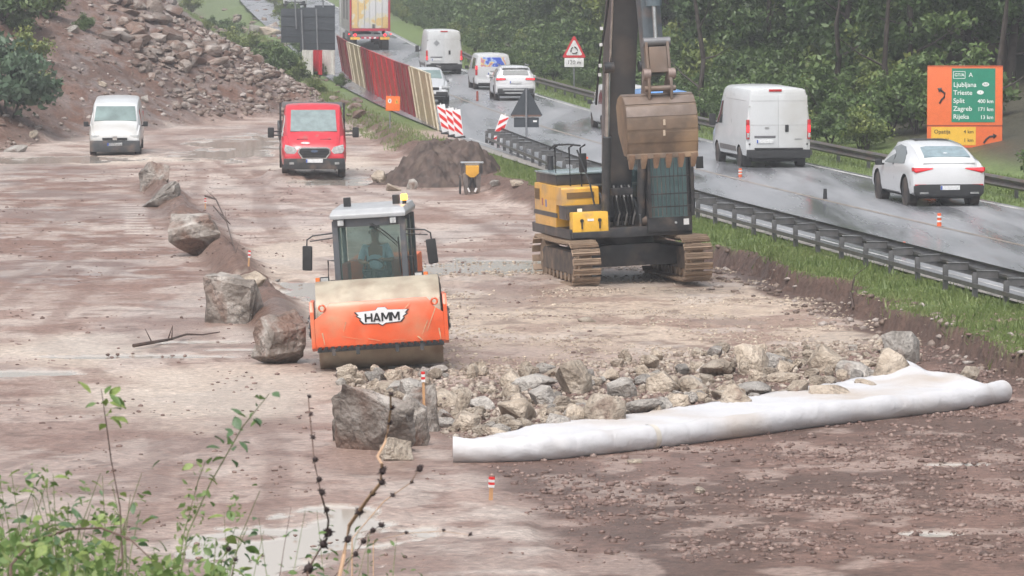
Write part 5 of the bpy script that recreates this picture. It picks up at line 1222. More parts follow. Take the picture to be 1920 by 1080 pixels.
# loose small stones and clods: uncountable
def scatter(name, xy, sz, mat, label, seed, flat=.6, kind='stuff'):
    r = np.random.default_rng(seed); bm = bmesh.new(); bmesh.ops.create_icosphere(bm, subdivisions=1, radius=.5)
    bv = np.array([v.co[:] for v in bm.verts]); bf = np.array([[v.index for v in f.verts] for f in bm.faces]); bm.free()
    n = len(xy); k = len(bv)
    V = bv[None] * (1 + r.uniform(-.32, .32, (n, k, 1))); V = V * sz[:, None, None] * np.stack([r.uniform(.7, 1.3, n), r.uniform(.7, 1.3, n), r.uniform(.5, 1, n) * flat * 1.3], 1)[:, None]
    a = r.uniform(0, 6.28, n); c, s = np.cos(a), np.sin(a)
    x = V[..., 0] * c[:, None] - V[..., 1] * s[:, None]; y = V[..., 0] * s[:, None] + V[..., 1] * c[:, None]
    z = T(xy[:, 0], xy[:, 1])
    V = np.stack([x + xy[:, 0:1], y + xy[:, 1:2], V[..., 2] + z[:, None] + sz[:, None] * .08], 2).reshape(-1, 3)
    Fc = (bf[None] + (np.arange(n) * k)[:, None, None]).reshape(-1, 3)
    me = np_mesh(name, V, Fc); fattr(me, 'tone', np.repeat(r.random(n), len(bf)), 'FACE')
    return tag(link(name, me, mat), label, kind=kind)
def rmat(name, cols, rough=.6):
    m, n, l, b = _new(name); a = n.new('ShaderNodeAttribute'); a.attribute_name = 'tone'; rp = n.new('ShaderNodeValToRGB'); l.new(a.outputs['Fac'], rp.inputs[0])
    e = rp.color_ramp.elements; e[0].color = (*cols[0], 1); e[1].color = (*cols[-1], 1)
    for i in range(1, len(cols) - 1): k = e.new(i / (len(cols) - 1)); k.color = (*cols[i], 1)
    tc = n.new('ShaderNodeTexCoord'); nz = n.new('ShaderNodeTexNoise'); nz.inputs['Scale'].default_value = 14; l.new(tc.outputs['Object'], nz.inputs[0])
    hv = n.new('ShaderNodeHueSaturation'); mr = n.new('ShaderNodeMapRange'); mr.inputs[1].default_value = .3; mr.inputs[2].default_value = .7; mr.inputs[3].default_value = .7; mr.inputs[4].default_value = 1.25; l.new(nz.outputs[0], mr.inputs[0]); l.new(mr.outputs[0], hv.inputs['Value'])
    l.new(rp.outputs[0], hv.inputs['Color']); l.new(hv.outputs[0], b.inputs['Base Color']); b.inputs['Roughness'].default_value = rough; return m
RUBM = rmat('rubble bits', [(.10, .066, .05), (.16, .115, .09), (.24, .195, .17), (.36, .32, .295)]); CLOD = rmat('soil clods', [(.10, .062, .05), (.15, .095, .08), (.19, .125, .105), (.24, .175, .15)], .6); GRAV = rmat('platform gravel', [(.24, .19, .15), (.36, .29, .23), (.46, .39, .31)])
def pts(n, x0, x1, y0, y1, seed, f):
    r = np.random.default_rng(seed); x = r.uniform(x0, x1, n); y = r.uniform(y0, y1, n); k = f(x, y) > r.random(n); return np.stack([x[k], y[k]], 1)
hx = pts(34000, -34, -3, 148, 225, 1, lambda x, y: ss(0, .6, poly_dist(x, y, HILLP)) * ss(17, 10, RX(y) - x + (y - 165) * -.08) * (.25 + .75 * ss(-21, -17.5, x + 3 * (fbm(x, y, .3, 3, 91) - .5))) * (RX(y) - x > np.interp(y, [165, 190, 215, 250, 320], [10.2, 10.5, 11.3, 12, 14])))
r = np.random.default_rng(3); scatter('hillside_rubble', hx, .10 + .42 * r.random(len(hx)) ** 2.5, RUBM, 'loose rubble spread over the hillside', 4)
hx = pts(9000, -34, -12, 144, 200, 2, lambda x, y: ss(0, .6, poly_dist(x, y, HILLP)) * .8)
scatter('slope_stones', hx, .05 + .30 * np.random.default_rng(8).random(len(hx)) ** 4, RUBM, 'scattered stones on the brown slope', 5)
hx = pts(60000, -6, 14, 48, 77, 3, lambda x, y: ss(.1, .8, poly_dist(x, y, PITP)) * (.2 + .8 * ss(.35, .65, fbm(x, y, .7, 3, 77))))
scatter('soil_clods', hx, .02 + .10 * np.random.default_rng(9).random(len(hx)) ** 3, CLOD, 'crumbly wet soil clods in the pit', 6)
hx = pts(16000, -3, 9, 69, 96, 4, lambda x, y: (poly_dist(x, y, PITP) < .2) * ss(11, 10.5, -(x - RX(y)) * -1) * ss(.4, .6, fbm(x, y, .8, 3, 78)) * ((RX(y) - x) > 10.6))
scatter('platform_gravel', hx, .025 + .06 * np.random.default_rng(10).random(len(hx)) ** 2, GRAV, 'pale crushed gravel on the platform', 7)
hx = pts(12000, -14, 2, 48, 140, 5, lambda x, y: (poly_dist(x, y, PITP) < -.2) * ss(.52, .66, fbm(x, y, .9, 3, 79)) * .8)
scatter('mud_crumbs', hx, .025 + .07 * np.random.default_rng(11).random(len(hx)) ** 2.5, CLOD, 'dark mud crumbs dropped on the pale ground', 8)
hx = pts(3000, 1, 13, 66, 100, 6, lambda x, y: ss(10.3, 10.7, RX(y) - x) * ss(12.6, 11.2, RX(y) - x))
scatter('bank_rubble', hx, .05 + .16 * np.random.default_rng(12).random(len(hx)) ** 2, RUBM, 'stones washed out along the foot of the grass bank', 9)
def wallw(x, y):
    px = 960 + F * x / y; py = 540 + F * np.tan(np.arctan((CH - T(x, y)) / y) - PIT)
    return ((px > 640) & (px < 1730) & (py > np.interp(px, tx_, ty_) - 3) & (py < np.interp(px, bx2, by2) + 3)) * .9
hx = pts(14000, -4, 9, 60, 80, 13, wallw)
scatter('wall_chips', hx, .04 + .09 * np.random.default_rng(14).random(len(hx)) ** 1.6, rmat('stone chips', [(.14, .10, .075), (.24, .19, .15), (.33, .27, .22), (.38, .33, .28)]), 'stone chips filling the gaps between the edge stones', 15, flat=.8)
# soil heap
q = G(838, 352); n_ = 150
gx, gy = np.meshgrid(np.linspace(-2.5, 2.5, n_), np.linspace(-2.3, 2.3, n_)); gx, gy = gx.ravel(), gy.ravel()
rr = np.sqrt((gx / 2.42) ** 2 + (gy / 2.1) ** 2) + .34 * (fbm(gx + 5, gy, .9, 3, 300) - .5)
gz = 1.5 * ss(1.02, .10, rr) + (.75 * (fbm(gx, gy, 1.1, 3, 310) - .5) + .42 * (fbm(gx, gy, 4.5, 4, 320) - .5)) * ss(1.05, .75, rr) - .06
gz = gz + TZ(q.x, q.y + 1.9)
i = (np.arange(n_ - 1)[:, None] * n_ + np.arange(n_ - 1)[None]).ravel()
keep = (rr[i] < 1.08); i = i[keep]
me = np_mesh('soil_heap', np.stack([gx, gy, gz], 1), np.stack([i, i + 1, i + n_ + 1, i + n_], 1), True)
HEAPM = P('dark brown heap soil', (.070, .048, .040), .75, var=.45, scale=4, dirt=(.11, .08, .064), damt=.3, bump=1)
hp = link('soil_heap', me, HEAPM); hp.location = (q.x, q.y + 1.9, 0)
tag(hp, 'heap of dark brown soil beside the road behind the excavator', 'soil heap')
# geotextile roll and sheet
GEO = P('white geotextile', (.52, .52, .54), .75, var=.05, scale=1.2, dirt=(.42, .36, .31), damt=.36, bump=.3)
_n = GEO.node_tree.nodes; _l = GEO.node_tree.links; _w = _n.new('ShaderNodeTexNoise'); _w.inputs['Scale'].default_value = 3.2; _w.inputs['Detail'].default_value = 7; _w.inputs['Distortion'].default_value = 1.2
_l.new(_n['Texture Coordinate'].outputs['Object'], _w.inputs['Vector']); _b = [q for q in _n if q.type == 'BUMP'][0]; _b.inputs['Strength'].default_value = .45; _b.inputs['Distance'].default_value = .05; _l.new(_w.outputs['Fac'], _b.inputs['Height'])
rpts = [(842, 866), (930, 866), (1020, 862), (1120, 852), (1240, 838), (1380, 820), (1520, 800), (1660, 784), (1780, 770), (1888, 752)]
RW = [G(a, b) for a, b in rpts]
geo = thing('geotextile_roll', 'long white geotextile roll with its loose sheet pulled up over the stones', 'fabric roll', (RW[0].x, RW[0].y, RW[0].z))
N_ = 120; tp = np.linspace(0, len(RW) - 1, N_)
rx = np.interp(tp, range(len(RW)), [p.x for p in RW]); ry = np.interp(tp, range(len(RW)), [p.y for p in RW]); rz = np.interp(tp, range(len(RW)), [p.z for p in RW])
ker = np.ones(9) / 9
def smo(a): return np.convolve(np.pad(a, 4, 'edge'), ker, 'valid')
rx, ry, rz = smo(rx), smo(ry), smo(smo(rz))
rad = .172 + .02 * (vn(tp * 6, tp * 0, 19) - .5) + .014 * (vn(tp * 2.3, tp * 0, 9) - .5)
m = MB(); rings_ = []
for k in range(N_):
    j0, j1 = max(k - 1, 0), min(k + 1, N_ - 1); t = Vector((rx[j1] - rx[j0], ry[j1] - ry[j0], rz[j1] - rz[j0])).normalized(); s_ = Vector((t.y, -t.x, 0)).normalized(); u_ = s_.cross(t) * -1
    if u_.z < 0: u_ = -u_
    rings_.append([tuple(Vector((rx[k], ry[k], rz[k] + rad[k] - .02)) + s_ * math.cos(a) * rad[k] * (1 + .02 * math.sin(5 * a + tp[k] * 9)) - geo.location + u_ * math.sin(a) * rad[k]) for a in [2 * PI * q_ / 28 for q_ in range(28)]])
m.rings(rings_, caps=False)
for e_, k in ((0, 0), (1, N_ - 1)):
    c = Vector(np.mean(rings_[k], axis=0)); inner_ = [tuple(c + (Vector(p) - c) * .35) for p in rings_[k]]
    m.rings([rings_[k], inner_] if e_ else [inner_, rings_[k]], caps=False)
    deep = [tuple(Vector(p) + Vector((.3 if e_ == 0 else -.3, 0, 0))) for p in inner_]
    m.rings([inner_, deep] if e_ else [deep, inner_], caps=False)
m.build('fabric_roll', GEO, geo, 60)
for px_ in (1213,):
    k = int(np.argmin([abs(960 + rx[j] / ry[j] * F - px_) for j in range(N_)])); b_ = MB(); b_.rings([[tuple(Vector(np.mean(rings_[k2], axis=0)) + (Vector(p) - Vector(np.mean(rings_[k2], axis=0))) * 1.03) for p in rings_[k2]] for k2 in (k, k + 1)], caps=False); b_.build('fabric_seam', P('grubby band', (.5, .47, .42), .8), geo)
TE = [(842, (846, 838)), (930, (940, 824)), (1000, (1010, 803)), (1200, (1190, 786)), (1400, (1380, 756)), (1550, (1525, 732)), (1680, (1635, 712)), (1755, (1692, 700)), (1800, (1738, 712)), (1850, (1800, 722)), (1888, (1868, 738))]
bxs = [G(*b).x for a, b in TE]; bys = [G(*b).y for a, b in TE]; ak = [a for a, b in TE]
NV = 26; SV = []
pk = TE[7][0]
for k in range(N_):
    pxr = 960 + rx[k] / ry[k] * F; tx2 = float(np.interp(pxr, ak, bxs)); ty2 = float(np.interp(pxr, ak, bys))
    for v_ in range(NV):
        f_ = v_ / (NV - 1); x = rx[k] + (tx2 - rx[k]) * f_; y = ry[k] + .05 + (ty2 - ry[k]) * f_
        z = TZ(x, y) if v_ % 1 == 0 else 0
        SV.append([x, y, z, f_, pxr])
SV = np.array(SV)
zz = T(SV[:, 0], SV[:, 1], False) + .06
zz = np.maximum(zz, T(SV[:, 0], SV[:, 1]) + .03)
zr_ = np.repeat(rz + 2 * rad - .05, NV)
f_ = SV[:, 3]
zz = np.maximum(zz, zr_ * (1 - ss(0, .35, f_)) + zz * ss(0, .35, f_))
zz += .05 * (fbm(SV[:, 0] * 1.5, SV[:, 1] * 1.2, 1.6, 4, 400) - .5) + .07 * (np.abs(fbm(SV[:, 0] * 3 + SV[:, 1], SV[:, 1] * 1.0, 1.5, 3, 410) - .5)) * ss(.2, .5, f_) + .17 * np.exp(-((SV[:, 4] - 1762) / 36) ** 2) * ss(.35, 1, f_) + .10 * np.exp(-((SV[:, 4] - 1840) / 40) ** 2) * ss(.3, 1, f_)
Vg = np.stack([SV[:, 0], SV[:, 1], zz], 1) - np.array(geo.location)
i = (np.arange(N_ - 1)[:, None] * NV + np.arange(NV - 1)[None]).ravel()
me = np_mesh('sheet', Vg, np.stack([i, i + NV, i + NV + 1, i + 1], 1), True)
sh = link('loose_sheet', me, GEO, geo); so_ = sh.modifiers.new('t', 'SOLIDIFY'); so_.thickness = .012; so_.offset = -1
# branches and roots
WOOD = P('wet dead wood', (.07, .045, .035), .6, var=.3, scale=8)
def twig(name, pp, r0, label, cat, lift=.05, side=3):
    ps = []
    for j, (a, b) in enumerate(pp): g = G(a, b); ps.append(Vector((g.x, g.y, g.z + lift * (1 + .6 * math.sin(j * 2.1)))))
    m = MB(); n = len(ps); m.tube(ps, [r0 * (1 - .7 * j / (n - 1)) for j in range(n)], 6)
    for j in range(1, min(side + 1, n)):
        d_ = Vector((random.uniform(-.3, .3), random.uniform(-.2, .2), .25)); m.tube([ps[j], ps[j] + d_ * .6, ps[j] + d_], [r0 * .4, r0 * .25, r0 * .12], 5)
    return tag(m.build(name, WOOD), label, cat)
twig('fallen_branch', [(250, 655), (285, 652), (315, 640), (322, 642), (350, 636), (380, 631), (412, 629)], .035, 'dark fallen branch lying on the mud left of the roller', 'branch', .06)
twig('root', [(385, 385), (405, 400), (420, 415), (432, 440)], .03, 'dark curved root sticking out of the soil lip behind the middle boulder', 'root', .25)
twig('root', [(400, 400), (425, 440), (438, 470), (442, 492)], .02, 'thin root trailing down the soil lip towards the brown boulder', 'root', .2)
twig('root', [(1600, 590), (1595, 560), (1602, 520)], .03, 'root hanging from the grass bank right of the excavator', 'root', .05)
# pegs
PEGR = P('signal red', (.62, .02, .02), .5); PEGW = P('peg white', (.7, .7, .7), .5); PWOOD = P('peg wood', (.5, .28, .14), .6, var=.15)
def peg(px, py, h, label, lean=0, wood=False, w=.028, tape=True):
    p = G(px, py); t = thing('survey_peg', label, 'peg', p, (0, R_(lean), .4)); k = sc_at(p); H_ = h / k
    MB().box((0, 0, H_ * (.45 if not wood else .42)), (w, w, H_ * (.9 if not wood else .84))).build('stake', PWOOD, t)
    n = 4
    for j in range(n): MB().box((0, 0, H_ * (.55 if not wood else .84) + (j + .5) * H_ * (.45 if not wood else .16) / n), (w * 1.5, w * 1.5, H_ * (.45 if not wood else .16) / n)).build('painted_band', PEGR if j % 2 else PEGW, t)
    return t
peg(466, 500, 30, 'red and white peg behind the brown boulder with the pale top', 4); peg(385, 392, 20, 'red topped peg on the soil lip far behind the roller'); peg(797, 818, 122, 'tall thin wooden peg with a red top, beside the huge boulder', -2, True, .03); peg(920, 938, 44, 'red and white peg standing in the soil below the white roll', 3, w=.04)
# yellow topped attachment standing on the ground
q = G(884, 364); at_ = thing('digger_attachment', 'upright grey steel attachment with a yellow plate, standing before the soil heap', 'attachment', q, (R_(8), 0, R_(6)))
GS = P('muddy grey steel', (.17, .155, .15), .5, .2, var=.2, dirt=(.25, .19, .15), damt=.4)
c = MB()
for x0, x1 in ((-.26, -.1), (.1, .26)): c.prism([(x0 - .02, .62), (x1, .62), (x1 - .02, .0), (x0 + .06, .0)], 'y', -.15, .1)
c.box((0, -.02, .3), (.3, .16, .55)); c.build('steel_body', GS, at_, 30, .02)
c = MB(); c.prism([(-.19, .86), (.19, .86), (.19, .64), (.06, .52), (-.06, .52), (-.19, .62)], 'y', -.20, -.12); c.build('yellow_plate', YEL, at_, 30, .015)
c = MB(); c.cyl((-.33, -.05, .93), (.33, -.05, .93), .03, n=8); c.box((0, -.02, .9), (.4, .1, .07)); c.build('top_bar', P('light steel', (.4, .42, .44), .3, .5), at_)
for sx in (-1, 1):
    c = MB(); c.box((sx * .27, -.02, .76), (.08, .2, .3)); c.build('side_bracket', DGR, at_, 30, .02)
    c = MB(); c.cyl((0, -.17, .5), (sx * .08, -.17, .22), .03, n=8); c.build('strut', DGR2, at_)
    c = MB(); c.box((sx * .10, -.2, .15), (.05, .05, .12), (0, sx * .4, 0)); c.build('pin', P('bright pin', (.7, .7, .7), .3), at_)
MB().box((-.33, .05, .25), (.05, .2, .5)).build('side_leg', DGR, at_, 30, .01)
# ------------------------------------------------------------------ guardrails
GALV = P('weathered galvanised steel', (.14, .14, .145), .45, .45, var=.2, scale=5, dirt=(.12, .11, .10), damt=.35)
GALVL = P('wet galvanised top', (.36, .37, .38), .25, .6, var=.15)  # paler copy of the rail steel, light on bracket tops put into colour
GALVD = P('dark rusty guardrail', (.10, .09, .085), .5, .3, var=.25, scale=3, dirt=(.12, .08, .06), damt=.4)
def path_pt(ufun, y, z=0): return Vector((float(RX(y)) - float(ufun(y)), y, z))
def wbeam(name, ufun, ys, zoff, mat, parent, hgt=.31, dep=.08, sgn=1, org=Vector()):
    prof = [(0, .155), (.6, .135), (1, .09), (.6, .05), (0, .02), (0, -.02), (.6, -.05), (1, -.09), (.6, -.135), (0, -.155)]
    rs = []
    for y in ys:
        c = path_pt(ufun, y, 0); sl = float(RS(y)); nrm = Vector((1, -sl, 0)).normalized() * sgn
        z = float(ZR(y)) + zoff
        out = [c + nrm * (a * dep) + Vector((0, 0, z + b * hgt / .31)) for a, b in prof]
        inn = [c + nrm * (a * dep - .012) + Vector((0, 0, z + b * hgt / .31)) for a, b in reversed(prof)]
        rs.append([tuple(p - org) for p in out + inn])
    m = MB(); m.rings(rs); me = m.mesh(name, 35)
    bm = bmesh.new(); bm.from_mesh(me); bmesh.ops.recalc_face_normals(bm, faces=bm.faces); bm.to_mesh(me); bm.free()
    return link(name, me, mat, parent)
un = lambda y: np.interp(y, [40, 60, 103, 125, 131, 146], [9.2, 9.15, 9.0, 8.7, 8.4, 7.9])
g0 = path_pt(un, 60, .4)
gn = thing('guardrail', 'long steel guardrail with posts and brackets along the near side of the road', 'guardrail', g0)
ysn = list(np.arange(56, 146.5, 2.0))
wbeam('rail_beam', lambda y: un(y) - .48, ysn, .40, GALV, gn, org=g0)
# rear strap on the post side
rs = []
for y in ysn:
    c = path_pt(lambda t: un(t) + .03, y, float(ZR(y)) + .20) - g0; rs.append([tuple(c + Vector((a, 0, b))) for a, b in ((-.02, -.04), (.02, -.04), (.02, .04), (-.02, .04))])
MB().rings(rs).build('rear_strap', GALV, gn)
pm = MB(); pm.box((0, 0, .10), (.10, .06, .70)); pm.box((0, .04, .10), (.02, .05, .70)); pme = pm.mesh('post', 0, .004); pme.materials.append(GALV)
sm = MB(); sm.box((.24, 0, 0), (.42, .05, .13)); sm.box((.24, 0, .068), (.44, .09, .012), None, 1); sm.box((.24, 0, -.065), (.42, .10, .012)); sme = sm.mesh('bracket', 0); sme.materials.append(GALV); sme.materials.append(GALVL)
for y in ysn:
    c = path_pt(un, y); z = float(ZR(y)); tz = TZ(c.x, c.y); rz_ = math.atan(float(-RS(y)))
    o = link('post', pme, None, gn); o.location = Vector((c.x, c.y, min(tz + .04, z))) - g0; o.rotation_euler = (random.uniform(-.03, .03), random.uniform(-.03, .03), rz_)
    o = link('spacer_bracket', sme, None, gn); o.location = Vector((c.x, c.y, z + .42)) - g0; o.rotation_euler = (random.uniform(-.04, .04), random.uniform(-.05, .05), rz_)
uf = lambda y: y * 0 - 1.0
ysf = list(np.arange(96, 262, 4.0)); g1 = path_pt(uf, 100, .5)
gf = thing('guardrail', 'dark low guardrail on grass along the far side of the road under the trees', 'guardrail', g1)
wbeam('rail_beam', uf, ysf, .42, GALVD, gf, org=g1, sgn=-1)
for y in ysf:
    c = path_pt(lambda t: -1.1, y); o = link('post', pme, None, gf); o.location = Vector((c.x, c.y, TZ(c.x, c.y) - .02)) - g1; o.rotation_euler = (0, 0, math.atan(float(-RS(y))))
p = at(1650, 280, 108)
# ------------------------------------------------------------------ hoarding of red and cream panels
HR = P('dark red sheet', (.26, .025, .035), .5, var=.15, scale=1.5, dirt=(.16, .06, .06), damt=.25); HR2 = P('bright red sheet', (.50, .03, .04), .45, var=.12, scale=1.2); HC = P('cream sheet', (.46, .36, .23), .6, var=.15, dirt=(.3, .24, .16), damt=.3); HCL = P('cream batten', (.62, .56, .44), .55, var=.1); HW = P('white sheet', (.58, .57, .54), .55, var=.1)
def hpanel(label, a, b, h, mat, bat, nb, lean=-8, name='hoarding_panel', zb=None, group=None, frame=True):
    A, B_ = a, b; d = B_ - A; L = math.hypot(d.x, d.y); yaw = math.atan2(d.y, d.x)
    t = thing(name, label, 'hoarding panel', ((A.x + B_.x) / 2, (A.y + B_.y) / 2, min(A.z, B_.z)), (0, 0, yaw), group)
    lean_ = R_(lean)
    e = bpy.data.objects.new('x', None); bpy.data.objects.remove(e)
    M = Matrix.Rotation(lean_, 4, 'X')
    def put(nm, c, dd, m_, bev=0): o = MB().box(c, dd).build(nm, m_, t, 30, bev); o.rotation_euler = (lean_, 0, 0); return o
    put('sheet', (0, 0, h / 2), (L - .02, .025, h), mat)
    for k in range(nb): put('batten', (-L / 2 + L * (k + .5) / nb, -.035, h / 2), (.07, .05, h), bat)
    for k in (-1, 1): put('edge_strip', (k * (L / 2 - .04), -.03, h / 2), (.06, .045, h + .04), bat)
    put('top_rail', (0, 0, h + .02), (L, .05, .04), HCL if mat is HC else bat)
    return t
HP = [((644, 140), (664, 158), 'dark red hoarding panel at the far end of the row', HR, HR, 2), ((664, 158), (690, 172), 'narrow cream hoarding panel with battens near the far end', HC, HCL, 3), ((690, 172), (706, 182), 'narrow dark red hoarding panel left of the bright red one', HR, HR, 2), ((706, 182), (756, 212), 'wide bright red hoarding panel in the middle of the row', HR2, HR2, 5), ((756, 212), (784, 226), 'dark red hoarding panel between the bright red and the near cream one', HR, HR, 3), ((784, 226), (824, 248), 'cream hoarding panel with battens at the near end of the row', HC, HCL, 3)]
TOPS = [(625, 643, 82, 90), (635, 664, 90, 97), (662, 688, 97, 103), (690, 742, 101, 120), (742, 772, 120, 128), (770, 808, 126, 134)]
Z_ = .42
for (a, b, lab, m_, bt, nb) in HP:
    A = Vector((*Z0(a[0], a[1], Z_), Z_)); B_ = Vector((*Z0(b[0], b[1], Z_), Z_))
    # panels stand in line along the road; they run away from the camera so their faces look at the site
    hpanel(lab, A, B_, 2.15, m_, bt, nb, lean=9)
# white, red, white panels across the end
wp = [(568, 587, HW, 'white panel at the left of the far red and white screen'), (587, 604, HR2, 'red panel between the two white panels of the far screen'), (604, 628, HW, 'white panel at the right of the far red and white screen')]
for a, b, m_, lab in wp:
    A = at(a, 138, 222); B_ = at(b, 142, 221); z = at(600, 140, 221).z; A.z = z; B_.z = z
    hpanel(lab, A, B_, 1.22, m_, m_, 2, lean=0)
# grey backs of big road signs on poles
SB = P('dark grey sign back', (.038, .046, .056), .55, var=.1); POLE = P('galvanised pole', (.24, .25, .27), .4, .4, var=.1)
def signback(x0, x1, y0, y1, d, label, poles):
    a = at(x0, y1, d); b = at(x1, y0, d); t = thing('road_sign', label, 'road sign', ((a.x + b.x) / 2, d, a.z)); w = b.x - a.x; h = b.z - a.z
    MB().box((0, 0, h / 2), (w, .05, h)).build('sign_back', SB, t, 30, .01)
    for k in range(3): MB().box((0, -.04, h * (.2 + .3 * k)), (w * .96, .03, .05)).build('stiffener_rail', P('dark rail', (.05, .06, .07), .5), t)
    for (px, yt, yb) in poles:
        p0 = at(px, yb, d - .15); p1 = at(px - 6, yt, d - .15); m = MB(); m.cyl(p0 - t.location, Vector((p0.x - .10, d - .15, p1.z)) - t.location, .045, n=10); m.build('pole', POLE, t)
    return t
signback(527, 571, 16, 80, 232, 'dark grey back of the left big road sign', [(556, -20, 54)])
signback(563, 628, 14, 96, 229, 'largest dark grey sign back with two tall grey poles in front', [(569, 18, 112), (597, 16, 138)])
signback(590, 628, 10, 50, 234, 'dark grey back of a sign behind the largest one, beside the lorry', [(608, -20, 52)])
# small orange works sign
p = G(731, 243); d_ = p.y; S_ = sc_at(p)
t = thing('works_sign', 'small orange roadworks sign on a thin pole beside the hoarding', 'sign', p)
ORS = P('orange sign face', (.80, .17, .03), .45, var=.06)
MB().cyl((0, 0, 0), (.02, 0, 1.3), .025, n=8).build('pole', POLE, t); MB().box((.12, -.05, .95), (.54, .03, .56), (0, R_(2), 0)).build('sign_face', ORS, t, 30, .01)
c = MB(); c.prism([(.0 + .07 * math.cos(a), 1.05 + .09 * math.sin(a)) for a in [2 * PI * i / 16 for i in range(16)]], 'y', -.075, -.068); c.build('speed_disc', WHITE, t)
MB().box((0, -.08, 1.05), (.03, .006, .09)).build('disc_digit', BLACKP, t); c = MB(); c.prism([(.2, .95), (.34, .95), (.27, 1.14)], 'y', -.075, -.068); c.build('warning_triangle', P('triangle amber', (.72, .40, .05), .45), t)
c = MB(); c.box((.27, -.08, 1.02), (.03, .006, .08)); c.build('triangle_mark', BLACKP, t)
# beacon boards
def beacon(px, py, label, lean, w, h, yaw=0, flip=1, z=None):
    p = G(px, py); t = thing('beacon_board', label, 'beacon board', p, (0, R_(lean), yaw))
    MB().box((0, 0, .05), (.42, .3, .10)).build('rubber_foot', BLK, t, 30, .02)
    MB().box((0, 0, .1 + h / 2), (w, .035, h)).build('board', P('board white', (.72, .72, .73), .4, var=.04), t, 30, .012)
    n = 3; sh = h / n; cl = []
    def clip(z): return min(max(z, .12), .08 + h)
    for k in range(n):
        zc = .1 + sh * (k + .5) + .05
        q_ = [(-w * .44, clip(zc - .14 + flip * .16)), (w * .44, clip(zc - .14 - flip * .16)), (w * .44, clip(zc + .03 - flip * .16)), (-w * .44, clip(zc + .03 + flip * .16))]
        if max(q_[0][1], q_[3][1]) - min(q_[0][1], q_[3][1]) < .02 and q_[2][1] - q_[1][1] < .02: continue
        m = MB(); m.prism(q_, 'y', -.025, -.0195); m.build('red_stripe', PEGR, t)
    MB().cyl((0, 0, .1 + h), (0, 0, .16 + h), .02, n=8).build('lamp_stub', WHITE, t); return t
beacon(838, 252, 'leftmost and tallest of three red and white beacon boards leaning at the road edge', -12, .30, 1.0)
beacon(851, 257, 'middle one of three red and white beacon boards leaning at the road edge', -9, .30, .95); beacon(862, 261, 'rightmost of three red and white beacon boards leaning at the road edge', -7, .30, .95)
beacon(927, 272, 'single red and white beacon board tilted to the right before the guardrail', 20, .30, .98, flip=-1)
# signs
def tri(px0, px1, py0, py1, d, plate_h, label, front, base_py=None, lean=0):
    a = at(px0, py1, d); b = at(px1, py0, d); w = b.x - a.x; h = b.z - a.z; cx = (a.x + b.x) / 2; zb = TZ(cx, d)
    t = thing('warning_sign', label, 'road sign', (cx, d, zb), (0, 0, 0))
    z0 = a.z - zb
    MB().cyl((.0, .06 if front else -.08, 0), (0, .06 if front else -.08, z0 + h * (1 if not front else .8)), .035, n=10).build('pole', POLE, t)
    def tr(s, y0, y1, nm, m_, cz=0):
        c0 = z0 + h * .36; r = .10 * s
        P_ = [(-w / 2 * s, c0 - h * .36 * s + .04), (-w / 2 * s + .05, c0 - h * .36 * s), (w / 2 * s - .05, c0 - h * .36 * s), (w / 2 * s, c0 - h * .36 * s + .04), (.04, c0 + h * .64 * s), (-.04, c0 + h * .64 * s)]
        m = MB(); m.prism(P_, 'y', y0, y1); return m.build(nm, m_, t)
    if front:
        tr(1, -.02, .02, 'red_border', P('sign red', (.55, .03, .04), .4)); tr(.70, -.026, -.0205, 'sign_face', P('sign face white', (.66, .66, .67), .4))
        for k in range(3):
            a0 = PI / 2 + k * 2 * PI / 3 + .35; pts_ = [(.15 * math.cos(a0 + q_ * .16), -.04, z0 + h * .34 + .15 * math.sin(a0 + q_ * .16)) for q_ in range(9)]
            m = MB(); m.tube(pts_, .022, 5); e_ = Vector(pts_[-1]); dr = (e_ - Vector(pts_[-2])).normalized(); m.cyl(e_, e_ + dr * .09, .05, .002, 8); m.build('arrow', BLACKP, t)
        MB().box((0, 0, z0 - plate_h / 2 - .02), (w * .84, .03, plate_h)).build('distance_plate', P('sign face white', (.66, .66, .67), .4), t, 30, .01)
        text('120 m', plate_h * .62, BLACKP, t, (0, -.02, z0 - plate_h / 2 - .02), (PI / 2, 0, 0), align='CENTER', name='plate_lettering')
    else:
        tr(1, -.02, .02, 'sign_back', SB); MB().box((0, 0, z0 - plate_h / 2 - .04), (w * .78, .03, plate_h)).build('plate_back', SB, t, 30, .01)
        MB().box((0, -.045, z0 + .02), (w * .9, .03, .06)).build('clamp_rail', P('rusty rail', (.14, .08, .06), .6), t); MB().box((w * .27, -.025, z0 - plate_h / 2), (.13, .008, .06)).build('maker_sticker', WHITE, t)
    return t
tri(1055, 1098, 68, 108, 200, .42, 'red bordered triangular roundabout warning sign above a 120 m plate', True)
tri(957, 1017, 165, 218, 147, .34, 'dark back of a triangular road sign on a pole by the guardrail end', False)
# the big orange direction board
d = 130; a = at(1738, 277, d); b = at(1880, 123, d); w = b.x - a.x; h = b.z - a.z; cx = (a.x + b.x) / 2; zb = TZ(cx, d)
t = thing('direction_board', 'large orange direction board with green and yellow fields listing towns', 'direction sign', (cx, d, zb), (0, 0, R_(-2))); z0 = a.z - zb
OB = P('board orange', (.72, .15, .045), .45, var=.04); OBD = P('board edge dark orange', (.5, .10, .04), .5)
MB().box((0, 0, z0 + h / 2), (w, .05, h)).build('board', OB, t, 30, .01)
MB().box((0, -.028, z0 + .27 * h), (w, .008, .04)).build('panel_joint', P('joint shade', (.3, .06, .03), .6), t)
for k in (z0 + .015, z0 + h - .015): MB().box((0, -.03, k), (w, .012, .03)).build('edge_trim', OBD, t)
for k in (-.8, .8): MB().cyl((k, .08, 0), (k, .08, z0 + h * .95), .05, n=10).build('pole', POLE, t)
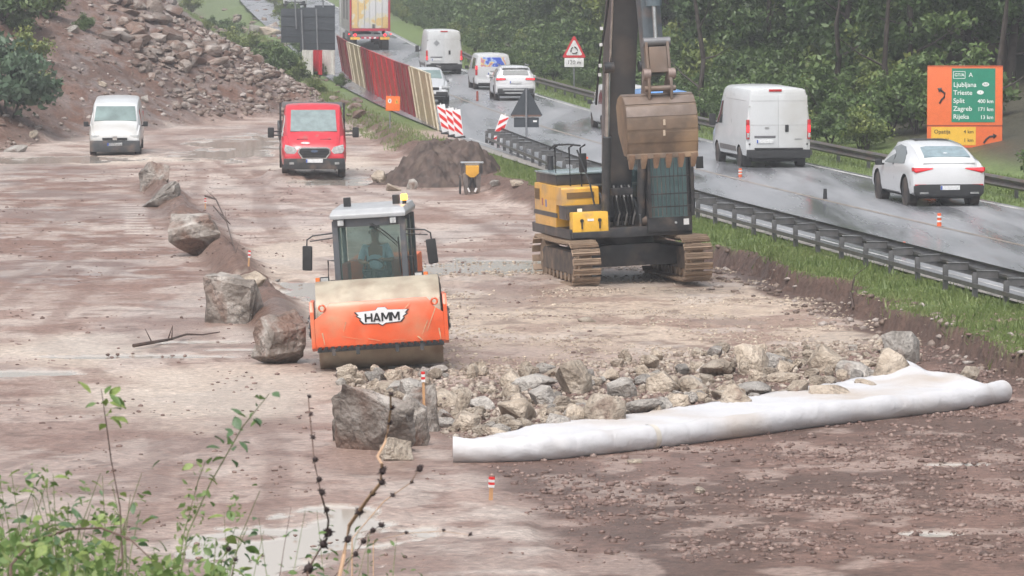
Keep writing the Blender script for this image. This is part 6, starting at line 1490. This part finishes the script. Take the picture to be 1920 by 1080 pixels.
GB = P('sign green', (.02, .22, .14), .45, var=.04); YB = P('sign yellow', (.72, .43, .05), .45, var=.04); SW = P('sign lettering white', (.72, .75, .74), .5, var=.02)
X = lambda px: (px - 1809) / 142 * w
Zs = lambda py: z0 + (277 - py) / 154 * h
MB().box(((X(1784) + X(1866)) / 2, -.03, (Zs(128) + Zs(229)) / 2), (X(1866) - X(1784), .008, Zs(128) - Zs(229))).build('green_field', GB, t)
MB().box(((X(1746) + X(1830)) / 2, -.03, (Zs(238) + Zs(272)) / 2), (X(1830) - X(1746), .008, Zs(238) - Zs(272))).build('yellow_field', YB, t)
def sg(s, px, py, size, mat=SW, sx=1, al='LEFT'): return text(s, size, mat, t, (X(px), -.038, Zs(py)), (PI / 2, 0, 0), sx=sx, bold=.002, align=al)
sg('Ljubljana', 1787, 159, .20); sg('Trieste', 1787, 174, .20); sg('Split', 1787, 189, .20); sg('Zagreb', 1787, 204, .20); sg('Rijeka', 1787, 219, .20)
sg('400 km', 1863, 190, .16, al='RIGHT'); sg('171 km', 1863, 205, .16, al='RIGHT'); sg('13 km', 1863, 220, .16, al='RIGHT')
fr = MB()
x0_, x1_, zA, zB = X(1787), X(1809), Zs(147), Zs(134)
for c_, d__ in (((x0_ + x1_) / 2, zA), (0, 0)), : pass
fr.box(((x0_ + x1_) / 2, -.038, zA), (x1_ - x0_, .006, .016)); fr.box(((x0_ + x1_) / 2, -.038, zB), (x1_ - x0_, .006, .016)); fr.box((x0_, -.038, (zA + zB) / 2), (.016, .006, zB - zA)); fr.box((x1_, -.038, (zA + zB) / 2), (.016, .006, zB - zA)); fr.build('lettering_frame', SW, t)
sg('GT/A', 1789, 140.5, .13); sg('A', 1816, 140.5, .18)
for (px, py, s_) in ((1848, 158, 'SLO'), (1838, 173, 'I')):
    m = MB(); m.prism([(X(px) + .105 * math.cos(a_), Zs(py) + .065 * math.sin(a_)) for a_ in [2 * PI * i / 20 for i in range(20)]], 'y', -.038, -.034); m.build('country_oval', SW, t); text(s_, .08, BLACKP, t, (X(px), -.04, Zs(py)), (PI / 2, 0, 0), align='CENTER')
DK = P('sign print brown', (.10, .07, .03), .5)
sg('Opatija', 1751, 247, .17, DK); sg('Matulji', 1751, 263, .17, DK); sg('4 km', 1826, 247, .15, DK, al='RIGHT'); sg('1 km', 1826, 263, .15, DK, al='RIGHT')
def arrow(pp, r=.03, hd=.11):
    ps = [Vector((X(a_), -.045, Zs(b_))) for a_, b_ in pp]; m = MB(); m.tube(ps, r, 5); dr = (ps[-1] - ps[-2]).normalized(); m.cyl(ps[-1], ps[-1] + dr * hd, .085, .002, 8)
    for i_, v in enumerate(m.v): m.v[i_] = (v[0], -.045 + (v[1] + .045) * .25, v[2])
    m.build('arrow', BLACKP, t)
arrow([(1761, 194), (1765, 187), (1770, 182), (1771, 175), (1766, 171), (1763, 169)]); arrow([(1845, 268), (1850, 261), (1856, 256), (1863, 255)])
# small lane delineators
def cone(px, py, hpx, label, mat, band=True, lean=0, z=None):
    p = G(px, py) if z is None else z; k = sc_at(p); h = hpx / k; t = thing('delineator', label, 'delineator', (p.x, p.y, p.z + .03), (0, R_(lean), 0))
    MB().box((0, 0, .02), (.22, .22, .04)).build('foot', BLK, t, 30, .01); m = MB(); m.cyl((0, 0, .04), (0, 0, h), .055, .045, 10); m.build('post', mat, t)
    if band:
        for q_ in (.4, .7): m = MB(); m.cyl((0, 0, h * q_), (0, 0, h * (q_ + .12)), .058, .058, 10); m.build('white_band', WHITE, t)
OR2 = P('delineator orange', (.75, .13, .04), .4)
cone(1388, 336, 18, 'orange lane delineator with white bands just behind the nearest white van', OR2); cone(1547, 378, 22, 'dark lane delineator standing alone left of the white coupe style car', DGR2, False); cone(1761, 430, 28, 'orange lane delineator right below the white coupe style car', OR2)
cone(1698, 478, 22, 'leaning red and white delineator behind the near guardrail', OR2, True, -12); cone(895, 192, 20, 'small dark red delineator on the road beside the small van with the advert', P('dull red', (.3, .08, .06), .5), False); cone(1100, 318, 22, 'orange delineator behind the guardrail left of the excavator boom', OR2)
# ------------------------------------------------------------------ vegetation
LG = leaf_mat('forest leaves', [(.025, .046, .018), (.06, .105, .036), (.10, .158, .05), (.15, .205, .065), (.21, .23, .075)])
LG2 = leaf_mat('yellow green leaves', [(.07, .11, .03), (.13, .175, .045), (.20, .24, .06), (.30, .29, .09)])
LB = leaf_mat('undergrowth leaves', [(.05, .09, .032), (.09, .145, .045), (.13, .195, .06), (.19, .24, .08)])
LBL = leaf_mat('blue green leaves', [(.05, .09, .055), (.085, .14, .08), (.13, .19, .10)])
BARK = P('bark', (.045, .036, .03), .8, var=.3, scale=5)
def leaves_mesh(name, centers, size, r, stretch=1.7, droop=.3):
    n = len(centers); d = r.normal(size=(n, 3)); d[:, 2] -= droop; d /= np.linalg.norm(d, axis=1)[:, None]
    e = r.normal(size=(n, 3)); e -= d * (e * d).sum(1)[:, None]; e /= np.linalg.norm(e, axis=1)[:, None]
    s = (size * r.uniform(.6, 1.3, n))[:, None]; nn = np.cross(d, e)
    a = centers - d * s * stretch * .5; b = centers + e * s * .42 + nn * s * .1; c = centers + d * s * stretch * .5 - nn * s * .1; f = centers - e * s * .42 + nn * s * .1
    V = np.stack([a, b, c, f], 1).reshape(-1, 3); Fc = np.arange(n * 4).reshape(n, 4)
    return np_mesh(name, V, Fc)
def crown_mesh(name, seed, nclump, nl, zc, rad, hgt, clr, size, low=0, shell=.55):
    r = np.random.default_rng(seed); cs = []; rn = []
    for k in range(nclump):
        v = r.normal(size=3); v /= np.linalg.norm(v); q = r.uniform(shell, 1)
        c = np.array([v[0] * rad * q, v[1] * rad * q, zc + v[2] * hgt * q]); c[2] = max(c[2], low + r.uniform(0, .8))
        cr = clr * r.uniform(.5, 1.25); m = int(nl * r.uniform(.6, 1.3))
        p = r.normal(size=(m, 3)); p /= np.linalg.norm(p, axis=1)[:, None]; p *= (r.random((m, 1)) ** .45) * cr; p[:, 2] *= .62
        cs.append(c + p); b = r.uniform(0, .45); rn.append(np.clip(b + r.uniform(-.12, .3, m) + .25 * (p[:, 2] / cr), 0, 1))  # random tone plus painted top light, paler towards each clump's top
    C_ = np.concatenate(cs); me = leaves_mesh(name, C_, size, r); fattr(me, 'tone', np.concatenate(rn), 'FACE'); return me
def trunk_mesh(seed, h, r0, nb=7):
    rs = random.Random(seed); m = MB(); p = [Vector((0, 0, -.3))]; x = y = 0
    for k in range(7): x += rs.uniform(-.18, .18); y += rs.uniform(-.18, .18); p.append(Vector((x, y, h * (k + 1) / 7)))
    m.tube(p, [r0 * (1 - .8 * k / 7) for k in range(8)], 8)
    for k in range(nb):
        j = rs.randint(1, 6); a = rs.uniform(0, 6.28); L = rs.uniform(1.2, 3); b = p[j]; d = Vector((math.cos(a), math.sin(a), rs.uniform(.1, .6)))
        m.tube([b, b + d * L * .5, b + d * L + Vector((0, 0, .2))], [r0 * .35, r0 * .22, r0 * .07], 5)
    return m.mesh('trunk', 60)
TV = []
for k in range(5):
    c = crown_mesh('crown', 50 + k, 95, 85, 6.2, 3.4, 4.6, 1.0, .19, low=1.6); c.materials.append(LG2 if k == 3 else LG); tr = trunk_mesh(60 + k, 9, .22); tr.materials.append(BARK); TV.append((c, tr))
SHV_ = []
for k in range(4):
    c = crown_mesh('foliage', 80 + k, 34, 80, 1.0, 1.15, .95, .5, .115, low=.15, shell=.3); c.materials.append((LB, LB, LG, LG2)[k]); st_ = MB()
    rs = random.Random(k)
    for j in range(7): a = rs.uniform(0, 6.28); st_.tube([(0, 0, -.1), (.3 * math.cos(a), .3 * math.sin(a), .6), (.8 * math.cos(a), .8 * math.sin(a), 1.4)], [.03, .02, .008], 5)
    sm_ = st_.mesh('stems', 60); sm_.materials.append(BARK); SHV_.append((c, sm_))
def tree(x, y, k, s, label, group, rz=0, zz=None, cat='tree', name='forest_tree', sh=False):
    t = thing(name, label, cat, (x, y, TZ(x, y) if zz is None else zz), (0, 0, rz), group, s)
    c, tr = (SHV_ if sh else TV)[k]
    link('stems' if sh else 'trunk', tr, None, t); link('foliage' if sh else 'crown', c, None, t); return t
rs = random.Random(11)
TL = ['dense dark green forest tree beyond the far guardrail', 'mid green forest tree with drooping lower branches beyond the far guardrail', 'dark leafy forest tree standing on the slope beyond the road', 'yellowish green forest tree among the dark ones beyond the road', 'shaggy forest tree with low branches beyond the road']
n = 0
y = 100
rows = [(-6.8, 3.4, .78, 110, 400), (-10.5, 4.2, .95, 115, 430), (-15.5, 5.0, 1.1, 125, 450), (-22, 6.5, 1.2, 150, 460)]
for (u0, st_, s0, ya, yb) in rows:
    y = ya
    while y < yb:
        uu = u0 + rs.uniform(-1.4, 1.4); x = float(RX(y)) - uu
        # a darker opening in the front row
        k = rs.randrange(5)
        px = 960 + F * x / y
        if (u0 > -11 and (1470 < px < 1600 or 890 < px < 1020 or 1290 < px < 1340)) or (px > 1500 and y < 146): y += st_ * .6; continue
        if px < 2350 and px > 640: tree(x, y, k, s0 * rs.uniform(.8, 1.2), TL[k], 'forest trees, kind %s' % ('abcde'[k]), rs.uniform(0, 6.28)); n += 1
        y += st_ * rs.uniform(.7, 1.3)
# bare trunks near the right end
for (px, d_) in ((1870, 134), (1320, 165), (1665, 140), (1560, 150)):
    x = (px - 960) / F * d_; m = trunk_mesh(int(px), 8, .13, 4); m.materials.append(BARK); o = link('bare_trunk', m); o.location = (x, d_, TZ(x, d_))
    tag(o, {1870: 'thin dark trunk rising just right of the orange direction board', 1320: 'dark trunk behind the raised excavator bucket', 1665: 'dark trunk between the nearest van and the orange direction board', 1560: 'dark trunk in the shady gap above the nearest white van'}[px], 'tree trunk')
# undergrowth
UL = ['leafy bush in the undergrowth along the forest edge', 'low green bush behind the far guardrail', 'dark green bush at the forest edge', 'yellowish bush behind the far guardrail']
y = 98; nb = 0
while y < 420:
    for uu, s in ((-2.9, .62), (-4.4, 1.05), (-6.2, 1.35)):
        if rs.random() < .88:
            u_ = uu + rs.uniform(-.6, .6); x = float(RX(y)) - u_; k = rs.choice([0, 0, 1, 1, 2, 3]); px = 960 + F * x / y
            if px < 2200 and not (1640 < px < 2200 and y < 137 and (s > 1 or px < 1905)): tree(x, y + rs.uniform(-.8, .8), k, s * rs.uniform(.75, 1.2), UL[k], 'bushes of the forest edge, kind %s' % 'abcd'[k], rs.uniform(0, 6.28), cat='bush', name='bush', sh=True); nb += 1
    y += 2.1 + (y - 98) * .006
# left hillside shrubs
for (px, py, s, k, lab, mt) in [(14, 215, 1.75, 0, 'large blue green shrub at the left edge above the parked van', LBL), (58, 118, .8, 3, 'thin yellowish shrub on the left slope', LG2), (10, 40, 1.5, 2, 'dark shrub in the top left corner', LG), (90, 30, 1.0, 3, 'small yellow green shrub near the top left corner', LG2), (52, 170, .7, 3, 'small shrub beside the tan upright rock', LG2), (40, 62, .6, 1, 'low green tuft high on the left slope', LB), (158, 58, .4, 1, 'tiny green tuft beside the grey rock on the left slope', LB)]:
    p = G(px, py); p.z -= .28 * s; t = thing('shrub', lab, 'shrub', p, (0, 0, px), None, s); c = SHV_[k][0].copy(); c.materials.clear(); c.materials.append(mt); link('stems', SHV_[k][1], None, t); link('foliage', c, None, t)
# shrubs on the green bank behind the hoarding
for i, (px, py, s, k) in enumerate([(545, 70, .8, 3), (560, 100, .7, 1), (575, 128, .6, 1), (530, 40, .9, 3), (515, 12, .8, 3), (540, 20, .8, 3), (600, 150, .45, 0), (548, 48, .9, 0), (590, -6, 1.1, 1), (536, 0, 1.0, 0), (640, 165, .35, 1)]):
    p = G(px, py); tree(p.x, p.y, k, s, 'weedy green shrub on the grass bank beside the dark sign backs', 'shrubs on the bank by the sign backs', i, cat='shrub', name='shrub', sh=True)
rs = random.Random(31)
for i in range(20):
    y = rs.uniform(200, 320); u_ = rs.uniform(9.8, 11.6) if y < 250 else rs.uniform(10, 14); x = float(RX(y)) - u_
    tree(x, y, rs.choice([0, 1, 3, 3]), rs.uniform(.4, .85), 'weedy green shrub on the grass bank beside the dark sign backs', 'shrubs on the bank by the sign backs', i, cat='shrub', name='shrub', sh=True)
# grass
GRM = leaf_mat('grass blades', [(.09, .135, .04), (.135, .19, .055), (.18, .23, .07), (.27, .26, .13)], trans=.3)
def grass(name, xy, h, label, seed):
    r = np.random.default_rng(seed); n = len(xy); z = T(xy[:, 0], xy[:, 1]); a = r.uniform(0, 6.28, n); w = .006 + .008 * r.random(n) + h * .05
    hh = h * r.uniform(.5, 1.3, n); b = np.stack([xy[:, 0], xy[:, 1], z - .01], 1); dx = np.stack([np.cos(a) * w, np.sin(a) * w, 0 * a], 1)
    tip = b + np.stack([r.normal(0, .35, n) * hh, r.normal(0, .35, n) * hh, hh], 1)
    V = np.stack([b - dx, b + dx, tip], 1).reshape(-1, 3); me = np_mesh(name, V, np.arange(n * 3).reshape(n, 3)); fattr(me, 'tone', np.clip(r.random(n) * .6 + .4 * fbm(xy[:, 0], xy[:, 1], .8, 3, 5), 0, 1), 'FACE')
    return tag(link(name, me, GRM), label, kind='stuff')
def ug(n, u0, u1, y0, y1, seed, f=None, ye=1.0):
    r = np.random.default_rng(seed); u = r.uniform(u0, u1, n); y = y0 + (y1 - y0) * r.random(n) ** ye; x = RX(y) - u
    if f is not None: k = f(x, y, u) > r.random(n); x, y = x[k], y[k]
    return np.stack([x, y], 1)
g = ug(200000, 8.75, 11.6, 62, 150, 21, lambda x, y, u: ss(.12, -.05, u - (UE(y) + 1.2 * (fbm(x * .6, y * .6, 1, 4, 71) - .5))) * (.35 + .65 * ss(.35, .55, fbm(x, y, .8, 3, 9))), 1.2)
grass('verge_grass', g, .065, 'short green grass on the verge below the near guardrail', 22)
g = ug(16000, 8.9, 11.6, 62, 150, 29, lambda x, y, u: ss(.05, -.1, u - (UE(y) + 1.2 * (fbm(x * .6, y * .6, 1, 4, 71) - .5))) * ss(.52, .62, fbm(x, y, 1.1, 3, 39)))
grass('verge_weeds', g, .19, 'scruffy taller weeds on the verge', 30)
g = ug(7000, 9.0, 11.9, 62, 130, 25, lambda x, y, u: ss(.35, .1, np.abs(u - (UE(y) + 1.2 * (fbm(x * .6, y * .6, 1, 4, 71) - .5)) + .02)) * ss(.5, .62, fbm(x, y, .8, 3, 19)))
grass('hanging_weeds', g, .17, 'weeds hanging over the edge of the grass bank', 26)
g = ug(70000, -3.2, -.35, 96, 270, 23, lambda x, y, u: .4 + .6 * (u < -1.2), 1.3); grass('roadside_grass', g, .11, 'grass along the far road edge', 24)
g = ug(90000, 8.6, 18, 150, 320, 27, lambda x, y, u: ss(np.interp(y, [165, 190, 215, 250, 320], [10.6, 10.9, 11.9, 12.8, 15]), np.interp(y, [165, 190, 215, 250, 320], [10.0, 10.3, 11, 11.8, 14]), u + 2 * (fbm(x, y, .5, 3, 6) - .5)) * ss(8.9, 9.5, u)); grass('bank_grass', g, .17, 'rough green grass on the bank between the rubble and the hoarding', 28)

# ------------------------------------------------------------------ plants close to the camera
NL = [P('fresh leaf', (.14, .23, .07), .45, var=.2), P('young yellow leaf', (.26, .34, .10), .45, var=.2), P('blue green leaf', (.12, .20, .10), .45, var=.2)]
for m in NL:
    n = m.node_tree.nodes; l = m.node_tree.links; b = n['Principled BSDF']; tl = n.new('ShaderNodeBsdfTranslucent'); src = b.inputs['Base Color'].links[0].from_socket; l.new(src, tl.inputs[0]); mx = n.new('ShaderNodeMixShader'); mx.inputs[0].default_value = .4
    l.new(b.outputs[0], mx.inputs[1]); l.new(tl.outputs[0], mx.inputs[2]); l.new(mx.outputs[0], n['Material Output'].inputs['Surface'])
LEAFM = []
for k, m in enumerate(NL):
    for w in (.30, .42):
        mb = MB(); pr = [(0, 0), (.25, w * .75), (.5, w), (.8, w * .55), (1, 0)]
        vs = []; 
        for t_, ww in pr: vs += [(-ww / 2 * 1.4, t_, .06 * math.sin(t_ * 3) + abs(ww) * .12), (0, t_, .06 * math.sin(t_ * 3) - .10 * t_ * t_), (ww / 2 * 1.4, t_, .06 * math.sin(t_ * 3) + abs(ww) * .12)]
        fs = []
        for j in range(4): fs += [(j * 3, j * 3 + 1, j * 3 + 4, j * 3 + 3), (j * 3 + 1, j * 3 + 2, j * 3 + 5, j * 3 + 4)]
        mb.add(vs, fs); me = mb.mesh('leaf', 80); me.materials.append(m); LEAFM.append(me)
STG = P('green stem', (.12, .15, .05), .5); STB = P('brown stem', (.10, .06, .045), .6); STT = P('dry tan stem', (.42, .27, .17), .6, var=.2); HEADM = P('dry dark seed head', (.035, .022, .022), .8)
def nstem(pp, d, label, mat, r0, cat='weed', name='weed', leaves=0, lsz=.035, kinds=(0, 1), tip=.5, group=None, lw=0):
    ps = [at(a, b, d + .12 * math.sin(j)) for j, (a, b) in enumerate(pp)]
    t = thing(name, label, cat, ps[0], group=group); m = MB(); n = len(ps)
    loc = [p - ps[0] for p in ps]
    base_ = Vector((loc[0].x, loc[0].y, 4.15 - ps[0].z)); allp = [base_] + loc if base_.z < -.03 else loc
    m.tube(allp, [r0 * (1 - .65 * j / (len(allp) - 1)) for j in range(len(allp))], 6); m.build('stem', mat, t, 60)
    rs = random.Random(int(pp[0][0] * 7 + pp[-1][1]))
    for k in range(leaves):
        f = 1 - (rs.random() ** (1.0 / max(tip, .01)) if False else rs.random() * tip); f *= (n - 1); j = min(int(f), n - 2); p = loc[j].lerp(loc[j + 1], f - j)
        o = link('leaf', LEAFM[rs.choice(kinds) * 2 + rs.randrange(2)], None, t); s = lsz * rs.uniform(.6, 1.25)
        a = rs.uniform(0, 6.28); off = Vector((math.cos(a) * s * rs.uniform(.1, 1.0 + lw), math.sin(a) * s * .5, rs.uniform(-.3, .4) * s * (1 + lw)))
        o.location = p + off; o.rotation_euler = (rs.uniform(-.9, .9), rs.uniform(-.9, .9), a - PI / 2); o.scale = (s, s, s)
    return t, loc
nstem([(232, 1100), (225, 950), (208, 860), (200, 800), (190, 730)], 13.5, 'tall thin weed rising highest at the left with a tuft of leaves on top', STB, .0035, leaves=16, tip=.24, lsz=.05)
nstem([(335, 1100), (352, 1000), (395, 905), (455, 800), (505, 738)], 13.2, 'slender stem leaning right across the mud with small leaves along its tip', STG, .0033, leaves=22, tip=.42, lsz=.045, kinds=(0, 2))
nstem([(20, 1060), (60, 1015), (130, 992), (190, 990), (245, 1012), (285, 1050)], 12.6, 'dark arching twig bowing over the leaves at lower left', STB, .006, cat='twig', name='arching_twig')
nstem([(330, 1100), (345, 1000), (372, 900), (385, 865)], 13.8, 'thin green stem just left of the leaning one', STG, .003, leaves=14, tip=.5, lsz=.035, kinds=(1, 0))
RS2 = random.Random(4)
for i in range(34):
    x0 = RS2.uniform(0, 450); top = 905 + RS2.uniform(-30, 95) + max(0, x0 - 250) * .2; lean = RS2.uniform(-50, 60)
    nstem([(x0, 1110), (x0 + lean * .3, (1110 + top) / 2), (x0 + lean, top)], RS2.uniform(12.3, 14.5), 'leafy green weed in the thicket at the lower left corner', STG, .003, leaves=9 if i > 3 else 12, tip=.95, lsz=RS2.uniform(.035, .06), kinds=(0, 1, 2), group='weeds of the lower left thicket', lw=1.2)
for i, x0 in enumerate((430, 470, 505, 540, 575, 640, 690, 735, 612, 665)):
    top = RS2.uniform(955, 1025); lean = RS2.uniform(-20, 40)
    nstem([(x0, 1110), (x0 + lean * .4, 1060), (x0 + lean, top)], RS2.uniform(13, 14.5), 'small leaved weed in front of the pale puddle', STG, .0022, leaves=8, tip=.9, lsz=.030, kinds=(0, 2), group='weeds before the puddle', lw=1.8)
# thicket foliage mass
r = np.random.default_rng(77); n_ = 1500
px = r.uniform(-60, 420, n_) ** 1.0; top = 985 + np.clip(px - 60, 0, 400) * .22; py = top + (1130 - top) * r.random(n_) ** .7
dd = r.uniform(12.4, 15, n_); C_ = np.array([tuple(at(a, b, c)) for a, b, c in zip(px, py, dd)])
keep = fbm(px / 60, py / 60, 1, 3, 3) > .42; C_ = C_[keep]
me = leaves_mesh('thicket_leaves', C_, .027, r); fattr(me, 'tone', r.random(len(C_)), 'FACE')
NLM = leaf_mat('thicket leaf', [(.09, .16, .05), (.15, .24, .07), (.21, .30, .10), (.32, .38, .15)], trans=.4)
tag(link('thicket', me, NLM), 'mass of fresh green leaves filling the lower left corner', kind='stuff')
n_ = 1500; px = r.uniform(-40, 480, n_); py = 860 + np.clip(px - 100, 0, 400) * .15 + 230 * r.random(n_) ** .6; dd = r.uniform(12.4, 15, n_)
C_ = np.array([tuple(at(a, b, c)) for a, b, c in zip(px, py, dd)]); C_ = C_[vn(px / 26, py / 40, 8) > .62]
me = leaves_mesh('wispy_leaves', C_, .016, r); fattr(me, 'tone', r.random(len(C_)), 'FACE'); tag(link('wispy_leaves', me, NLM), 'fine small leaves above the thicket at lower left', kind='stuff')
# dry stems with dark seed heads
def heads(t, loc, idx, s=.014):
    for (j, f, k) in idx:
        p = loc[j].lerp(loc[min(j + 1, len(loc) - 1)], f); m = MB(); r_ = random.Random(int(k * 100)); ellip(m, (0, 0, 0), (s * k * .7, s * k * .7, s * k * .75), 8, 6)
        for q_ in range(9): d_ = Vector((r_.uniform(-1, 1), r_.uniform(-1, 1), r_.uniform(-.8, 1))).normalized() * s * k * 1.25; m.cyl((0, 0, 0), d_, .004 * k, .0008, 5)
        o = m.build('seed_head', HEADM, t, 40); o.location = p + Vector((.003, 0, .002))
t, loc = nstem([(575, 1110), (577, 1068), (612, 1010), (616, 975), (603, 930), (590, 870), (583, 800), (578, 745)], 13.4, 'dry brown stem with dark spiky seed heads, left one of the dry stems', STB, .005, cat='dry plant', name='dry_thistle')
heads(t, loc, [(1, .0, 1.6), (1, .8, 1.3), (2, .3, 1.5), (3, .4, .9), (4, .1, 1.0), (4, .5, .9), (5, .1, .9), (5, .7, .7), (6, .4, .6), (7, 0, .5)])
t, loc = nstem([(630, 1110), (645, 1040), (655, 985), (690, 935), (714, 905), (716, 870), (708, 856), (722, 830), (728, 800), (733, 765), (732, 740)], 12.8, 'thick pale tan dry stem curving up in front of the huge boulder', STT, .0075, cat='dry plant', name='dry_thistle')
heads(t, loc, [(1, .5, 1.1), (2, .5, 1.2), (3, .3, .9), (4, .0, 1.0), (4, .6, 1.1), (8, .2, .8), (9, .0, .8), (10, 0, .7)])
t, loc = nstem([(600, 1110), (665, 1040), (690, 1000), (715, 985)], 13.6, 'small dry side stem with seed heads beside the tan stem', STB, .003, cat='dry plant', name='dry_thistle'); heads(t, loc, [(1, .0, .9), (1, .6, .9), (2, .3, .9), (2, .9, .7), (3, 0, .7)])
t, loc = nstem([(660, 1010), (720, 940), (770, 905), (785, 880)], 13.9, 'faint dry stem with one dark head right of the tan stem', STT, .0028, cat='dry plant', name='dry_thistle'); heads(t, loc, [(3, 0, 1.1), (1, .3, .7), (2, 0, .6)])
t, loc = nstem([(430, 1100), (440, 1050), (427, 1030)], 13.6, 'short dry stem with a dark head before the puddle', STB, .0025, cat='dry plant', name='dry_thistle'); heads(t, loc, [(2, 0, .9), (1, 0, .7)])
nstem([(520, 1110), (532, 1030), (546, 950)], 13.6, 'thin bare dry stalk before the puddle', STB, .0022, cat='dry plant', name='dry_stalk')
t, loc = nstem([(700, 1015), (760, 1000), (830, 996), (880, 1003)], 14.2, 'thin dry twig lying out to the right of the seed heads', STT, .002, cat='dry plant', name='dry_stalk'); heads(t, loc, [(1, 0, .5), (2, 0, .5), (3, 0, .6)])
